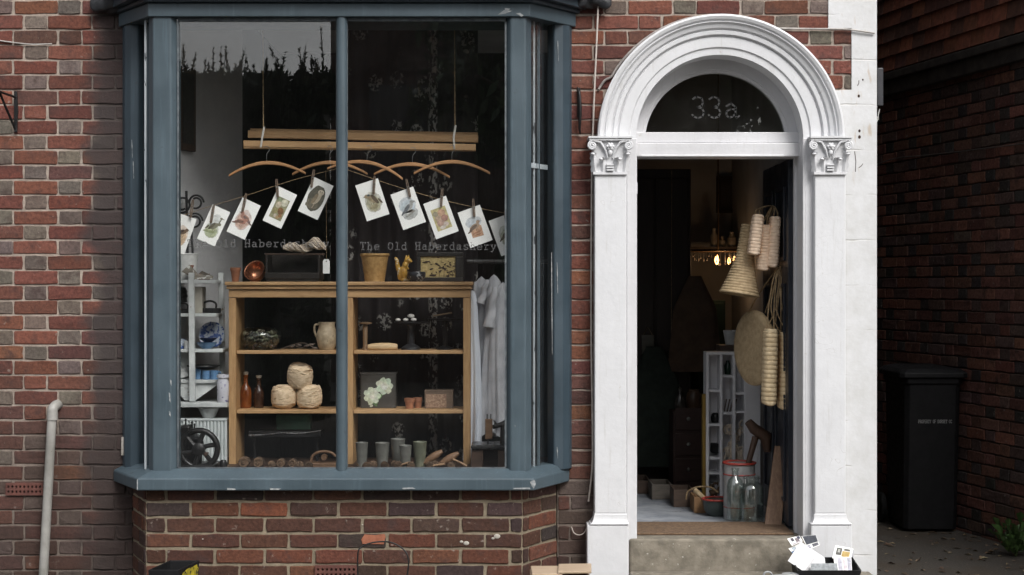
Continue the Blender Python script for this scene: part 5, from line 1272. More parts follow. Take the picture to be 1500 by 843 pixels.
# --- left: ladder shelf, table, radiator, sewing machine
m_bw = m_whitewood
tbz0 = Z(590, .12); ct = thing("white_table", (X(296, .3), .3, ZP), "chalky white wooden bench holding the ladder shelf", "table")
mb = MB(); mb.box(-1.74, X(333.5, .12), .10, .44, tbz0 - .023, tbz0); mb.build("tabletop", m_bw, ct, bevel=.003)
for x_ in (-1.72, X(331, .12) - .02):
    for y_ in (.40,): mb = MB(); mb.box(x_ - .015, x_ + .015, y_, y_ + .03, ZP + .001, tbz0 - .0235); mb.build("leg", m_bw, ct, bevel=.002)
ls = thing("ladder_shelf", (X(300, .25), .25, tbz0), "small white painted ladder shelf crowded with blue and white china", "shelf unit")
def bar(nm, p, q, w_, d_, mat, par):
    p, q = Vector(p), Vector(q); z = (q - p).normalized(); x = Vector((1, 0, 0)); x = (x - z * x.dot(z)).normalized(); y = z.cross(x); vs = []
    for c in (p, q):
        for a, b in ((-1, -1), (1, -1), (1, 1), (-1, 1)): vs.append(c + x * a * w_ / 2 + y * b * d_ / 2)
    mb = MB(); mb.add(vs, [(3, 2, 1, 0), (4, 5, 6, 7), (0, 1, 5, 4), (1, 2, 6, 5), (2, 3, 7, 6), (3, 0, 4, 7)]); return mb.build(nm, mat, par, bevel=.002)
bar("post", W(282, 588.5, .14), W(280.5, 400, .17), .028, .022, m_bw, ls); bar("post", W(326, 548, .34), W(324, 400, .32), .026, .022, m_bw, ls)
for i, (py, pf0, pf1) in enumerate(((410.5, 257, 321), (459.5, 256, 322), (512, 255, 331), (557, 255, 326))):
    z = Z(py, .16); mb = MB(); mb.box(X(pf0, .16) - .03, X(pf1, .26), .165, .34, z - .016, z); mb.build("shelf", m_bw, ls, bevel=.002)
mb = MB(); mb.prism([(X(284, .2), Z(586, .2)), (X(288, .2), Z(586, .2)), (X(322, .2), Z(562, .2)), (X(322, .2), Z(558.5, .2)), (X(284, .2), Z(558.5, .2))], .18, .195); mb.build("bracket", m_bw, ls)
mb = MB(); mb.prism([(X(252, .2), Z(586, .2)), (X(262, .2), Z(574, .2)), (X(272, .2), Z(586, .2)), (X(279, .2), Z(586, .2)), (X(279, .2), Z(558.5, .2)), (X(252, .2), Z(558.5, .2))], .172, .186); mb.build("apron", m_bw, ls)
zsh = [Z(410.5, .16), Z(459.5, .16), Z(512, .16), Z(557, .16)]
m_bluew = plain("blue_white_china", (.50, .55, .62), (.42, .47, .55), rough=.3, spots=((.05, .10, .30), 40, .52)); m_bluec = plain("mid_blue_glaze", (.13, .25, .42), (.09, .18, .32), rough=.3, spots=((.5, .53, .55), 30, .66))
lathe_thing("enamel_pail", 272, zsh[0] + .001, .27, [(0, 0), (.05, 0), (.062, .128), (.065, .13), (.065, .136), (.06, .134), (.05, .01), (0, .008)], m_enamel, "white enamel pail standing on the ladder shelf's top", "pail")
lathe_thing("medicine_bottle", 281, zsh[0] + .001, .20, [(0, 0), (.016, 0), (.017, .004), (.017, .045), (.007, .055), (.007, .066), (.010, .067), (.010, .075), (0, .075)], plain("rust_glass", (.22, .07, .03), (.14, .04, .02), rough=.25), "little rust brown bottle on the ladder shelf's top", "bottle")
mb = MB(); c = at(299, zsh[0] + .001, .22); mb.box(-.028, .028, -.02, .02, 0, .032, M=Matrix.Translation(c) @ Matrix.Rotation(.3, 4, 'Z')); tag(mb.build("rust_tin", plain("red_brown_tin", (.17, .06, .035), (.1, .035, .02), rough=.5), bevel=.003), "red brown tin on the ladder shelf's top", "tin")
mb = MB(); P_ = [W(266, 398, .17), W(277, 388, .175), W(290, 402, .20), W(296, 397, .19), W(312, 405, .19), W(310, 409.5, .17), W(284, 409.5, .165)]
mb.add([tuple(p) for p in P_] + [tuple(p + Vector((0, .012, 0))) for p in P_], [tuple(range(7)), tuple(range(13, 6, -1))] + [(i, i + 7, (i + 1) % 7 + 7, (i + 1) % 7) for i in range(7)]); tag(mb.build("folded_cloth", plain("printed_cloth", (.24, .22, .18), (.15, .13, .11), sc=20, rough=.9, spots=((.55, .55, .52), 38, .60))), "folded grey printed cloth hanging over the ladder shelf's top", "cloth")
sci = thing("iron_candlestand", W(272, 372, .35), "black wrought iron stand of scrolls in the enamel pail", "stand")
mb = MB()
for cx_, cy_, r in ((267, 300, 13), (287, 297, 11.5), (285, 324, 12), (262, 322, 11)):
    pts = []
    for i in range(26):
        a = i / 25 * 2 * math.pi * 1.35 + (0 if cx_ > 275 else math.pi); rr_ = r * (1 - .45 * i / 25); pts.append(W(cx_ + rr_ * math.cos(a), cy_ - rr_ * math.sin(a), .35))
    mb.tube(pts, .0055, 7)
mb.tube([W(273, 280, .35), W(274, 330, .35), W(275, 398, .33)], .007, 8); mb.tube([W(280, 335, .36), W(284, 398, .33)], .006, 8); mb.build("scrolls", m_black, sci, smooth=60)
# shelf 2: pale box and dark irons
mb = MB(); mb.box(X(284, .2), X(296, .2), .20, .30, zsh[1] + .001, zsh[1] + .135); tag(mb.build("paper_carton", plain("cream_board", (.42, .40, .34), (.32, .30, .26), sc=8), bevel=.003), "cream cardboard carton on the ladder shelf's second tier", "carton")
def flatiron(px, z, y, s, lb):
    t = thing("flat_iron", at(px, z, y), lb, "iron"); c = at(px, z, y); mb = MB()
    mb.prismz([(c.x - .05 * s, c.y - .025 * s), (c.x + .02 * s, c.y - .025 * s), (c.x + .06 * s, c.y), (c.x + .02 * s, c.y + .025 * s), (c.x - .05 * s, c.y + .025 * s)], z + .001, z + .028 * s); mb.build("sole", m_black, t, bevel=.004)
    mb = MB(); mb.tube(curve([c + Vector((-.035 * s, 0, .025 * s)), c + Vector((-.035 * s, 0, .055 * s)), c + Vector((0, 0, .066 * s)), c + Vector((.03 * s, 0, .052 * s)), c + Vector((.03 * s, 0, .025 * s))], 4), .006 * s, 7); mb.build("handle", m_black, t, smooth=50)
flatiron(308, zsh[1], .24, .95, "black flat iron at the right of the ladder shelf's second tier")
flatiron(268, zsh[1], .22, .8, "black flat iron at the left of the ladder shelf's second tier"); 
mb = MB(); mb.lathe([(0, 0), (.03, 0), (.026, .02), (.032, .03), (.026, .045), (.03, .055), (.02, .075), (0, .08)], 20, Matrix.Translation(at(266, zsh[1] + .056, .28))); tag(mb.build("weight_stack", m_black, smooth=30), "stack of black weights behind the left flat iron", "weights")
# shelf 3 and 4 china
def bowl(px, z, y, r, h, mat, lb): return lathe_thing("china_bowl", px, z + .001, y, [(0, 0), (r * .45, 0), (r * .5, h * .1), (r * .85, h * .6), (r, h), (r * .96, h), (r * .8, h * .6), (r * .4, h * .15), (0, h * .12)], mat, lb, "bowl", group="blue and white china on the ladder shelf")
def mug(px, z, y, r, h, mat, lb):
    t = thing("china_mug", at(px, z, y), lb, "mug", "blue and white china on the ladder shelf"); c = at(px, z + .001, y); mb = MB(); mb.lathe([(0, 0), (r * .9, 0), (r, h * .1), (r * .97, h * .6), (r * 1.02, h), (r * .95, h), (r * .9, .008), (0, .006)], 22, Matrix.Translation(c)); mb.build("cup", mat, t, smooth=40)
    mb = MB(); mb.tube([c + Vector((r + .012 * math.cos(a), 0, h * .55 + .016 * math.sin(a))) for a in [R(-80 + i * 20) for i in range(9)]], .003, 6); mb.build("handle", mat, t, smooth=50)
bowl(303, zsh[2], .22, .052, .032, m_bluec, "wide pale blue bowl on the ladder shelf's third tier"); bowl(305, zsh[2] + .033, .22, .046, .022, plain("navy_glaze", (.03, .04, .10), rough=.3), "dark navy dish stacked in the wide blue bowl")
mug(266, zsh[2], .22, .018, .05, m_bluew, "speckled mug at the left of the ladder shelf's third tier"); mug(274, zsh[2], .19, .015, .04, m_enamel, "small white mug before the left post on the third tier")
lathe_thing("patterned_plate", 311, zsh[2] + .002, .30, [(0, 0), (.04, .003), (.068, .012), (.066, .015), (.04, .006), (0, .004)], m_bluew, "blue and white patterned plate propped at the back of the third tier", "plate", group="blue and white china on the ladder shelf", rot=Matrix.Translation((0, 0, .066)) @ Matrix.Rotation(R(80), 4, 'X'))
mug(291, zsh[3], .22, .018, .058, m_bluec, "blue mug at the left of the ladder shelf's lowest tier"); mug(302, zsh[3], .20, .021, .044, m_bluec, "short blue mug in the middle of the lowest tier"); mug(314, zsh[3], .20, .021, .045, m_bluec, "short blue mug at the right of the lowest tier")
lathe_thing("dark_platter", 298, zsh[3] + .046, .26, [(0, 0), (.05, .004), (.085, .02), (.083, .024), (.05, .009), (0, .006)], m_black, "dark oval platter resting above the blue mugs", "platter")
lathe_thing("white_plate", 264, zsh[3] + .002, .27, [(0, 0), (.05, .003), (.075, .014), (.073, .017), (.045, .007), (0, .005)], m_enamel, "white plate propped at the left of the lowest tier", "plate", rot=Matrix.Translation((0, 0, .072)) @ Matrix.Rotation(R(75), 4, 'X') @ Matrix.Rotation(R(20), 4, 'Y'))
lathe_thing("storage_jar", 326.5, tbz0 + .001, .135, [(0, 0), (.024, 0), (.029, .01), (.030, .10), (.024, .118), (.024, .122), (.031, .124), (.031, .138), (0, .142)], plain("sprigged_china", (.60, .60, .64), (.52, .52, .57), rough=.35, spots=((.18, .16, .30), 60, .60)), "white china jar sprigged in mauve at the end of the white bench", "jar")
lathe_thing("pudding_basin", 306, Z(613.5, .13) + .001, .19, [(0, 0), (.03, 0), (.052, .045), (.055, .047), (.055, .052), (.048, .048), (.028, .008), (0, .006)], m_enamel, "off white pudding basin standing on the radiator under the bench", "basin")
rd = thing("radiator", (X(295, .15), .15, ZP), "pale ribbed radiator behind the black sewing machine", "radiator")
m_rad = plain("radiator_enamel", (.58, .62, .62), (.50, .54, .54), rough=.4, bmp=.05)
x0_, x1_ = -1.735, X(332, .13); zr0, zr1 = ZP + .001, Z(613.5, .13)
mb = MB(); n_ = 17; wv = (x1_ - x0_) / n_
for i in range(n_): mb.box(x0_ + wv * i + wv * .28, x0_ + wv * (i + 1), .128, .138, zr0, zr1 - .012)
mb.box(x0_, x1_, .1375, .15, zr0, zr1 - .012); mb.build("panel", m_rad, rd, bevel=.004)
mb = MB(); mb.box(x0_, x1_, .126, .19, zr1 - .0115, zr1); mb.build("top_grille", m_rad, rd, bevel=.003)
# hand sewing machine
sm = thing("sewing_machine", at(288, ZP, .1), "old black sewing machine with a large spoked handwheel at the left of the window", "sewing machine")
hc = W(291.5, 658, -.06); rw = 27 * K(-.06)
mb = MB(); pts = [hc + Vector((rw * math.cos(a), 0, rw * math.sin(a))) for a in [i * 2 * math.pi / 44 for i in range(44)]]; mb.tube(pts, .0145, 9, closed=True)
for i in range(6):
    a = i * math.pi / 3 + .25; mb.tube([hc, hc + Vector((rw * .45 * math.cos(a + .12), .0, rw * .45 * math.sin(a + .12))), hc + Vector((rw * math.cos(a), 0, rw * math.sin(a)))], [.016, .011, .013], 7)
M = Matrix.Translation(hc) @ Matrix.Rotation(R(90), 4, 'X'); mb.lathe([(0, -.02), (.024, -.02), (.031, -.01), (.031, .02), (.016, .03), (0, .03)], 20, M); mb.build("handwheel", m_black, sm, smooth=50)
mb = MB(); a = W(291.5, 658, .02)
mb.tube([(a.x - .01, .0, a.z + .02), (a.x - .03, .05, a.z + .04), (a.x - .05, .10, a.z + .045)], [.040, .038, .03], 14); mb.prismz([(a.x - .07, .0), (a.x + .02, .0), (a.x + .0, .08), (a.x - .09, .08)], ZP + .02, a.z + .06)
b = W(270, 640, .03); mb.box(b.x - .028, b.x + .03, .02, .11, b.z - .045, b.z + .055); mb.build("arm", m_black, sm, bevel=.01, seg=3, smooth=50)
for px, py0, py1 in ((272, 627, 615), (281, 627, 619), (285, 630, 622)):
    mb = MB(); mb.tube([W(px, py0, .05), W(px, py1, .05)], .004, 7); mb.ball(W(px, py1, .05), .0055, 8, 6); mb.build("thread_pin", m_black, sm, smooth=60)
mb = MB(); mb.box(X(256, .0), X(318, .0), -.085, .11, ZP + .001, ZP + .022); mb.build("bed", m_black, sm, bevel=.006, seg=3)
mb = MB(); p = hc + Vector((rw * .5, -.012, -rw * .2)); mb.tube([p, p + Vector((0, -.05, 0))], [.006, .009], 9); mb.build("crank_handle", m_darkwood, sm, smooth=50)
mb = MB(); mb.lathe([(0, 0), (.018, 0), (.02, .02), (.012, .034), (0, .036)], 16, Matrix.Translation(at(327, ZP + .0005, .03))); tag(mb.build("iron_weight", m_black, smooth=40), "small black iron knob between sewing machine and shelf unit", "knob")
# right-hand sewing machine on its wooden base
s2_ = thing("treadle_machine_head", at(722, ZP, .05), "sewing machine with bobbin spindle on a brown wooden base at the window's right", "sewing machine")
mb = MB(); a = W(690, 686, -.06); xr = .04
mb.box(a.x, X(708, -.06), -.06, .12, ZP + .001, Z(659, -.06)); mb.box(X(729, -.06), xr, -.06, .12, ZP + .001, Z(659, -.06)); mb.box(X(708, -.06), X(729, -.06), .02, .12, ZP + .001, Z(659, -.06) - .001); mb.build("base", m_darkwood, s2_, bevel=.004)
mb = MB(); mb.box(a.x - .0, xr + .005, -.075, .12, Z(658.5, -.06), Z(652, -.06)); mb.build("bed", plain("black_enamel", (.03, .03, .03), rough=.25), s2_, bevel=.008, seg=3)
mb = MB(); p = W(716, 628, -.02); mb.box(p.x - .018, p.x + .018, -.035, -.005, p.z - .052, p.z + .048); mb.build("needle_block", m_oldw, s2_, bevel=.004)
for dx_ in (-.008, .010): mb = MB(); mb.tube([(p.x + dx_, -.02, p.z + .048), (p.x + dx_, -.02, p.z + .072)], .003, 7); mb.build("needle_bar", m_black, s2_)
mb = MB(); mb.tube([(p.x - .004, -.02, p.z - .052), (p.x - .004, -.02, Z(652, -.06))], .004, 7); mb.build("needle_bar", m_black, s2_)
mb = MB(); mb.tube([W(722, 626, -.02), W(738, 621, .0), W(752, 612, .02)], [.010, .014, .018], 10); mb.tube([W(737, 620, .0), W(738, 655, .0)], [.014, .02], 10); mb.build("arm", m_black, s2_, smooth=50)

# --- airer, hangers, string of cards
ya = .18
al = thing("ceiling_airer", W(530, 205, ya), "slatted pine ceiling airer hanging on two cords above the hangers", "clothes airer")
def slat(p0, p1, th, yo):
    a, b = W(*p0, ya + yo), W(*p1, ya + yo); mb = MB(); vs = []
    for c in (a, b):
        for dy, dz_ in ((-.012, -th / 2), (.012, -th / 2), (.012, th / 2), (-.012, th / 2)): vs.append(c + Vector((0, dy, dz_)))
    mb.add(vs, [(3, 2, 1, 0), (4, 5, 6, 7), (0, 1, 5, 4), (1, 2, 6, 5), (2, 3, 7, 6), (3, 0, 4, 7)]); mb.build("slat", m_pine, al, bevel=.003)
kk = K(ya)
slat((363.5, 197), (700.5, 204), 11 * kk, .10); slat((367, 191), (700, 197), 5 * kk, .22); slat((357, 211), (697, 216.5), 9.5 * kk, -.02); slat((357, 217.2), (697, 221), 2.5 * kk, .05)
for px, py0, py1, tp in ((385, 188, 216, 100), (665.5, 186, 218, 30)):
    mb = MB(); mb.tube([W(px + 1, py0, ya - .04), W(px + .5, tp + 40, ya), (X(px, ya), ya, 3.12)], .0028, 6); mb.build("cord", m_rope, al)
    mb = MB(); mb.tube([W(px + 2, py0 - 2, ya - .04), W(px - 1, (py0 + py1) / 2, ya - .045), W(px - 3 if px < 500 else px, py1, ya - .04)], .0055, 7, flat=(1, .5, 1)); mb.build("tape", plain("white_tape", (.62, .6, .55), (.5, .48, .44)), al)
yh = .06; kh = K(yh)
def hanger_proto():
    t = thing("coat_hanger", (0, 0, 0), "", "coat hanger", "wooden coat hangers under the airer"); mb = MB(); n_ = 22; vs = []
    for i in range(n_ + 1):
        u = i / n_ * 2 - 1; x = u * 56 * kh; z = -19 * kh * u * u * (1 - .1 * abs(u)) ; th = (.019 - .007 * abs(u)); dyy = .009
        vs += [(x, -dyy, z - th / 2), (x, dyy, z - th / 2), (x, dyy, z + th / 2), (x, -dyy, z + th / 2)]
    fs = [(3, 2, 1, 0), (n_ * 4, n_ * 4 + 1, n_ * 4 + 2, n_ * 4 + 3)]
    for i in range(n_):
        for j in range(4): fs.append((i * 4 + j, i * 4 + (j + 1) % 4, i * 4 + 4 + (j + 1) % 4, i * 4 + 4 + j))
    mb.add(vs, fs); mb.build("yoke", m_hang, t, bevel=.003, smooth=40)
    mb = MB(); mb.tube(curve([(0, 0, .004), (0, 0, .035), (.004, 0, .05), (.014, 0, .062), (.012, 0, .078), (0, 0, .084), (-.012, 0, .078)], 4), .0016, 6); mb.build("hook", plain("hook_wire", (.3, .3, .3), rough=.4, metal=.7), t, smooth=60)
    return t
hp_ = hanger_proto()
hl = [(391, 239, -2, 0, "leftmost coat hanger under the airer"), (483, 238.5, 0, .05, "coat hanger half hidden behind the mullion, second from left"), (537, 238, 8, -.03, "coat hanger just right of the mullion"), (604, 241, 2, .04, "coat hanger fourth from the left, above the mushroom coloured egg card"), (662, 237.5, 0, 0, "rightmost coat hanger under the airer")]
for i, (px, py, tl_, dy, lb) in enumerate(hl):
    o = hp_ if i == 0 else dup(hp_)
    o.location = W(px, py, yh + dy); o.rotation_euler = (0, R(tl_), R(random.uniform(-8, 8))); o["label"] = lb
# string
yS = -.10
tubething("string_line", curve([W(257, 320, yS), W(300, 305, yS), W(360, 287, yS), W(430, 264, yS), W(497, 246.5, yS)], 5), .0012, m_rope, "thin string rising from the left post to the mullion", "string", n=5)
tubething("string_line", curve([W(503, 247, yS), W(570, 270, yS), W(640, 291, yS), W(700, 305, yS), W(748, 314, yS)], 5), .0012, m_rope, "thin string dropping from the mullion to the right post", "string", n=5)
ks = K(yS); brown, rufous, slate = (.16, .10, .06), (.42, .2, .09), (.22, .24, .26)
def bird(mb, x, z, s, body, wing, face=1, up=.5, long=False):
    s *= 1.3; body = tuple(q * .8 for q in body); wing = tuple(q * .6 for q in wing)
    E = lambda dx, dz, rx, rz, a, c, y: mb.ell(x + face * dx * s, z + dz * s, rx * s, rz * s, y, c, a * face, 16)
    E(0, 0, .017, .009, up, body, -.0016); E(-.008, -.003, .017, .0055, up + .25, wing, -.0019); E(.014, .012, .0065, .006, 0, body, -.0021)
    if long: E(.012, .02, .0022, .014, -.15, body, -.0018); E(.013, .034, .005, .004, 0, body, -.002)
    E(-.022, -.012, .010, .003, up + .2, wing, -.0017)
    mb.poly([(x + face * .019 * s, z + (.0135 if not long else .036) * s), (x + face * .027 * s, z + (.0115 if not long else .035) * s), (x + face * .019 * s, z + (.0105 if not long else .033) * s)], -.0018, (.12, .09, .05))
    for d in (0, .006): mb.poly([(x + face * d * s, z - .008 * s), (x + face * (d + .0013) * s, z - .008 * s), (x + face * (d + .0013) * s, z - .02 * s), (x + face * d * s, z - .02 * s)], -.0015, (.2, .14, .08))
def eggs(mb, w_, h_, lst, bgc):
    mb.poly([(-w_ * .32, -h_ * .33), (w_ * .32, -h_ * .33), (w_ * .32, h_ * .27), (-w_ * .32, h_ * .27)], -.0011, bgc)
    for i, (x, z, rx, rz, c) in enumerate(lst): mb.ell(x * w_, z * h_, rx * w_, rz * h_, -.0013 - i * .0001, c, random.uniform(-.3, .3)); mb.ell((x - rx * .25) * w_, (z + rz * .3) * h_, rx * .4 * w_, rz * .35 * h_, -.00135 - i * .0001, tuple(min(.8, q * 1.25) for q in c), .3)
CW, CH = 31 * ks, 55 * ks
def postcard(px, py, tilt, wf, yaw, lb, draw, toneless=False):
    o = None; mb = MB(); w_, h_ = CW * wf, CH
    mb.box(-w_ / 2, w_ / 2, -.0006, .0006, -h_ / 2, h_ / 2)
    o = mb.build("picture_card", m_card, origin=(0, 0, 0)); tag(o, lb, "card", "picture cards pegged on the string")
    p = MB(); p.keepn = True; draw(p, w_, h_); p.build("illustration", m_print, o)
    o.location = W(px, py, yS - .006); o.rotation_euler = (0, R(tilt), R(yaw)); return o
def wash(mb, w_, h_, c, rx=.33, rz=.3, dz=0): 
    mb.ell(0, dz * h_, rx * w_, rz * h_, -.0009, tuple(.55 * q + .45 * .72 for q in c), 0, 26, jit=.06); mb.ell(0, (dz - .04) * h_, rx * .85 * w_, rz * .75 * h_, -.0011, c, 0, 22, jit=.1)
def d1(m, w, h): wash(m, w, h, (.62, .45, .30), .36, .3, -.06); bird(m, 0, .01, 1, brown, (.1, .06, .05), 1); 
def d2(m, w, h): wash(m, w, h, (.42, .46, .30), .36, .22, -.14); wash(m, w * .8, h, (.60, .62, .60), .3, .2, .12); bird(m, .004, -.002, 1.05, (.25, .24, .17), (.17, .15, .10), 1, .9, True); m.ell(-.01, -.035, .03, .006, -.0021, (.30, .34, .18), .2, 14, jit=.2)
def d3(m, w, h): wash(m, w, h, (.60, .42, .34), .38, .28, -.04); bird(m, .004, .006, 1.1, (.50, .26, .2), (.3, .2, .18), -1, .2); bird(m, -.004, -.018, 1, (.46, .22, .16), (.3, .17, .13), 1, .1)
def d4(m, w, h): eggs(m, w, h, [(-.15, .2, .14, .07, (.25, .28, .17)), (.12, .16, .17, .10, (.58, .56, .44)), (-.12, .06, .13, .09, (.55, .48, .36)), (.1, -.08, .15, .10, (.20, .10, .04)), (-.16, -.12, .13, .09, (.28, .25, .12)), (-.05, -.24, .08, .05, (.55, .48, .4)), (.08, -.26, .09, .05, (.42, .30, .16)), (.17, -.2, .08, .05, (.3, .14, .06))], (.28, .27, .16))
def d5(m, w, h):
    m.ell(0, .0, w * .38, h * .36, -.0009, (.10, .095, .07), 0, 26, jit=.04); m.ell(-.004, -.03, w * .3, h * .14, -.0011, (.16, .14, .10), .3, 18, jit=.15)
    m.ell(.006, .004, .015, .035, -.0013, (.42, .36, .27), -.2, 18); m.ell(.012, .036, .015, .014, -.0015, (.50, .44, .34), 0, 18); m.ell(-.004, -.002, .009, .03, -.0014, (.22, .17, .11), -.15, 16)
    m.ell(.007, .038, .0025, .003, -.0017, (.03, .02, .02)); m.ell(.017, .038, .0025, .003, -.0017, (.03, .02, .02)); m.ell(.012, .033, .0015, .003, -.0018, (.25, .18, .08)); m.poly([(.0, -.05), (.003, -.05), (.006, -.03), (.003, -.03)], -.0016, (.5, .4, .3))
def d6(m, w, h): wash(m, w, h, (.42, .40, .28), .36, .28, -.06); bird(m, .0, .004, 1.25, (.40, .32, .2), (.2, .15, .1), -1, .9); m.ell(0, -.035, .022, .012, -.0021, (.35, .31, .19), .3, 14, jit=.2); m.ell(-.012, .026, .007, .005, -.0023, (.06, .08, .09))
def d7(m, w, h): wash(m, w, h, (.50, .56, .60), .36, .22, .08); wash(m, w, h, (.45, .46, .44), .34, .16, -.14); bird(m, .004, .004, 1.2, (.46, .46, .44), slate, 1, .45); m.ell(0, -.03, .026, .005, -.0021, (.3, .29, .26), .3, 12, jit=.2)
def d8(m, w, h): eggs(m, w, h, [(-.17, .13, .12, .07, (.30, .27, .19)), (.08, .12, .16, .10, (.52, .33, .22)), (-.12, -.0, .13, .08, (.45, .34, .25)), (.14, -.04, .15, .09, (.36, .2, .16)), (-.08, -.14, .17, .09, (.45, .30, .24)), (.12, -.2, .11, .06, (.6, .50, .44)), (-.05, -.26, .13, .05, (.62, .56, .5))], (.50, .44, .22))
def d9(m, w, h): wash(m, w, h, (.55, .60, .64), .34, .16, .12); m.poly([(-.03, -.05), (.026, -.055), (.03, -.005), (.008, .01), (-.028, .002)], -.0012, (.55, .34, .22)); bird(m, .0, .0, 1.1, (.48, .36, .26), (.28, .2, .15), 1, .15); m.ell(0, -.03, .024, .004, -.0022, (.40, .2, .12), .1, 12, jit=.2); m.ell(.004, -.042, .02, .003, -.0022, (.42, .22, .13), .05, 12, jit=.2)
def d10(m, w, h): wash(m, w, h, (.45, .46, .36), .3, .3, -.04); bird(m, .0, .0, 1, (.3, .28, .2), (.2, .17, .12), 1, .5)
cards = [(266, 343, 19, .86, 12, "picture card with a brown bird, cut off by the left post", d1), (313, 330.5, 24, .9, 14, "picture card of a long necked wading bird on green reeds", d2), (357, 320.5, 25, .93, 10, "picture card of two pinkish finches", d3), (410, 304.5, 25, .95, 6, "picture card of mixed green and brown eggs left of the mullion", d4), (462.5, 291, 25, 1.02, 3, "picture card of a pale owl on a dark oval", d5),
         (545.5, 293, -18, 1.12, 0, "picture card of a speckled bird just right of the mullion", d6), (598, 305.5, -20, 1.14, 0, "picture card of a pale grey bird against blue sky", d7), (646, 319, -20, 1.14, -3, "picture card of reddish eggs on a yellow ground", d8), (696, 332, -20, 1.12, -4, "picture card of a buff bird over an orange bank", d9), (741, 344, -20, 1.1, -6, "mostly hidden picture card cut off by the right post", d10)]
plb = ["brown bird", "wading bird", "two finches", "green and brown eggs", "pale owl", "speckled bird", "pale grey bird", "reddish eggs", "buff bird", "half hidden last"]
def peg_proto():
    t = thing("clothes_peg", (0, 0, 0), "", "clothes peg", "wooden pegs holding the picture cards"); m_peg = wood("peg_wood", (.24, .17, .12), (.13, .09, .065), 'z', knots=False)
    for s in (-1, 1):
        mb = MB(); mb.prism([(s * .0008, -.045), (s * .0055, -.042), (s * .006, .02), (s * .0045, .045), (s * .0012, .045), (s * .002, .0)], -.006, .006); mb.build("prong", m_peg, t, bevel=.001)
    mb = MB(); mb.box(-.0065, .0065, -.0065, .0065, .004, .008); mb.build("spring", m_zinc, t); return t
pg = peg_proto()
pegs = [(281, 306, 8), (311, 314, 10), (358, 297, 12), (406, 276, -4), (458, 262, 8), (548, 272, 3), (598, 276, -12), (647, 290, 4), (694, 305, -4), (741, 322, -6)]
for i, ((px, py, tl_, wf, yaw, lb, dr), (gx_, gy_, ga)) in enumerate(zip(cards, pegs)):
    postcard(px, py, tl_, wf, yaw, lb, dr)
    o = pg if i == 0 else dup(pg); o.location = W(gx_, gy_, yS - .014); o.rotation_euler = (0, R(ga), 0); o["label"] = "wooden clothes peg holding the " + plb[i] + " card"

# --- floral curtain, gowns, wall picture
m, n, b = newmat("floral_black_cloth"); v = coords(n)
wv = n.nodes.new("ShaderNodeTexNoise"); wv.inputs["Scale"].default_value = 14; n.links.new(v, wv.inputs["Vector"])
vv = n.nodes.new("ShaderNodeVectorMath"); vv.operation = 'MULTIPLY_ADD'; n.links.new(wv.outputs["Color"], vv.inputs[0]); vv.inputs[1].default_value = (.05, .0, .05); n.links.new(v, vv.inputs[2])
vo = n.nodes.new("ShaderNodeTexVoronoi"); vo.inputs["Scale"].default_value = 7.5; vo.inputs["Randomness"].default_value = .7; n.links.new(coords(n, (1.15, .01, 1)), vo.inputs["Vector"])
pet = noise(n, v, 42, 4, .6)
fl = mathn(n, 'MULTIPLY', maprange(n, vo.outputs[0], .30, .40, 1, 0), maprange(n, pet, .50, .58))
sx = n.nodes.new("ShaderNodeSeparateXYZ"); tc = n.nodes.new("ShaderNodeTexCoord"); n.links.new(tc.outputs["Object"], sx.inputs[0])
bandx = mathn(n, 'ABSOLUTE', mathn(n, 'SUBTRACT', mathn(n, 'FRACT', mathn(n, 'MULTIPLY_ADD', sx.outputs[0], 2.0, .28)), .5))
lace = mathn(n, 'MULTIPLY', maprange(n, bandx, .03, .06, 1, 0), maprange(n, noise(n, coords(n, (1, 1, .6)), 60, 3, .5), .48, .56))
col = mixc(n, mathn(n, 'MAXIMUM', fl, lace), (.016, .013, .014), (.34, .33, .31))
n.links.new(col, b.inputs["Base Color"]); b.inputs["Roughness"].default_value = .9
mb = MB(); vs = []; NX, NZ = 70, 10; yk = .62
x0_, x1_ = X(508, yk), X(700, yk)
for j in range(NZ + 1):
    for i in range(NX + 1):
        u = i / NX; vs.append((x0_ + (x1_ - x0_) * u, yk + .02 * math.sin(u * 44) + .012 * math.sin(u * 19 + 1), .55 + 2.56 * j / NZ))
mb.add(vs, [(j * (NX + 1) + i, j * (NX + 1) + i + 1, (j + 1) * (NX + 1) + i + 1, (j + 1) * (NX + 1) + i) for j in range(NZ) for i in range(NX)])
cu = mb.build("floral_curtain", m, smooth=60); tag(cu, "black curtain with pale flowers and lace bands behind the pine shelves", "curtain")
md = cu.modifiers.new("t", 'SOLIDIFY'); md.thickness = .002
rl = thing("clothes_rail", W(712, 383, .35), "dark metal clothes rail above the hanging white gowns", "rail")
mb = MB(); mb.tube([(X(684, .38), .38, Z(383.5, .38)), (.29, .38, Z(383.5, .38))], .012, 12); mb.build("bar", plain("dull_steel", (.10, .10, .10), (.05, .05, .05), rough=.5, metal=.4), rl, smooth=60)
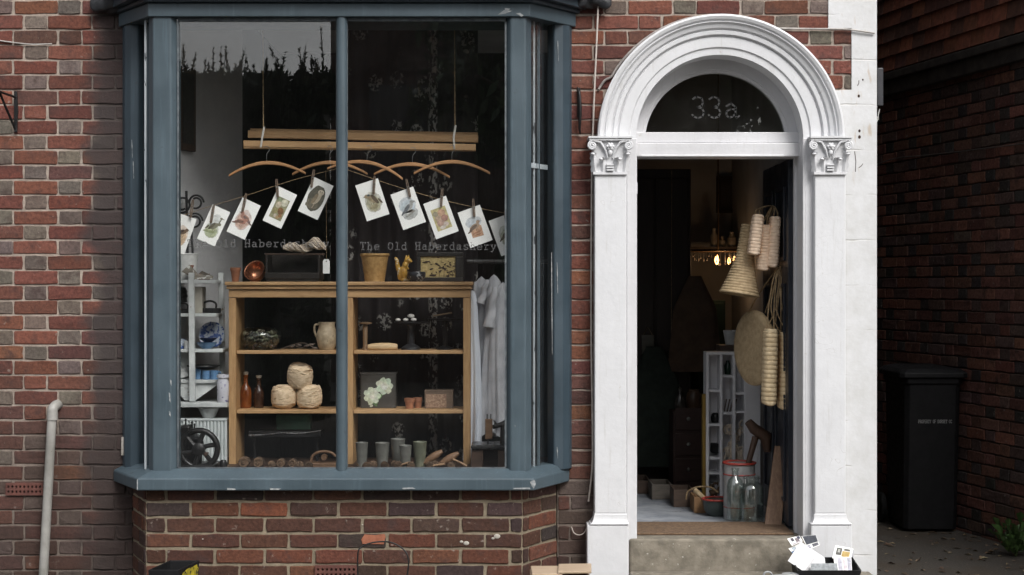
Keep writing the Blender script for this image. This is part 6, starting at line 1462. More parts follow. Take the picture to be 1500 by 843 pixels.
def gown(px, y, ztop, zbot, wt, wb, seed, lb, sleeve=None, mat=m_cloth, neck=.03):
    rnd = random.Random(seed); c = X(px, y); t = thing("hanging_gown", (c, y, zbot), lb, "gown", "white garments hanging on the rail"); mb = MB(); NZ_, NA_ = 22, 56; vs = []
    ph = [rnd.uniform(0, 6.3) for _ in range(4)]
    for j in range(NZ_ + 1):
        tt = j / NZ_; z = ztop + (zbot - ztop) * tt
        sh = min(1, tt / .10); w_ = neck + (wt - neck) * sh ** .6 if tt < .1 else wt + (wb - wt) * ((tt - .1) / .9)
        for i in range(NA_):
            a = 2 * math.pi * i / NA_; f = 1 + (.05 + .20 * tt) * math.sin(a * 7 + ph[0] + tt * .8) * .6 + (.10 * tt) * math.sin(a * 11 + ph[1] - tt)
            vs.append((c + math.cos(a) * w_ / 2 * f + .006 * math.sin(tt * 5 + ph[2]), y + math.sin(a) * (.022 + .035 * tt) * f, z - (.012 * abs(math.cos(a)) if tt < .02 else 0) + (.02 * math.sin(a * 3 + ph[3]) * tt if j == NZ_ else 0)))
    fs = [(j * NA_ + i, j * NA_ + (i + 1) % NA_, (j + 1) * NA_ + (i + 1) % NA_, (j + 1) * NA_ + i) for j in range(NZ_) for i in range(NA_)]
    mb.add(vs, fs); mb.build("body", mat, t, smooth=80)
    if sleeve:
        mb = MB(); sx_, sl_, ww = sleeve; p0 = Vector((c + sx_ * wt * .38, y - .03, ztop - .03)); pts = [p0 + Vector((sx_ * .03 * i / 9 + .004 * math.sin(i * 1.3), -.006 * math.sin(i * .9), -sl_ * i / 9)) for i in range(10)]
        mb.tube(pts, [ww * (.55 + .5 * i / 9) for i in range(10)], 14); mb.build("sleeve", mat, t, smooth=60)
    mb = MB(); mb.tube(curve([(c, y, ztop + .0), (c, y, ztop + .03), (c + .006, y, ztop + .055), (c, y, Z(383.5, .38) + .014)], 3), .0015, 5); mb.build("hook", m_black, t)
zt_ = Z(408, .36)
gown(693, .30, zt_ - .06, Z(674, .30), .055, .085, 5, "bluish white sheet hanging close to the shelf unit's right upright", None, m_linenw)
gown(707, .37, zt_ + .01, Z(628, .37), .10, .18, 1, "long white nightgown with a long sleeve, left on the rail", (-1, .30, .020))
gown(723, .33, zt_ + .02, Z(636, .33), .09, .15, 2, "white gown with a narrow neck in the middle of the rail", (-1, .12, .020))
gown(736, .30, zt_ - .02, Z(615, .30), .10, .15, 3, "short white blouse with puffed sleeve at the right of the rail", (-1, .20, .028))
wp = thing("wall_picture", (-1.72, .40, 2.2), "dark framed picture hanging on the grey side wall", "picture")
Mw, Lw = facetM((-1.746, .345), (-1.503, .95)); za_, zb_ = Z(222, .45), Z(100, .45)
mb = MB(); mb.box(.005, .155, -.028, -.001, za_, zb_, M=Mw); mb.build("frame", m_darkwood, wp, bevel=.004)
mb = MB(); mb.box(.03, .13, -.031, -.0285, za_ + .035, zb_ - .035, M=Mw); mb.build("canvas", plain("dark_canvas", (.03, .028, .025), sc=5), wp)
# ------------------------------------------------------------------ seen through the open door
FZ = .361
mt = MB(); mt.box(XL + .01, XR - .03, .03, .40, STEP_T + .0015, STEP_T + .012); tag(mt.build("door_mat", plain("coir", (.165, .105, .062), (.10, .062, .037), sc=60, rough=.95, bmp=.7, bsc=200), bevel=.004), "brown coir mat just inside the open door", "doormat")
# white pigeonhole shelf
yp = 1.15; ps = thing("pigeonhole_shelf", (X(1075, yp), yp, FZ), "narrow white pigeonhole unit against the wall behind the open door", "shelf unit")
a, b = X(1036.5, yp), X(1112, yp); zt, zb = Z(520, yp), FZ + .001
m_ww = plain("off_white_board", (.80, .80, .82), (.72, .72, .74), sc=5, rough=.6)
cols = [a, X(1056.5, yp), X(1075.5, yp), X(1092, yp), b]
mb = MB()
for x_ in cols: mb.box(x_ - .008, x_ + .008, yp, yp + .12, zb, zt)
mb.build("upright", m_ww, ps, bevel=.002)
mb = MB(); mb.box(a - .009, b + .009, yp - .003, yp + .12, zt + .0005, zt + .016); mb.build("top", m_ww, ps, bevel=.002)
mb = MB(); mb.box(a - .008, b + .008, yp + .1205, yp + .13, zb, zt); mb.build("back", m_ww, ps)
for i, lst in enumerate(((573, 623, 672, 694), (552, 606), (577, 604), ())):
    for py in lst:
        mb = MB(); z = Z(py, yp); mb.box(cols[i] + .0085, cols[i + 1] - .0085, yp + .006, yp + .12, z - .006, z + .006); mb.build("pigeonhole_floor", m_ww, ps)
mb = MB(); mb.box(cols[3] + .0085, b - .0085, yp + .001, yp + .01, zb, zt); mb.build("end_panel", m_ww, ps)
def lump(name, px, py, y, sz, mat, lb, cat, n=10, sd=1, remesh=.006):
    rnd = random.Random(sd); c = W(px, py, y); mb = MB()
    for i in range(n): mb.ball(c + Vector((rnd.uniform(-1, 1) * sz[0], rnd.uniform(-1, 1) * sz[1], rnd.uniform(-1, 1) * sz[2])), (rnd.uniform(.35, .6) * min(sz), rnd.uniform(.35, .6) * min(sz), rnd.uniform(.3, .55) * min(sz)), 8, 6)
    return tag(mb.build(name, mat, smooth=60, remesh=remesh), lb, cat)
hk_ = MB()
for i in range(30):
    rnd = random.Random(i); c = W(rnd.uniform(1062, 1090), rnd.uniform(622, 680), yp + .06); r_ = rnd.uniform(.016, .03)
    an = rnd.uniform(0, 3); hk_.tube([c + Vector((r_ * math.cos(t) * math.cos(an), r_ * .5 * math.cos(t) * math.sin(an) , r_ * math.sin(t))) for t in [k * .6 for k in range(10)]], .006, 6)
tag(hk_.build("yarn_bundle", m_wool, smooth=60), "loose hanks of brown yarn stuffed in the pigeonhole unit", "yarn")
mb = MB()
for i in range(4): mb.tube([W(1061 + i * 4, 604, yp + .05), W(1064 + i * 5, 585, yp + .03)], .004, 6)
tag(mb.build("brush_bundle", plain("bristle", (.14, .11, .09)), smooth=60), "bundle of thin brown sticks in a white pigeonhole", "sticks")
mb = MB(); c = W(1049, 657, yp + .05); mb.box(c.x - .025, c.x + .025, c.y, c.y + .08, c.z - .03, c.z + .025); tag(mb.build("dark_box", m_plastic, bevel=.008), "small dark box in the pigeonhole unit's left column", "box")
lump("cloth_bundle", 1047, 690, yp + .06, (.022, .03, .012), m_cloth, "crumpled grey cloth low in the pigeonhole unit", "cloth", sd=3)
lump("fir_cone_heap", 1047, 716, yp + .06, (.026, .04, .04), m_cone, "heap of brown husks at the bottom of the pigeonhole unit", "husks", n=18, sd=4)
c = W(1064, 565, yp + .08); mb = MB(); mb.lathe([(0, 0), (.018, 0), (.02, .05), (.01, .07), (.01, .08), (0, .08)], 14, Matrix.Translation((X(1066, yp + .1), yp + .1, Z(552, yp) + .007))); tag(mb.build("green_bottle", plain("bottle_green", (.02, .05, .03), rough=.2), smooth=40), "dark green bottle in the pigeonhole unit's middle column", "bottle")
mb = MB(); mb.lathe([(0, 0), (.022, 0), (.028, .03), (.022, .05), (.014, .056), (0, .057)], 16, Matrix.Translation((X(1048, yp + .08), yp + .08, Z(623, yp) + .007))); tag(mb.build("dark_jug", m_black, smooth=40), "little dark jug in the pigeonhole unit's left column", "jug")
# yellow post
mb = MB(); mb.box(X(1029, yp + .02), X(1036, yp + .02) - .004, yp + .02, yp + .06, FZ + .001, Z(578, yp)); tag(mb.build("yellow_plank", plain("ochre_paint", (.30, .19, .03), (.2, .12, .02), sc=8), bevel=.002), "ochre yellow plank standing against the pigeonhole unit", "plank")
# enamel churn with red bands
yk = .62; ch = thing("flour_bin", (X(1083, yk), yk, FZ), "tall white enamel bin with red bands beside the glass jar", "bin")
T = Matrix.Translation((X(1083, yk), yk, FZ + .001)); rr_ = 23 * K(yk); hh = Z(681, yk - .08) - FZ
m_en2 = plain("grey_white_enamel", (.42, .42, .415), (.28, .28, .28), sc=11, rough=.35, spots=((.35, .32, .3), 16, .64)); m_red = plain("red_enamel", (.42, .06, .045), (.3, .04, .03), rough=.35)
mb = MB(); mb.lathe([(0, 0), (rr_, 0), (rr_, hh * .78), (rr_ * .985, hh * .80), (rr_ * .985, hh), (rr_ * .93, hh), (rr_ * .92, .02), (0, .015)], 40, T); mb.build("drum", m_en2, ch, smooth=30)
for z_, th in ((hh, .007), (hh * .80, .0035), (hh * .22, .003)):
    mb = MB(); mb.tube([T @ Vector((rr_ * math.cos(a), rr_ * math.sin(a), z_)) for a in [i * 2 * math.pi / 40 for i in range(40)]], th, 8, closed=True); mb.build("red_band", m_red, ch, smooth=60)
mb = MB()                                             # faded red word on the drum: short blurred strokes
for i in range(5):
    a = R(-108 + i * 9); c = T @ Vector((rr_ * 1.004 * math.cos(a), rr_ * 1.004 * math.sin(a), hh * .52)); d = Vector((-math.sin(a), math.cos(a), 0))
    for s in (-1, 1): q = c + d * s * .006; mb.add([q - d * .002 - Vector((0, 0, .012)), q + d * .002 - Vector((0, 0, .012)), q + d * .002 + Vector((0, 0, .012)), q - d * .002 + Vector((0, 0, .012))], [(0, 1, 2, 3)])
    mb.add([c - d * .006 - Vector((0, 0, .002)), c + d * .006 - Vector((0, 0, .002)), c + d * .006 + Vector((0, 0, .002)), c - d * .006 + Vector((0, 0, .002))], [(0, 1, 2, 3)])
mb.build("faded_lettering", plain("faded_red", (.40, .17, .14), (.45, .3, .27), sc=50), ch)
# large glass jar in front
yj = .44; jr = thing("glass_jar", (X(1100, yj), yj, FZ), "large clear glass jar with a neck on the doormat", "jar"); T = Matrix.Translation((X(1101, yj), yj, STEP_T + .0125)); r_ = 17.5 * K(yj); h_ = Z(699, yj) - FZ - .015
pr = [(0, 0), (r_ * .95, 0), (r_, .01), (r_, h_ * .72), (r_ * .9, h_ * .80), (r_ * .62, h_ * .85), (r_ * .60, h_ * .93), (r_ * .68, h_ * .94), (r_ * .68, h_)]; pr += [(max(0, r - .004), z + (.006 if z < .02 else 0)) for r, z in pr[::-1]]
mb = MB(); mb.lathe(pr, 36, T); mb.build("glass", glassmat("jar_glass", (.90, .93, .92), 2.1), jr, smooth=40)
jr = thing("glass_bottle", (X(1077, .47), .47, FZ), "narrow necked clear glass bottle between enamel bin and glass jar", "bottle"); T = Matrix.Translation((X(1077, .47), .47, STEP_T + .0125)); r_ = 12.5 * K(.47); h_ = .27
pr = [(0, 0), (r_ * .95, 0), (r_, .01), (r_, h_ * .66), (r_ * .85, h_ * .76), (r_ * .42, h_ * .84), (r_ * .38, h_ * .95), (r_ * .5, h_ * .96), (r_ * .5, h_)]; pr += [(max(0, r - .004), z + (.006 if z < .02 else 0)) for r, z in pr[::-1]]
mb = MB(); mb.lathe(pr, 32, T); mb.build("glass", bpy.data.materials["jar_glass"], jr, smooth=40)
# wooden mallet leaning out of the bin
ml = thing("wooden_mallet", W(1100, 676, .62), "dark wooden mallet standing in the enamel bin", "mallet"); m_dw2 = wood("mallet_wood", (.10, .055, .035), (.05, .028, .018), 'z')
mb = MB(); mb.tube([W(1093, 690, .62), W(1107, 640, .64)], [.014, .019], 10); mb.build("handle", m_dw2, ml, smooth=50)
mb = MB(); mb.tube([W(1096, 618, .63), W(1104, 628, .635), W(1122, 640, .65), W(1124, 662, .65)], [.022, .03, .036, .02], 12); mb.build("head", m_dw2, ml, smooth=50)
# leaning plank
pk = MB(); a, b = W(1131, 783, .30), W(1144, 654, .44); x = Vector((.088, 0, 0)); d = Vector((0, .022, 0)); a.z = FZ + .002
vs = [a - x * .45, a + x * .55, a + x * .55 + d, a - x * .45 + d, b - x * .35, b + x * .45, b + x * .45 + d, b - x * .35 + d]
pk.add(vs, [(3, 2, 1, 0), (4, 5, 6, 7), (0, 1, 5, 4), (1, 2, 6, 5), (2, 3, 7, 6), (3, 0, 4, 7)])
tag(pk.build("scaffold_plank", wood("worn_plank", (.27, .17, .10), (.12, .06, .036), 'z'), bevel=.003), "worn red brown plank leaning on the open door", "plank")
# crates and basket along the left
def crate(px0, px1, py0, py1, y, dep, mat, lb, rz=0):
    t = thing("wooden_box", W((px0 + px1) / 2, py1, y), lb, "box"); a, b = W(px0, py1, y), W(px1, py0, y); z0 = FZ + .001; h = b.z - a.z
    c = Vector(((a.x + b.x) / 2, y, z0)); w2 = (b.x - a.x) / 2; M = Matrix.Translation(c) @ Matrix.Rotation(rz, 4, 'Z'); q = .008
    for y0 in (0, dep - q): mb = MB(); mb.box(-w2, w2, y0, y0 + q, 0, h, M=M); mb.build("side_board", mat, t, bevel=.001)
    for x0 in (-w2, w2 - q): mb = MB(); mb.box(x0, x0 + q, q + .0005, dep - q - .0005, 0, h, M=M); mb.build("end_board", mat, t, bevel=.001)
    mb = MB(); mb.box(-w2 + q + .0005, w2 - q - .0005, q + .0005, dep - q - .0005, 0, .01, M=M); mb.build("base", mat, t); return t
m_cr = wood("tan_crate", (.30, .17, .08), (.20, .11, .05), 'x'); m_cr2 = wood("dark_crate", (.10, .065, .045), (.06, .04, .03), 'x')
crate(1017, 1034, 735, 758, .82, .2, m_cr, "small tan wooden box behind the handled basket"); crate(987, 1016, 727, 752, 1.05, .22, m_cr2, "dark brown wooden box with pale rim left of the tan box"); crate(955, 984, 716, 738, 1.35, .25, wood("grey_crate", (.17, .15, .125), (.10, .085, .07), 'x'), "grey weathered wooden box deeper inside the shop"); crate(930, 953, 714, 733, 1.6, .3, m_cr2, "dark box farthest left inside the doorway")
hb_ = MB(); hb_.tube(curve([W(1005, 732, .95), W(1008, 720, .95), W(1022, 714, .93), W(1040, 714, .9), W(1052, 722, .86)], 5), .005, 7); tag(hb_.build("basket_handle", m_rope, smooth=60), "thin arched cane handle rising over the boxes", "handle")
mb = MB(); mb.tube([W(1018, 718, .86), W(1036, 735, .80)], .014, 9); tag(mb.build("rolling_pin", m_straw, smooth=50), "pale wooden rod lying over the tan box", "rod")
lathe_thing("enamel_basin", 1050, FZ + .001, .74, [(0, 0), (.05, 0), (.07, .03), (.078, .085), (.074, .085), (.064, .03), (0, .008)], plain("dark_green_enamel", (.06, .075, .07), (.04, .05, .045), rough=.4), "dark green basin on the floor left of the enamel bin", "basin")
mb = MB(); c = Vector((X(1050, .74), .74, FZ + .09)); mb.tube([c + Vector((.079 * math.cos(a), .079 * math.sin(a), 0)) for a in [i * 2 * math.pi / 30 for i in range(30)]], .006, 7, closed=True); tag(mb.build("red_coil", m_red, smooth=60), "red rim of coiled cord on the green basin", "cord")
# bags hung on the open door
hkp = Vector((dx, .55, 1.92))
bg_ = thing("bell_shaped_basket", W(1090, 443, .45), "large bell shaped coiled straw basket hung mouth-down on the open door", "basket")
c = W(1098, 330, .46); e = W(1083, 432, .44); axis = (e - c); Ln = axis.length; q = axis.to_track_quat('Z', 'Y').to_matrix().to_4x4(); pr = []
N_ = 25
for i in range(N_ * 6 + 1):
    t = i / (N_ * 6); r = (.042 + .010 * t + .054 * max(0, (t - .35) / .65) ** 1.5); pr.append((r + .0042 * abs(math.sin(math.pi * i / 6)) - .002, Ln * t))
pr = [(0, 0)] + pr + [(pr[-1][0] * .96, Ln - .002)] + [(p[0] * .94, p[1]) for p in pr[::-6]]
mb = MB(); mb.lathe(pr, 40, Matrix.Translation(c) @ q, cap=False); mb.build("shell", m_straw, bg_, smooth=50)
def edgebag(name, px0, py0, px1, py1, wpx, y, dep, mat, lb, cat, pitch=.011, taper=.9):
    """flat coiled bag seen edge-on: a rounded slab, coils showing as ridges"""
    a, b = W(px0, py0, y), W(px1, py1, y); ax = b - a; Ln = ax.length; ax.normalize(); side = Vector((ax.z, 0, -ax.x)); n_ = max(12, int(Ln / pitch)) * 6; w2 = wpx * K(y) / 2
    t = thing(name, b, lb, cat, "woven bags hanging on the open door"); mb = MB(); vs = []; NA_ = 20
    for i in range(n_ + 1):
        u = i / n_; rib = abs(math.sin(math.pi * i / 6)) ** .7; k = w2 * (taper + (1 - taper) * math.sin(u * math.pi * .55)) * (.91 + .10 * rib); 
        if u > .94: k *= math.sqrt(max(.12, 1 - ((u - .94) / .06) ** 2 * .85))
        if u < .03: k *= .85
        for j in range(NA_):
            an = 2 * math.pi * j / NA_; ca, sa = math.cos(an), math.sin(an)
            vs.append(a + ax * Ln * u + side * k * math.copysign(abs(ca) ** .6, ca) + Vector((0, dep * (.95 + .06 * rib) * math.copysign(abs(sa) ** .7, sa), 0)))
    fs = [(i * NA_ + j, i * NA_ + (j + 1) % NA_, (i + 1) * NA_ + (j + 1) % NA_, (i + 1) * NA_ + j) for i in range(n_) for j in range(NA_)] + [tuple(range(NA_)), tuple(range(n_ * NA_ + NA_ - 1, n_ * NA_ - 1, -1))]
    mb.add(vs, fs); mb.build("body", mat, t, smooth=55); return t, a
b1, p1 = edgebag("woven_bag", 1110.5, 315, 1103.5, 374, 18.5, .36, .05, m_cream, "cream woven bag hanging leftmost and highest on the door", "bag", .017)
b2, p2 = edgebag("woven_bag", 1121, 330, 1117.5, 397, 18, .40, .05, m_cream, "pinkish woven bag hanging lowest of the upper three", "bag", .015)
b3, p3 = edgebag("woven_bag", 1135.5, 318, 1130.5, 392, 18, .38, .05, m_cream, "cream woven bag hanging closest to the door leaf", "bag", .017)
for t, p in ((b1, p1), (b2, p2), (b3, p3)):
    mb = MB()
    for s in (-.012, .012): mb.tube(curve([p + Vector((s, 0, -.005)), p + Vector((s * .6 + .008, .03, .03)), W(1131, 303, .46), Vector((dx - .05, .55, 1.93))], 5), .0042, 6)
    mb.build("handle", m_rope, t, smooth=60)
b4, p4 = edgebag("straw_tote", 1129, 482, 1126, 594, 21, .34, .07, m_straw2, "pale straw tote seen edge-on, the left of the two lower ones", "bag", .023, .95)
b5, p5 = edgebag("straw_tote", 1149, 487, 1147, 600, 16, .36, .07, m_straw2, "pale straw tote seen edge-on, nearest the white jamb", "bag", .023, .95)
for t, p, o_ in ((b4, p4, 0), (b5, p5, 4)):
    mb = MB()
    for s, e_ in ((-.022, -6), (.016, 3)): mb.tube(curve([p + Vector((s, 0, -.004)), W(1131 + o_ + e_ * .9, 455, .36), W(1135 + o_ + e_ * .6, 415, .37), W(1141 + e_ * .3, 392, .38), W(1144, 400, .385), W(1140 + o_, 440, .37), p + Vector((s + .010, .04, -.004))], 5), .0036, 6)
    mb.build("handle", m_rope, t, smooth=60)
mb = MB(); p = W(1143, 392, .38); mb.tube([(dx + .001, .40, p.z), (p.x - .002, .385, p.z - .003), (p.x - .012, .38, p.z + .006)], .004, 7); tag(mb.build("door_hook", m_black, smooth=60), "lower black hook on the door carrying the straw totes", "hook")
# round woven disc bag, turned
rb = thing("round_straw_bag", W(1104, 560, .52), "round coiled straw bag hanging behind the pale totes", "bag", "woven bags hanging on the open door")
c = W(1106, 510, .52); Rd = 55 * K(.52); mb = MB(); M = Matrix.Translation(c) @ Matrix.Rotation(R(-68), 4, 'Z') @ Matrix.Rotation(R(90), 4, 'X')
pr = [(0, -.022)] + [(Rd * i / 84, -.016 - .008 * abs(math.sin(math.pi * i / 6)) + .012 * (i / 84) ** 3) for i in range(1, 85)] + [(Rd * 1.01, 0), (Rd, .012)] + [(Rd * i / 10, .022) for i in range(9, 0, -1)] + [(0, .022)]
mb.lathe(pr, 48, M); mb.build("disc", m_straw, rb, smooth=50)
mb = MB(); mb.tube(curve([c + Vector((-.03, 0, Rd * .95)), c + Vector((.01, .0, Rd + .07)), W(1140, 395, .41), c + Vector((.05, -.02, Rd * .93))], 6), .004, 6); mb.build("handle", m_rope, rb, smooth=60)

# deeper: chandelier, counter with bottles, wardrobe, pictures, green cupboard
yq = 2.5
cl = thing("chandelier", W(1052, 365, yq), "small lit chandelier with drops glowing deep inside the shop", "chandelier")
c = W(1052, 368, yq); kq = K(yq)
mb = MB(); mb.tube([c + Vector((48 * kq * math.cos(a), .16 * math.sin(a), 0)) for a in [i * 2 * math.pi / 40 for i in range(40)]], .006, 7, closed=True); mb.tube([c + Vector((-.2, 0, .002)), c + Vector((.2, 0, .002))], .006, 7); mb.tube([c, Vector((c.x, c.y, 3.12))], .005, 7); mb.build("hoop", plain("old_brass", (.20, .12, .05), (.1, .06, .03), rough=.4, metal=.6), cl, smooth=60)
mb = MB()
rn = random.Random(9)
for i in range(40):
    a = rn.uniform(0, 6.28); q_ = rn.choice((1, 1, .6)); p = c + Vector((48 * kq * q_ * math.cos(a), .16 * q_ * math.sin(a), 0)); l_ = rn.uniform(.015, .085); mb.tube([p, p + Vector((0, 0, -l_))], .0012, 5); mb.ball(p + Vector((0, 0, -l_ - .008)), (.005, .005, rn.uniform(.006, .013)), 8, 6)
mb.tube([c + Vector((-.17, 0, -.001)), c + Vector((.17, 0, -.001))], .002, 5); mb.build("crystal_drops", plain("crystal", (.5, .48, .44), rough=.1, bmp=0), cl, smooth=60)
em = bpy.data.materials.new("lit_bulb"); em.use_nodes = True; pb_ = em.node_tree.nodes["Principled BSDF"]; pb_.inputs["Base Color"].default_value = (.8, .5, .2, 1); pb_.inputs["Emission Color"].default_value = (1, .42, .13, 1); pb_.inputs["Emission Strength"].default_value = 5
for px, py, s in ((1050, 381, 1), (1068, 383, .75), (1076, 381, .75)):
    mb = MB(); p = W(px, py, yq - .02 if s == 1 else yq + .08); mb.lathe([(0, -.032), (.008, -.026), (.0145, -.006), (.0135, .008), (.008, .024), (.006, .032), (0, .033)], 16, Matrix.Translation(p) @ Matrix.Scale(s, 4)); mb.build("bulb", em, cl, smooth=60)
ld = bpy.data.lights.new("chandelier_glow", 'POINT'); ld.energy = .5; ld.color = (1, .62, .32); ld.shadow_soft_size = .03; lo = bpy.data.objects.new("chandelier_glow", ld); COL.objects.link(lo); lo.location = W(1058, 388, yq - .05); lo.parent = cl; lo.matrix_parent_inverse = Matrix.Identity(4); lo.location = lo.location - cl.location
cn = thing("counter_dresser", (X(1050, 2.9), 2.9, FZ), "dark dresser with a shelf of pale bottles behind the chandelier", "dresser")
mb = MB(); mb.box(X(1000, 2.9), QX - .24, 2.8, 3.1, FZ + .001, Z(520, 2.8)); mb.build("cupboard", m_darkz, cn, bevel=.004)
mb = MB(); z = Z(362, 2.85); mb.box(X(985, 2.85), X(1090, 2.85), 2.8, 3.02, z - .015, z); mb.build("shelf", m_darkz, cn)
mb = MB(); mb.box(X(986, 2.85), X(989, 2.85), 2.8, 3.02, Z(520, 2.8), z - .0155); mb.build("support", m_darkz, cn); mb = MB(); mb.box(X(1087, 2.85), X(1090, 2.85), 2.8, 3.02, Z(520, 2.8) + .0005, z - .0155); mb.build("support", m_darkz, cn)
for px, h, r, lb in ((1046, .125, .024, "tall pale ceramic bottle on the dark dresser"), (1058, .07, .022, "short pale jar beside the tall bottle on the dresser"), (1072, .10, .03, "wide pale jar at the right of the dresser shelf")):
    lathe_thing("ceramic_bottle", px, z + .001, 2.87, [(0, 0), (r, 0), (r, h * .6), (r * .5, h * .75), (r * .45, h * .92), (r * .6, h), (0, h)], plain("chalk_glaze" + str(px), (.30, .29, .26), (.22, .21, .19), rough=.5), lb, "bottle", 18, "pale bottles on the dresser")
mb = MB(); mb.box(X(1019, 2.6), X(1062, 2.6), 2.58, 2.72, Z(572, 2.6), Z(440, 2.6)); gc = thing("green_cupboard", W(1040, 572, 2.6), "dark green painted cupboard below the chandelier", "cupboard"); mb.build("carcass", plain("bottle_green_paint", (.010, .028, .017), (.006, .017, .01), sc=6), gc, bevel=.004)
mb = MB(); mb.box(X(1022, 2.58), X(1059, 2.58), 2.57, 2.5795, Z(568, 2.58), Z(444, 2.58)); mb.build("door", plain("bottle_green_door", (.011, .032, .019), (.007, .02, .012), sc=6), gc, bevel=.003)
mb = MB(); mb.box(X(1019, 2.6), X(1062, 2.6), 2.60, 2.70, FZ + .001, Z(572, 2.6) - .001); mb.build("plinth", m_darkz, gc)
lathe_thing("white_pot", 1070, Z(505, 1.5), 1.5, [(0, 0), (.03, 0), (.044, .085), (.04, .085), (.028, .01), (0, .008)], m_enamel, "white pot standing on the crate behind the straw bag", "pot")
mb = MB(); mb.box(X(1052, 1.5), X(1094, 1.5), 1.42, 1.6, Z(521, 1.42) , Z(505.5, 1.5)); tag(mb.build("dark_crate", m_cr2, bevel=.003), "dark crate standing on top of the pigeonhole unit", "crate")
wr = thing("wardrobe", (X(975, 2.3), 2.3, FZ), "tall dark brown wardrobe at the left inside the doorway", "wardrobe")
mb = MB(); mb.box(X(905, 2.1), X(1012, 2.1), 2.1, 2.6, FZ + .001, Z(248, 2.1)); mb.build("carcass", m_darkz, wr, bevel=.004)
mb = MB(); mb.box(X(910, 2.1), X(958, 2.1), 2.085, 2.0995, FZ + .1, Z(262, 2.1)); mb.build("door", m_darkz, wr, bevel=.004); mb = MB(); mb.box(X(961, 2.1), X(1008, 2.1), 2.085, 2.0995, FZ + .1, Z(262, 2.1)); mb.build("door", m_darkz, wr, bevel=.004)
for i in range(6):
    mb = MB(); p = W(983 + 4 * math.sin(i * 2), 520 + i * 17, 2.05); mb.ball(p, (.018, .006, .022), 10, 6)
    if i == 0: sh = thing("shell_garland", W(983, 520, 2.05), "string of pale shells hanging in the dark doorway", "garland")
    mb.build("shell", plain("dull_shell", (.30, .27, .24), (.2, .18, .16)) if i == 0 else bpy.data.materials["dull_shell"], sh, smooth=50)
mb = MB(); mb.tube([W(984, 250, 2.05), W(983, 610, 2.05)], .0015, 5); mb.build("thread", m_rope, sh)
cx_ = thing("dark_chest", (X(1006, 1.75), 1.75, FZ), "dark red brown chest standing before the wardrobe", "chest"); m_rb = wood("red_brown_wood", (.05, .022, .017), (.028, .013, .010), 'x')
mb = MB(); mb.box(X(986, 1.75), X(1031, 1.75), 1.75, 2.0, FZ + .001, Z(604, 1.75)); mb.build("carcass", m_rb, cx_, bevel=.004)
for i in range(3):
    z0 = FZ + .06 + i * .155; mb = MB(); mb.box(X(989, 1.75), X(1028, 1.75), 1.738, 1.7495, z0, z0 + .135); d_ = mb.build("drawer", m_rb, cx_, bevel=.003)
    mb = MB(); mb.ball((X(1008, 1.75), 1.728, z0 + .07), (.012, .010, .012), 10, 7); mb.build("knob", m_zinc, d_, smooth=60)
lathe_thing("glass_decanter", 996, Z(604, 1.75) + .001, 1.86, [(0, 0), (.03, 0), (.036, .03), (.03, .07), (.012, .10), (.011, .135), (.016, .14), (0, .15)], plain("smoky_glass", (.09, .08, .07), (.05, .045, .04), rough=.15), "smoky glass decanter on the dark red brown chest", "decanter")
lathe_thing("brown_crock", 1016, Z(604, 1.75) + .001, 1.88, [(0, 0), (.035, 0), (.05, .05), (.045, .10), (.032, .12), (.035, .13), (0, .13)], plain("brown_salt_glaze", (.12, .07, .04), (.07, .04, .025), rough=.4), "brown crock beside the decanter on the dark chest", "crock")
ec = thing("enamel_sign", W(949, 520, 2.07), "small pale blank plate hung on the wardrobe's left door", "plate"); mb = MB(); a, b = W(940, 519, 2.075), W(958, 491, 2.075); mb.box(a.x, b.x, 2.072, 2.078, a.z, b.z); mb.build("plate", plain("dull_cream", (.20, .19, .16), (.14, .13, .11)), ec, bevel=.002)
mb = MB(); mb.tube([(a.x + .01, 2.075, b.z), ((a.x + b.x) / 2, 2.078, b.z + .05), (b.x - .01, 2.075, b.z)], .0015, 5); mb.build("cord", m_rope, ec)
for px, py, s, lb in ((958, 590, 1, "dark green coat hanging at the left of the wardrobe"), (1018, 470, .8, "brown apron hanging from the wardrobe's right edge")):
    mb = MB(); c = W(px, py, 2.0); vs = []; NA_, NZ_ = 30, 14
    for j in range(NZ_ + 1):
        t = j / NZ_; wd = (.05 + .10 * min(1, t * 3) + .05 * t) * s
        for i in range(NA_):
            an = 2 * math.pi * i / NA_; f = 1 + .12 * t * math.sin(an * 6 + px); vs.append((c.x + math.cos(an) * wd * f, c.y + math.sin(an) * .035 * f, c.z + (.35 - .75 * t) * s))
    mb.add(vs, [(j * NA_ + i, j * NA_ + (i + 1) % NA_, (j + 1) * NA_ + (i + 1) % NA_, (j + 1) * NA_ + i) for j in range(NZ_) for i in range(NA_)])
    tag(mb.build("hanging_coat", plain("coat_cloth" + str(px), (.03, .04, .032) if s == 1 else (.09, .055, .035), rough=.95), smooth=70), lb, "coat")
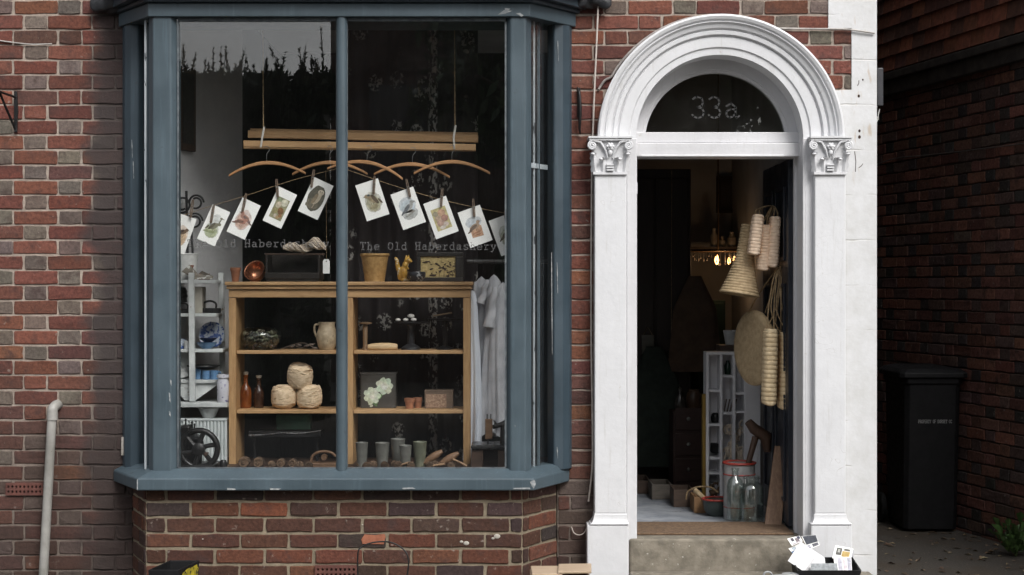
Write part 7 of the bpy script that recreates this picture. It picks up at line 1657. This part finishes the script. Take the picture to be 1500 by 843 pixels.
for px0, px1, py0, py1, lb in ((1050, 1082, 258, 312, "dark framed picture high on the back wall above the chandelier"), (1088, 1108, 250, 300, "narrow pale picture on the back wall next to the dark one")):
    t = thing("wall_picture", W((px0 + px1) / 2, py1, 3.28), lb, "picture"); a, b = W(px0, py1, 3.26), W(px1, py0, 3.26)
    mb = MB(); q = .03; mb.box(a.x, b.x, 3.26, 3.298, a.z, a.z + q); mb.box(a.x, b.x, 3.26, 3.298, b.z - q, b.z); mb.box(a.x, a.x + q, 3.2605, 3.298, a.z + q + .001, b.z - q - .001); mb.box(b.x - q, b.x, 3.2605, 3.298, a.z + q + .001, b.z - q - .001); mb.build("frame", m_darkz, t)
    mb = MB(); mb.box(a.x + q, b.x - q, 3.28, 3.29, a.z + q, b.z - q); mb.build("canvas", plain("canvas" + str(px0), (.06, .05, .045), (.03, .025, .02), sc=6) if px0 < 1060 else plain("pale_canvas", (.16, .15, .13)), t)

# ------------------------------------------------------------------ across the street: what the glass reflects
m_leaf = vcol("leaf_green", rough=.55, bmp=0); m_bark = plain("bark", (.07, .05, .035), (.04, .03, .02), sc=12, rough=.95, bmp=.6, bsc=30)
def foliage(mb, pts, size, cols, n):
    for i in range(n):
        c = Vector(pts()); d = Vector((random.gauss(0, 1), random.gauss(0, 1), random.gauss(0, 1))).normalized(); q = d.orthogonal().normalized(); s = size * random.uniform(.6, 1.4)
        mb.add([c - d * s, c + q * s * .45, c + d * s, c - q * s * .45], [(0, 1, 2, 3)], vary(random.choice(cols), .3))
YH = -11.5
random.seed(11)
GR = [(.03, .05, .02), (.022, .04, .016), (.045, .065, .025)]
hd = thing("conifer_hedge", (-4.2, YH, 0), "tall clipped conifer hedge with spiky tops reflected in the left window pane", "hedge")
mb = MB(); mb.box(-7.2, -2.3, YH - .7, YH, 0, 3.8); mb.build("trunk_mass", plain("hedge_inside", (.015, .022, .01)), hd)
mb = MB(); foliage(mb, lambda: (random.uniform(-7.3, -2.2), YH + random.uniform(-.1, .25), random.uniform(0, 3.95)), .09, GR, 7000); foliage(mb, lambda: (random.uniform(-7.3, -2.2), YH + random.uniform(-.8, .2), 3.80 + .42 * random.random() ** 1.6), .075, GR, 9000)
for i in range(190):
    x = random.uniform(-7.2, -2.2); h = random.choice([0, .03, .06, .08, .1, .12, .14, .17, .2, .26, .4]) * (1.5 if x > -3.0 else 1); b0 = Vector((x, YH + random.uniform(-.5, .1), 3.88)); tp = b0 + Vector((random.gauss(0, .10), 0, .32 + h)); mb.tube([b0, b0.lerp(tp, .6) + Vector((random.gauss(0, .025), 0, 0)), tp], [.006, .005, .003], 5, col=(.03, .03, .016))
    for k in range(46):
        t = random.random(); c = b0.lerp(tp, t); d = Vector((random.gauss(0, .8), random.gauss(0, .8), .7)).normalized(); s = .085 * (1.15 - .75 * t); q = d.orthogonal().normalized()
        mb.add([c - d * s * .3, c + q * s * .3, c + d * s, c - q * s * .3], [(0, 1, 2, 3)], vary(random.choice(GR), .3))
mb.build("foliage", m_leaf, hd)
def tree(x, y, h, rx, rz, n, lb, gaps=0, leaf=.14):
    t = thing("broadleaf_tree", (x, y, 0), lb, "tree", "trees across the street"); mb = MB()
    mb.tube([(x, y, 0), (x + .05, y, h * .3), (x, y + .1, h * .55), (x + .1, y, h * .85)], [.24, .19, .13, .04], 10)
    for i in range(9):
        a = i * 2.4; z = h * (.32 + .05 * i); mb.tube([(x, y, z), (x + math.cos(a) * rx * .4, y + math.sin(a) * rx * .4, z + rz * .2), (x + math.cos(a) * rx * .8, y + math.sin(a) * rx * .8, z + rz * .3)], [.09, .05, .02], 7)
    mb.build("trunk", m_bark, t)
    cl_ = []
    for i in range(46):
        a = random.uniform(0, 6.3); u = random.random() ** .5; v = random.uniform(-1, 1); k = math.sqrt(max(0, 1 - v * v)); cl_.append((x + math.cos(a) * rx * u * k, y + math.sin(a) * rx * .8 * u * k, h * .58 + rz * v, random.uniform(.5, .95)))
    def pt():
        c = random.choice(cl_); d = Vector((random.gauss(0, 1), random.gauss(0, 1), random.gauss(0, 1))).normalized() * c[3] * random.random() ** .4
        return (c[0] + d.x, c[1] + d.y, c[2] + d.z)
    mb = MB(); foliage(mb, pt, leaf, [(.035, .065, .02), (.05, .085, .028), (.025, .05, .016)], n); mb.build("crown", m_leaf, t)
random.seed(21)
tree(.95, -12.6, 8.5, 2.3, 3.4, 14000, "dense broad tree across the street beyond the hedge's right end")
random.seed(5)
tree(3.4, -12.2, 7.6, 2.2, 3.3, 11000, "looser broad tree across the street facing the doorway")
tree(7.0, -13.5, 8.5, 2.6, 3.4, 7000, "farthest right broad tree across the street")
hs_ = thing("house_opposite", (-.8, -19, 0), "dark brick house behind the trees across the street", "house")
mb = MB(); mb.box(-3.05, 1.3, -24, -18.5, 0, 8.0); mb.build("wall", plain("dark_brickwork", (.09, .05, .04), (.06, .035, .03), sc=5, rough=.9), hs_)
mb = MB(); mb.prism([(-3.1, 8.001), (1.35, 8.001), (-.85, 11.0)], -24.2, -18.4); mb.build("roof", plain("slate_roof", (.05, .05, .055), rough=.8), hs_)
for i in range(2):
    mb = MB(); mb.box(-2.4 + i * 1.9, -1.3 + i * 1.9, -18.52, -18.48, 3.6, 5.0); mb.build("window", plain("dark_window", (.03, .035, .04), rough=.1) if i == 0 else bpy.data.materials["dark_window"], hs_)
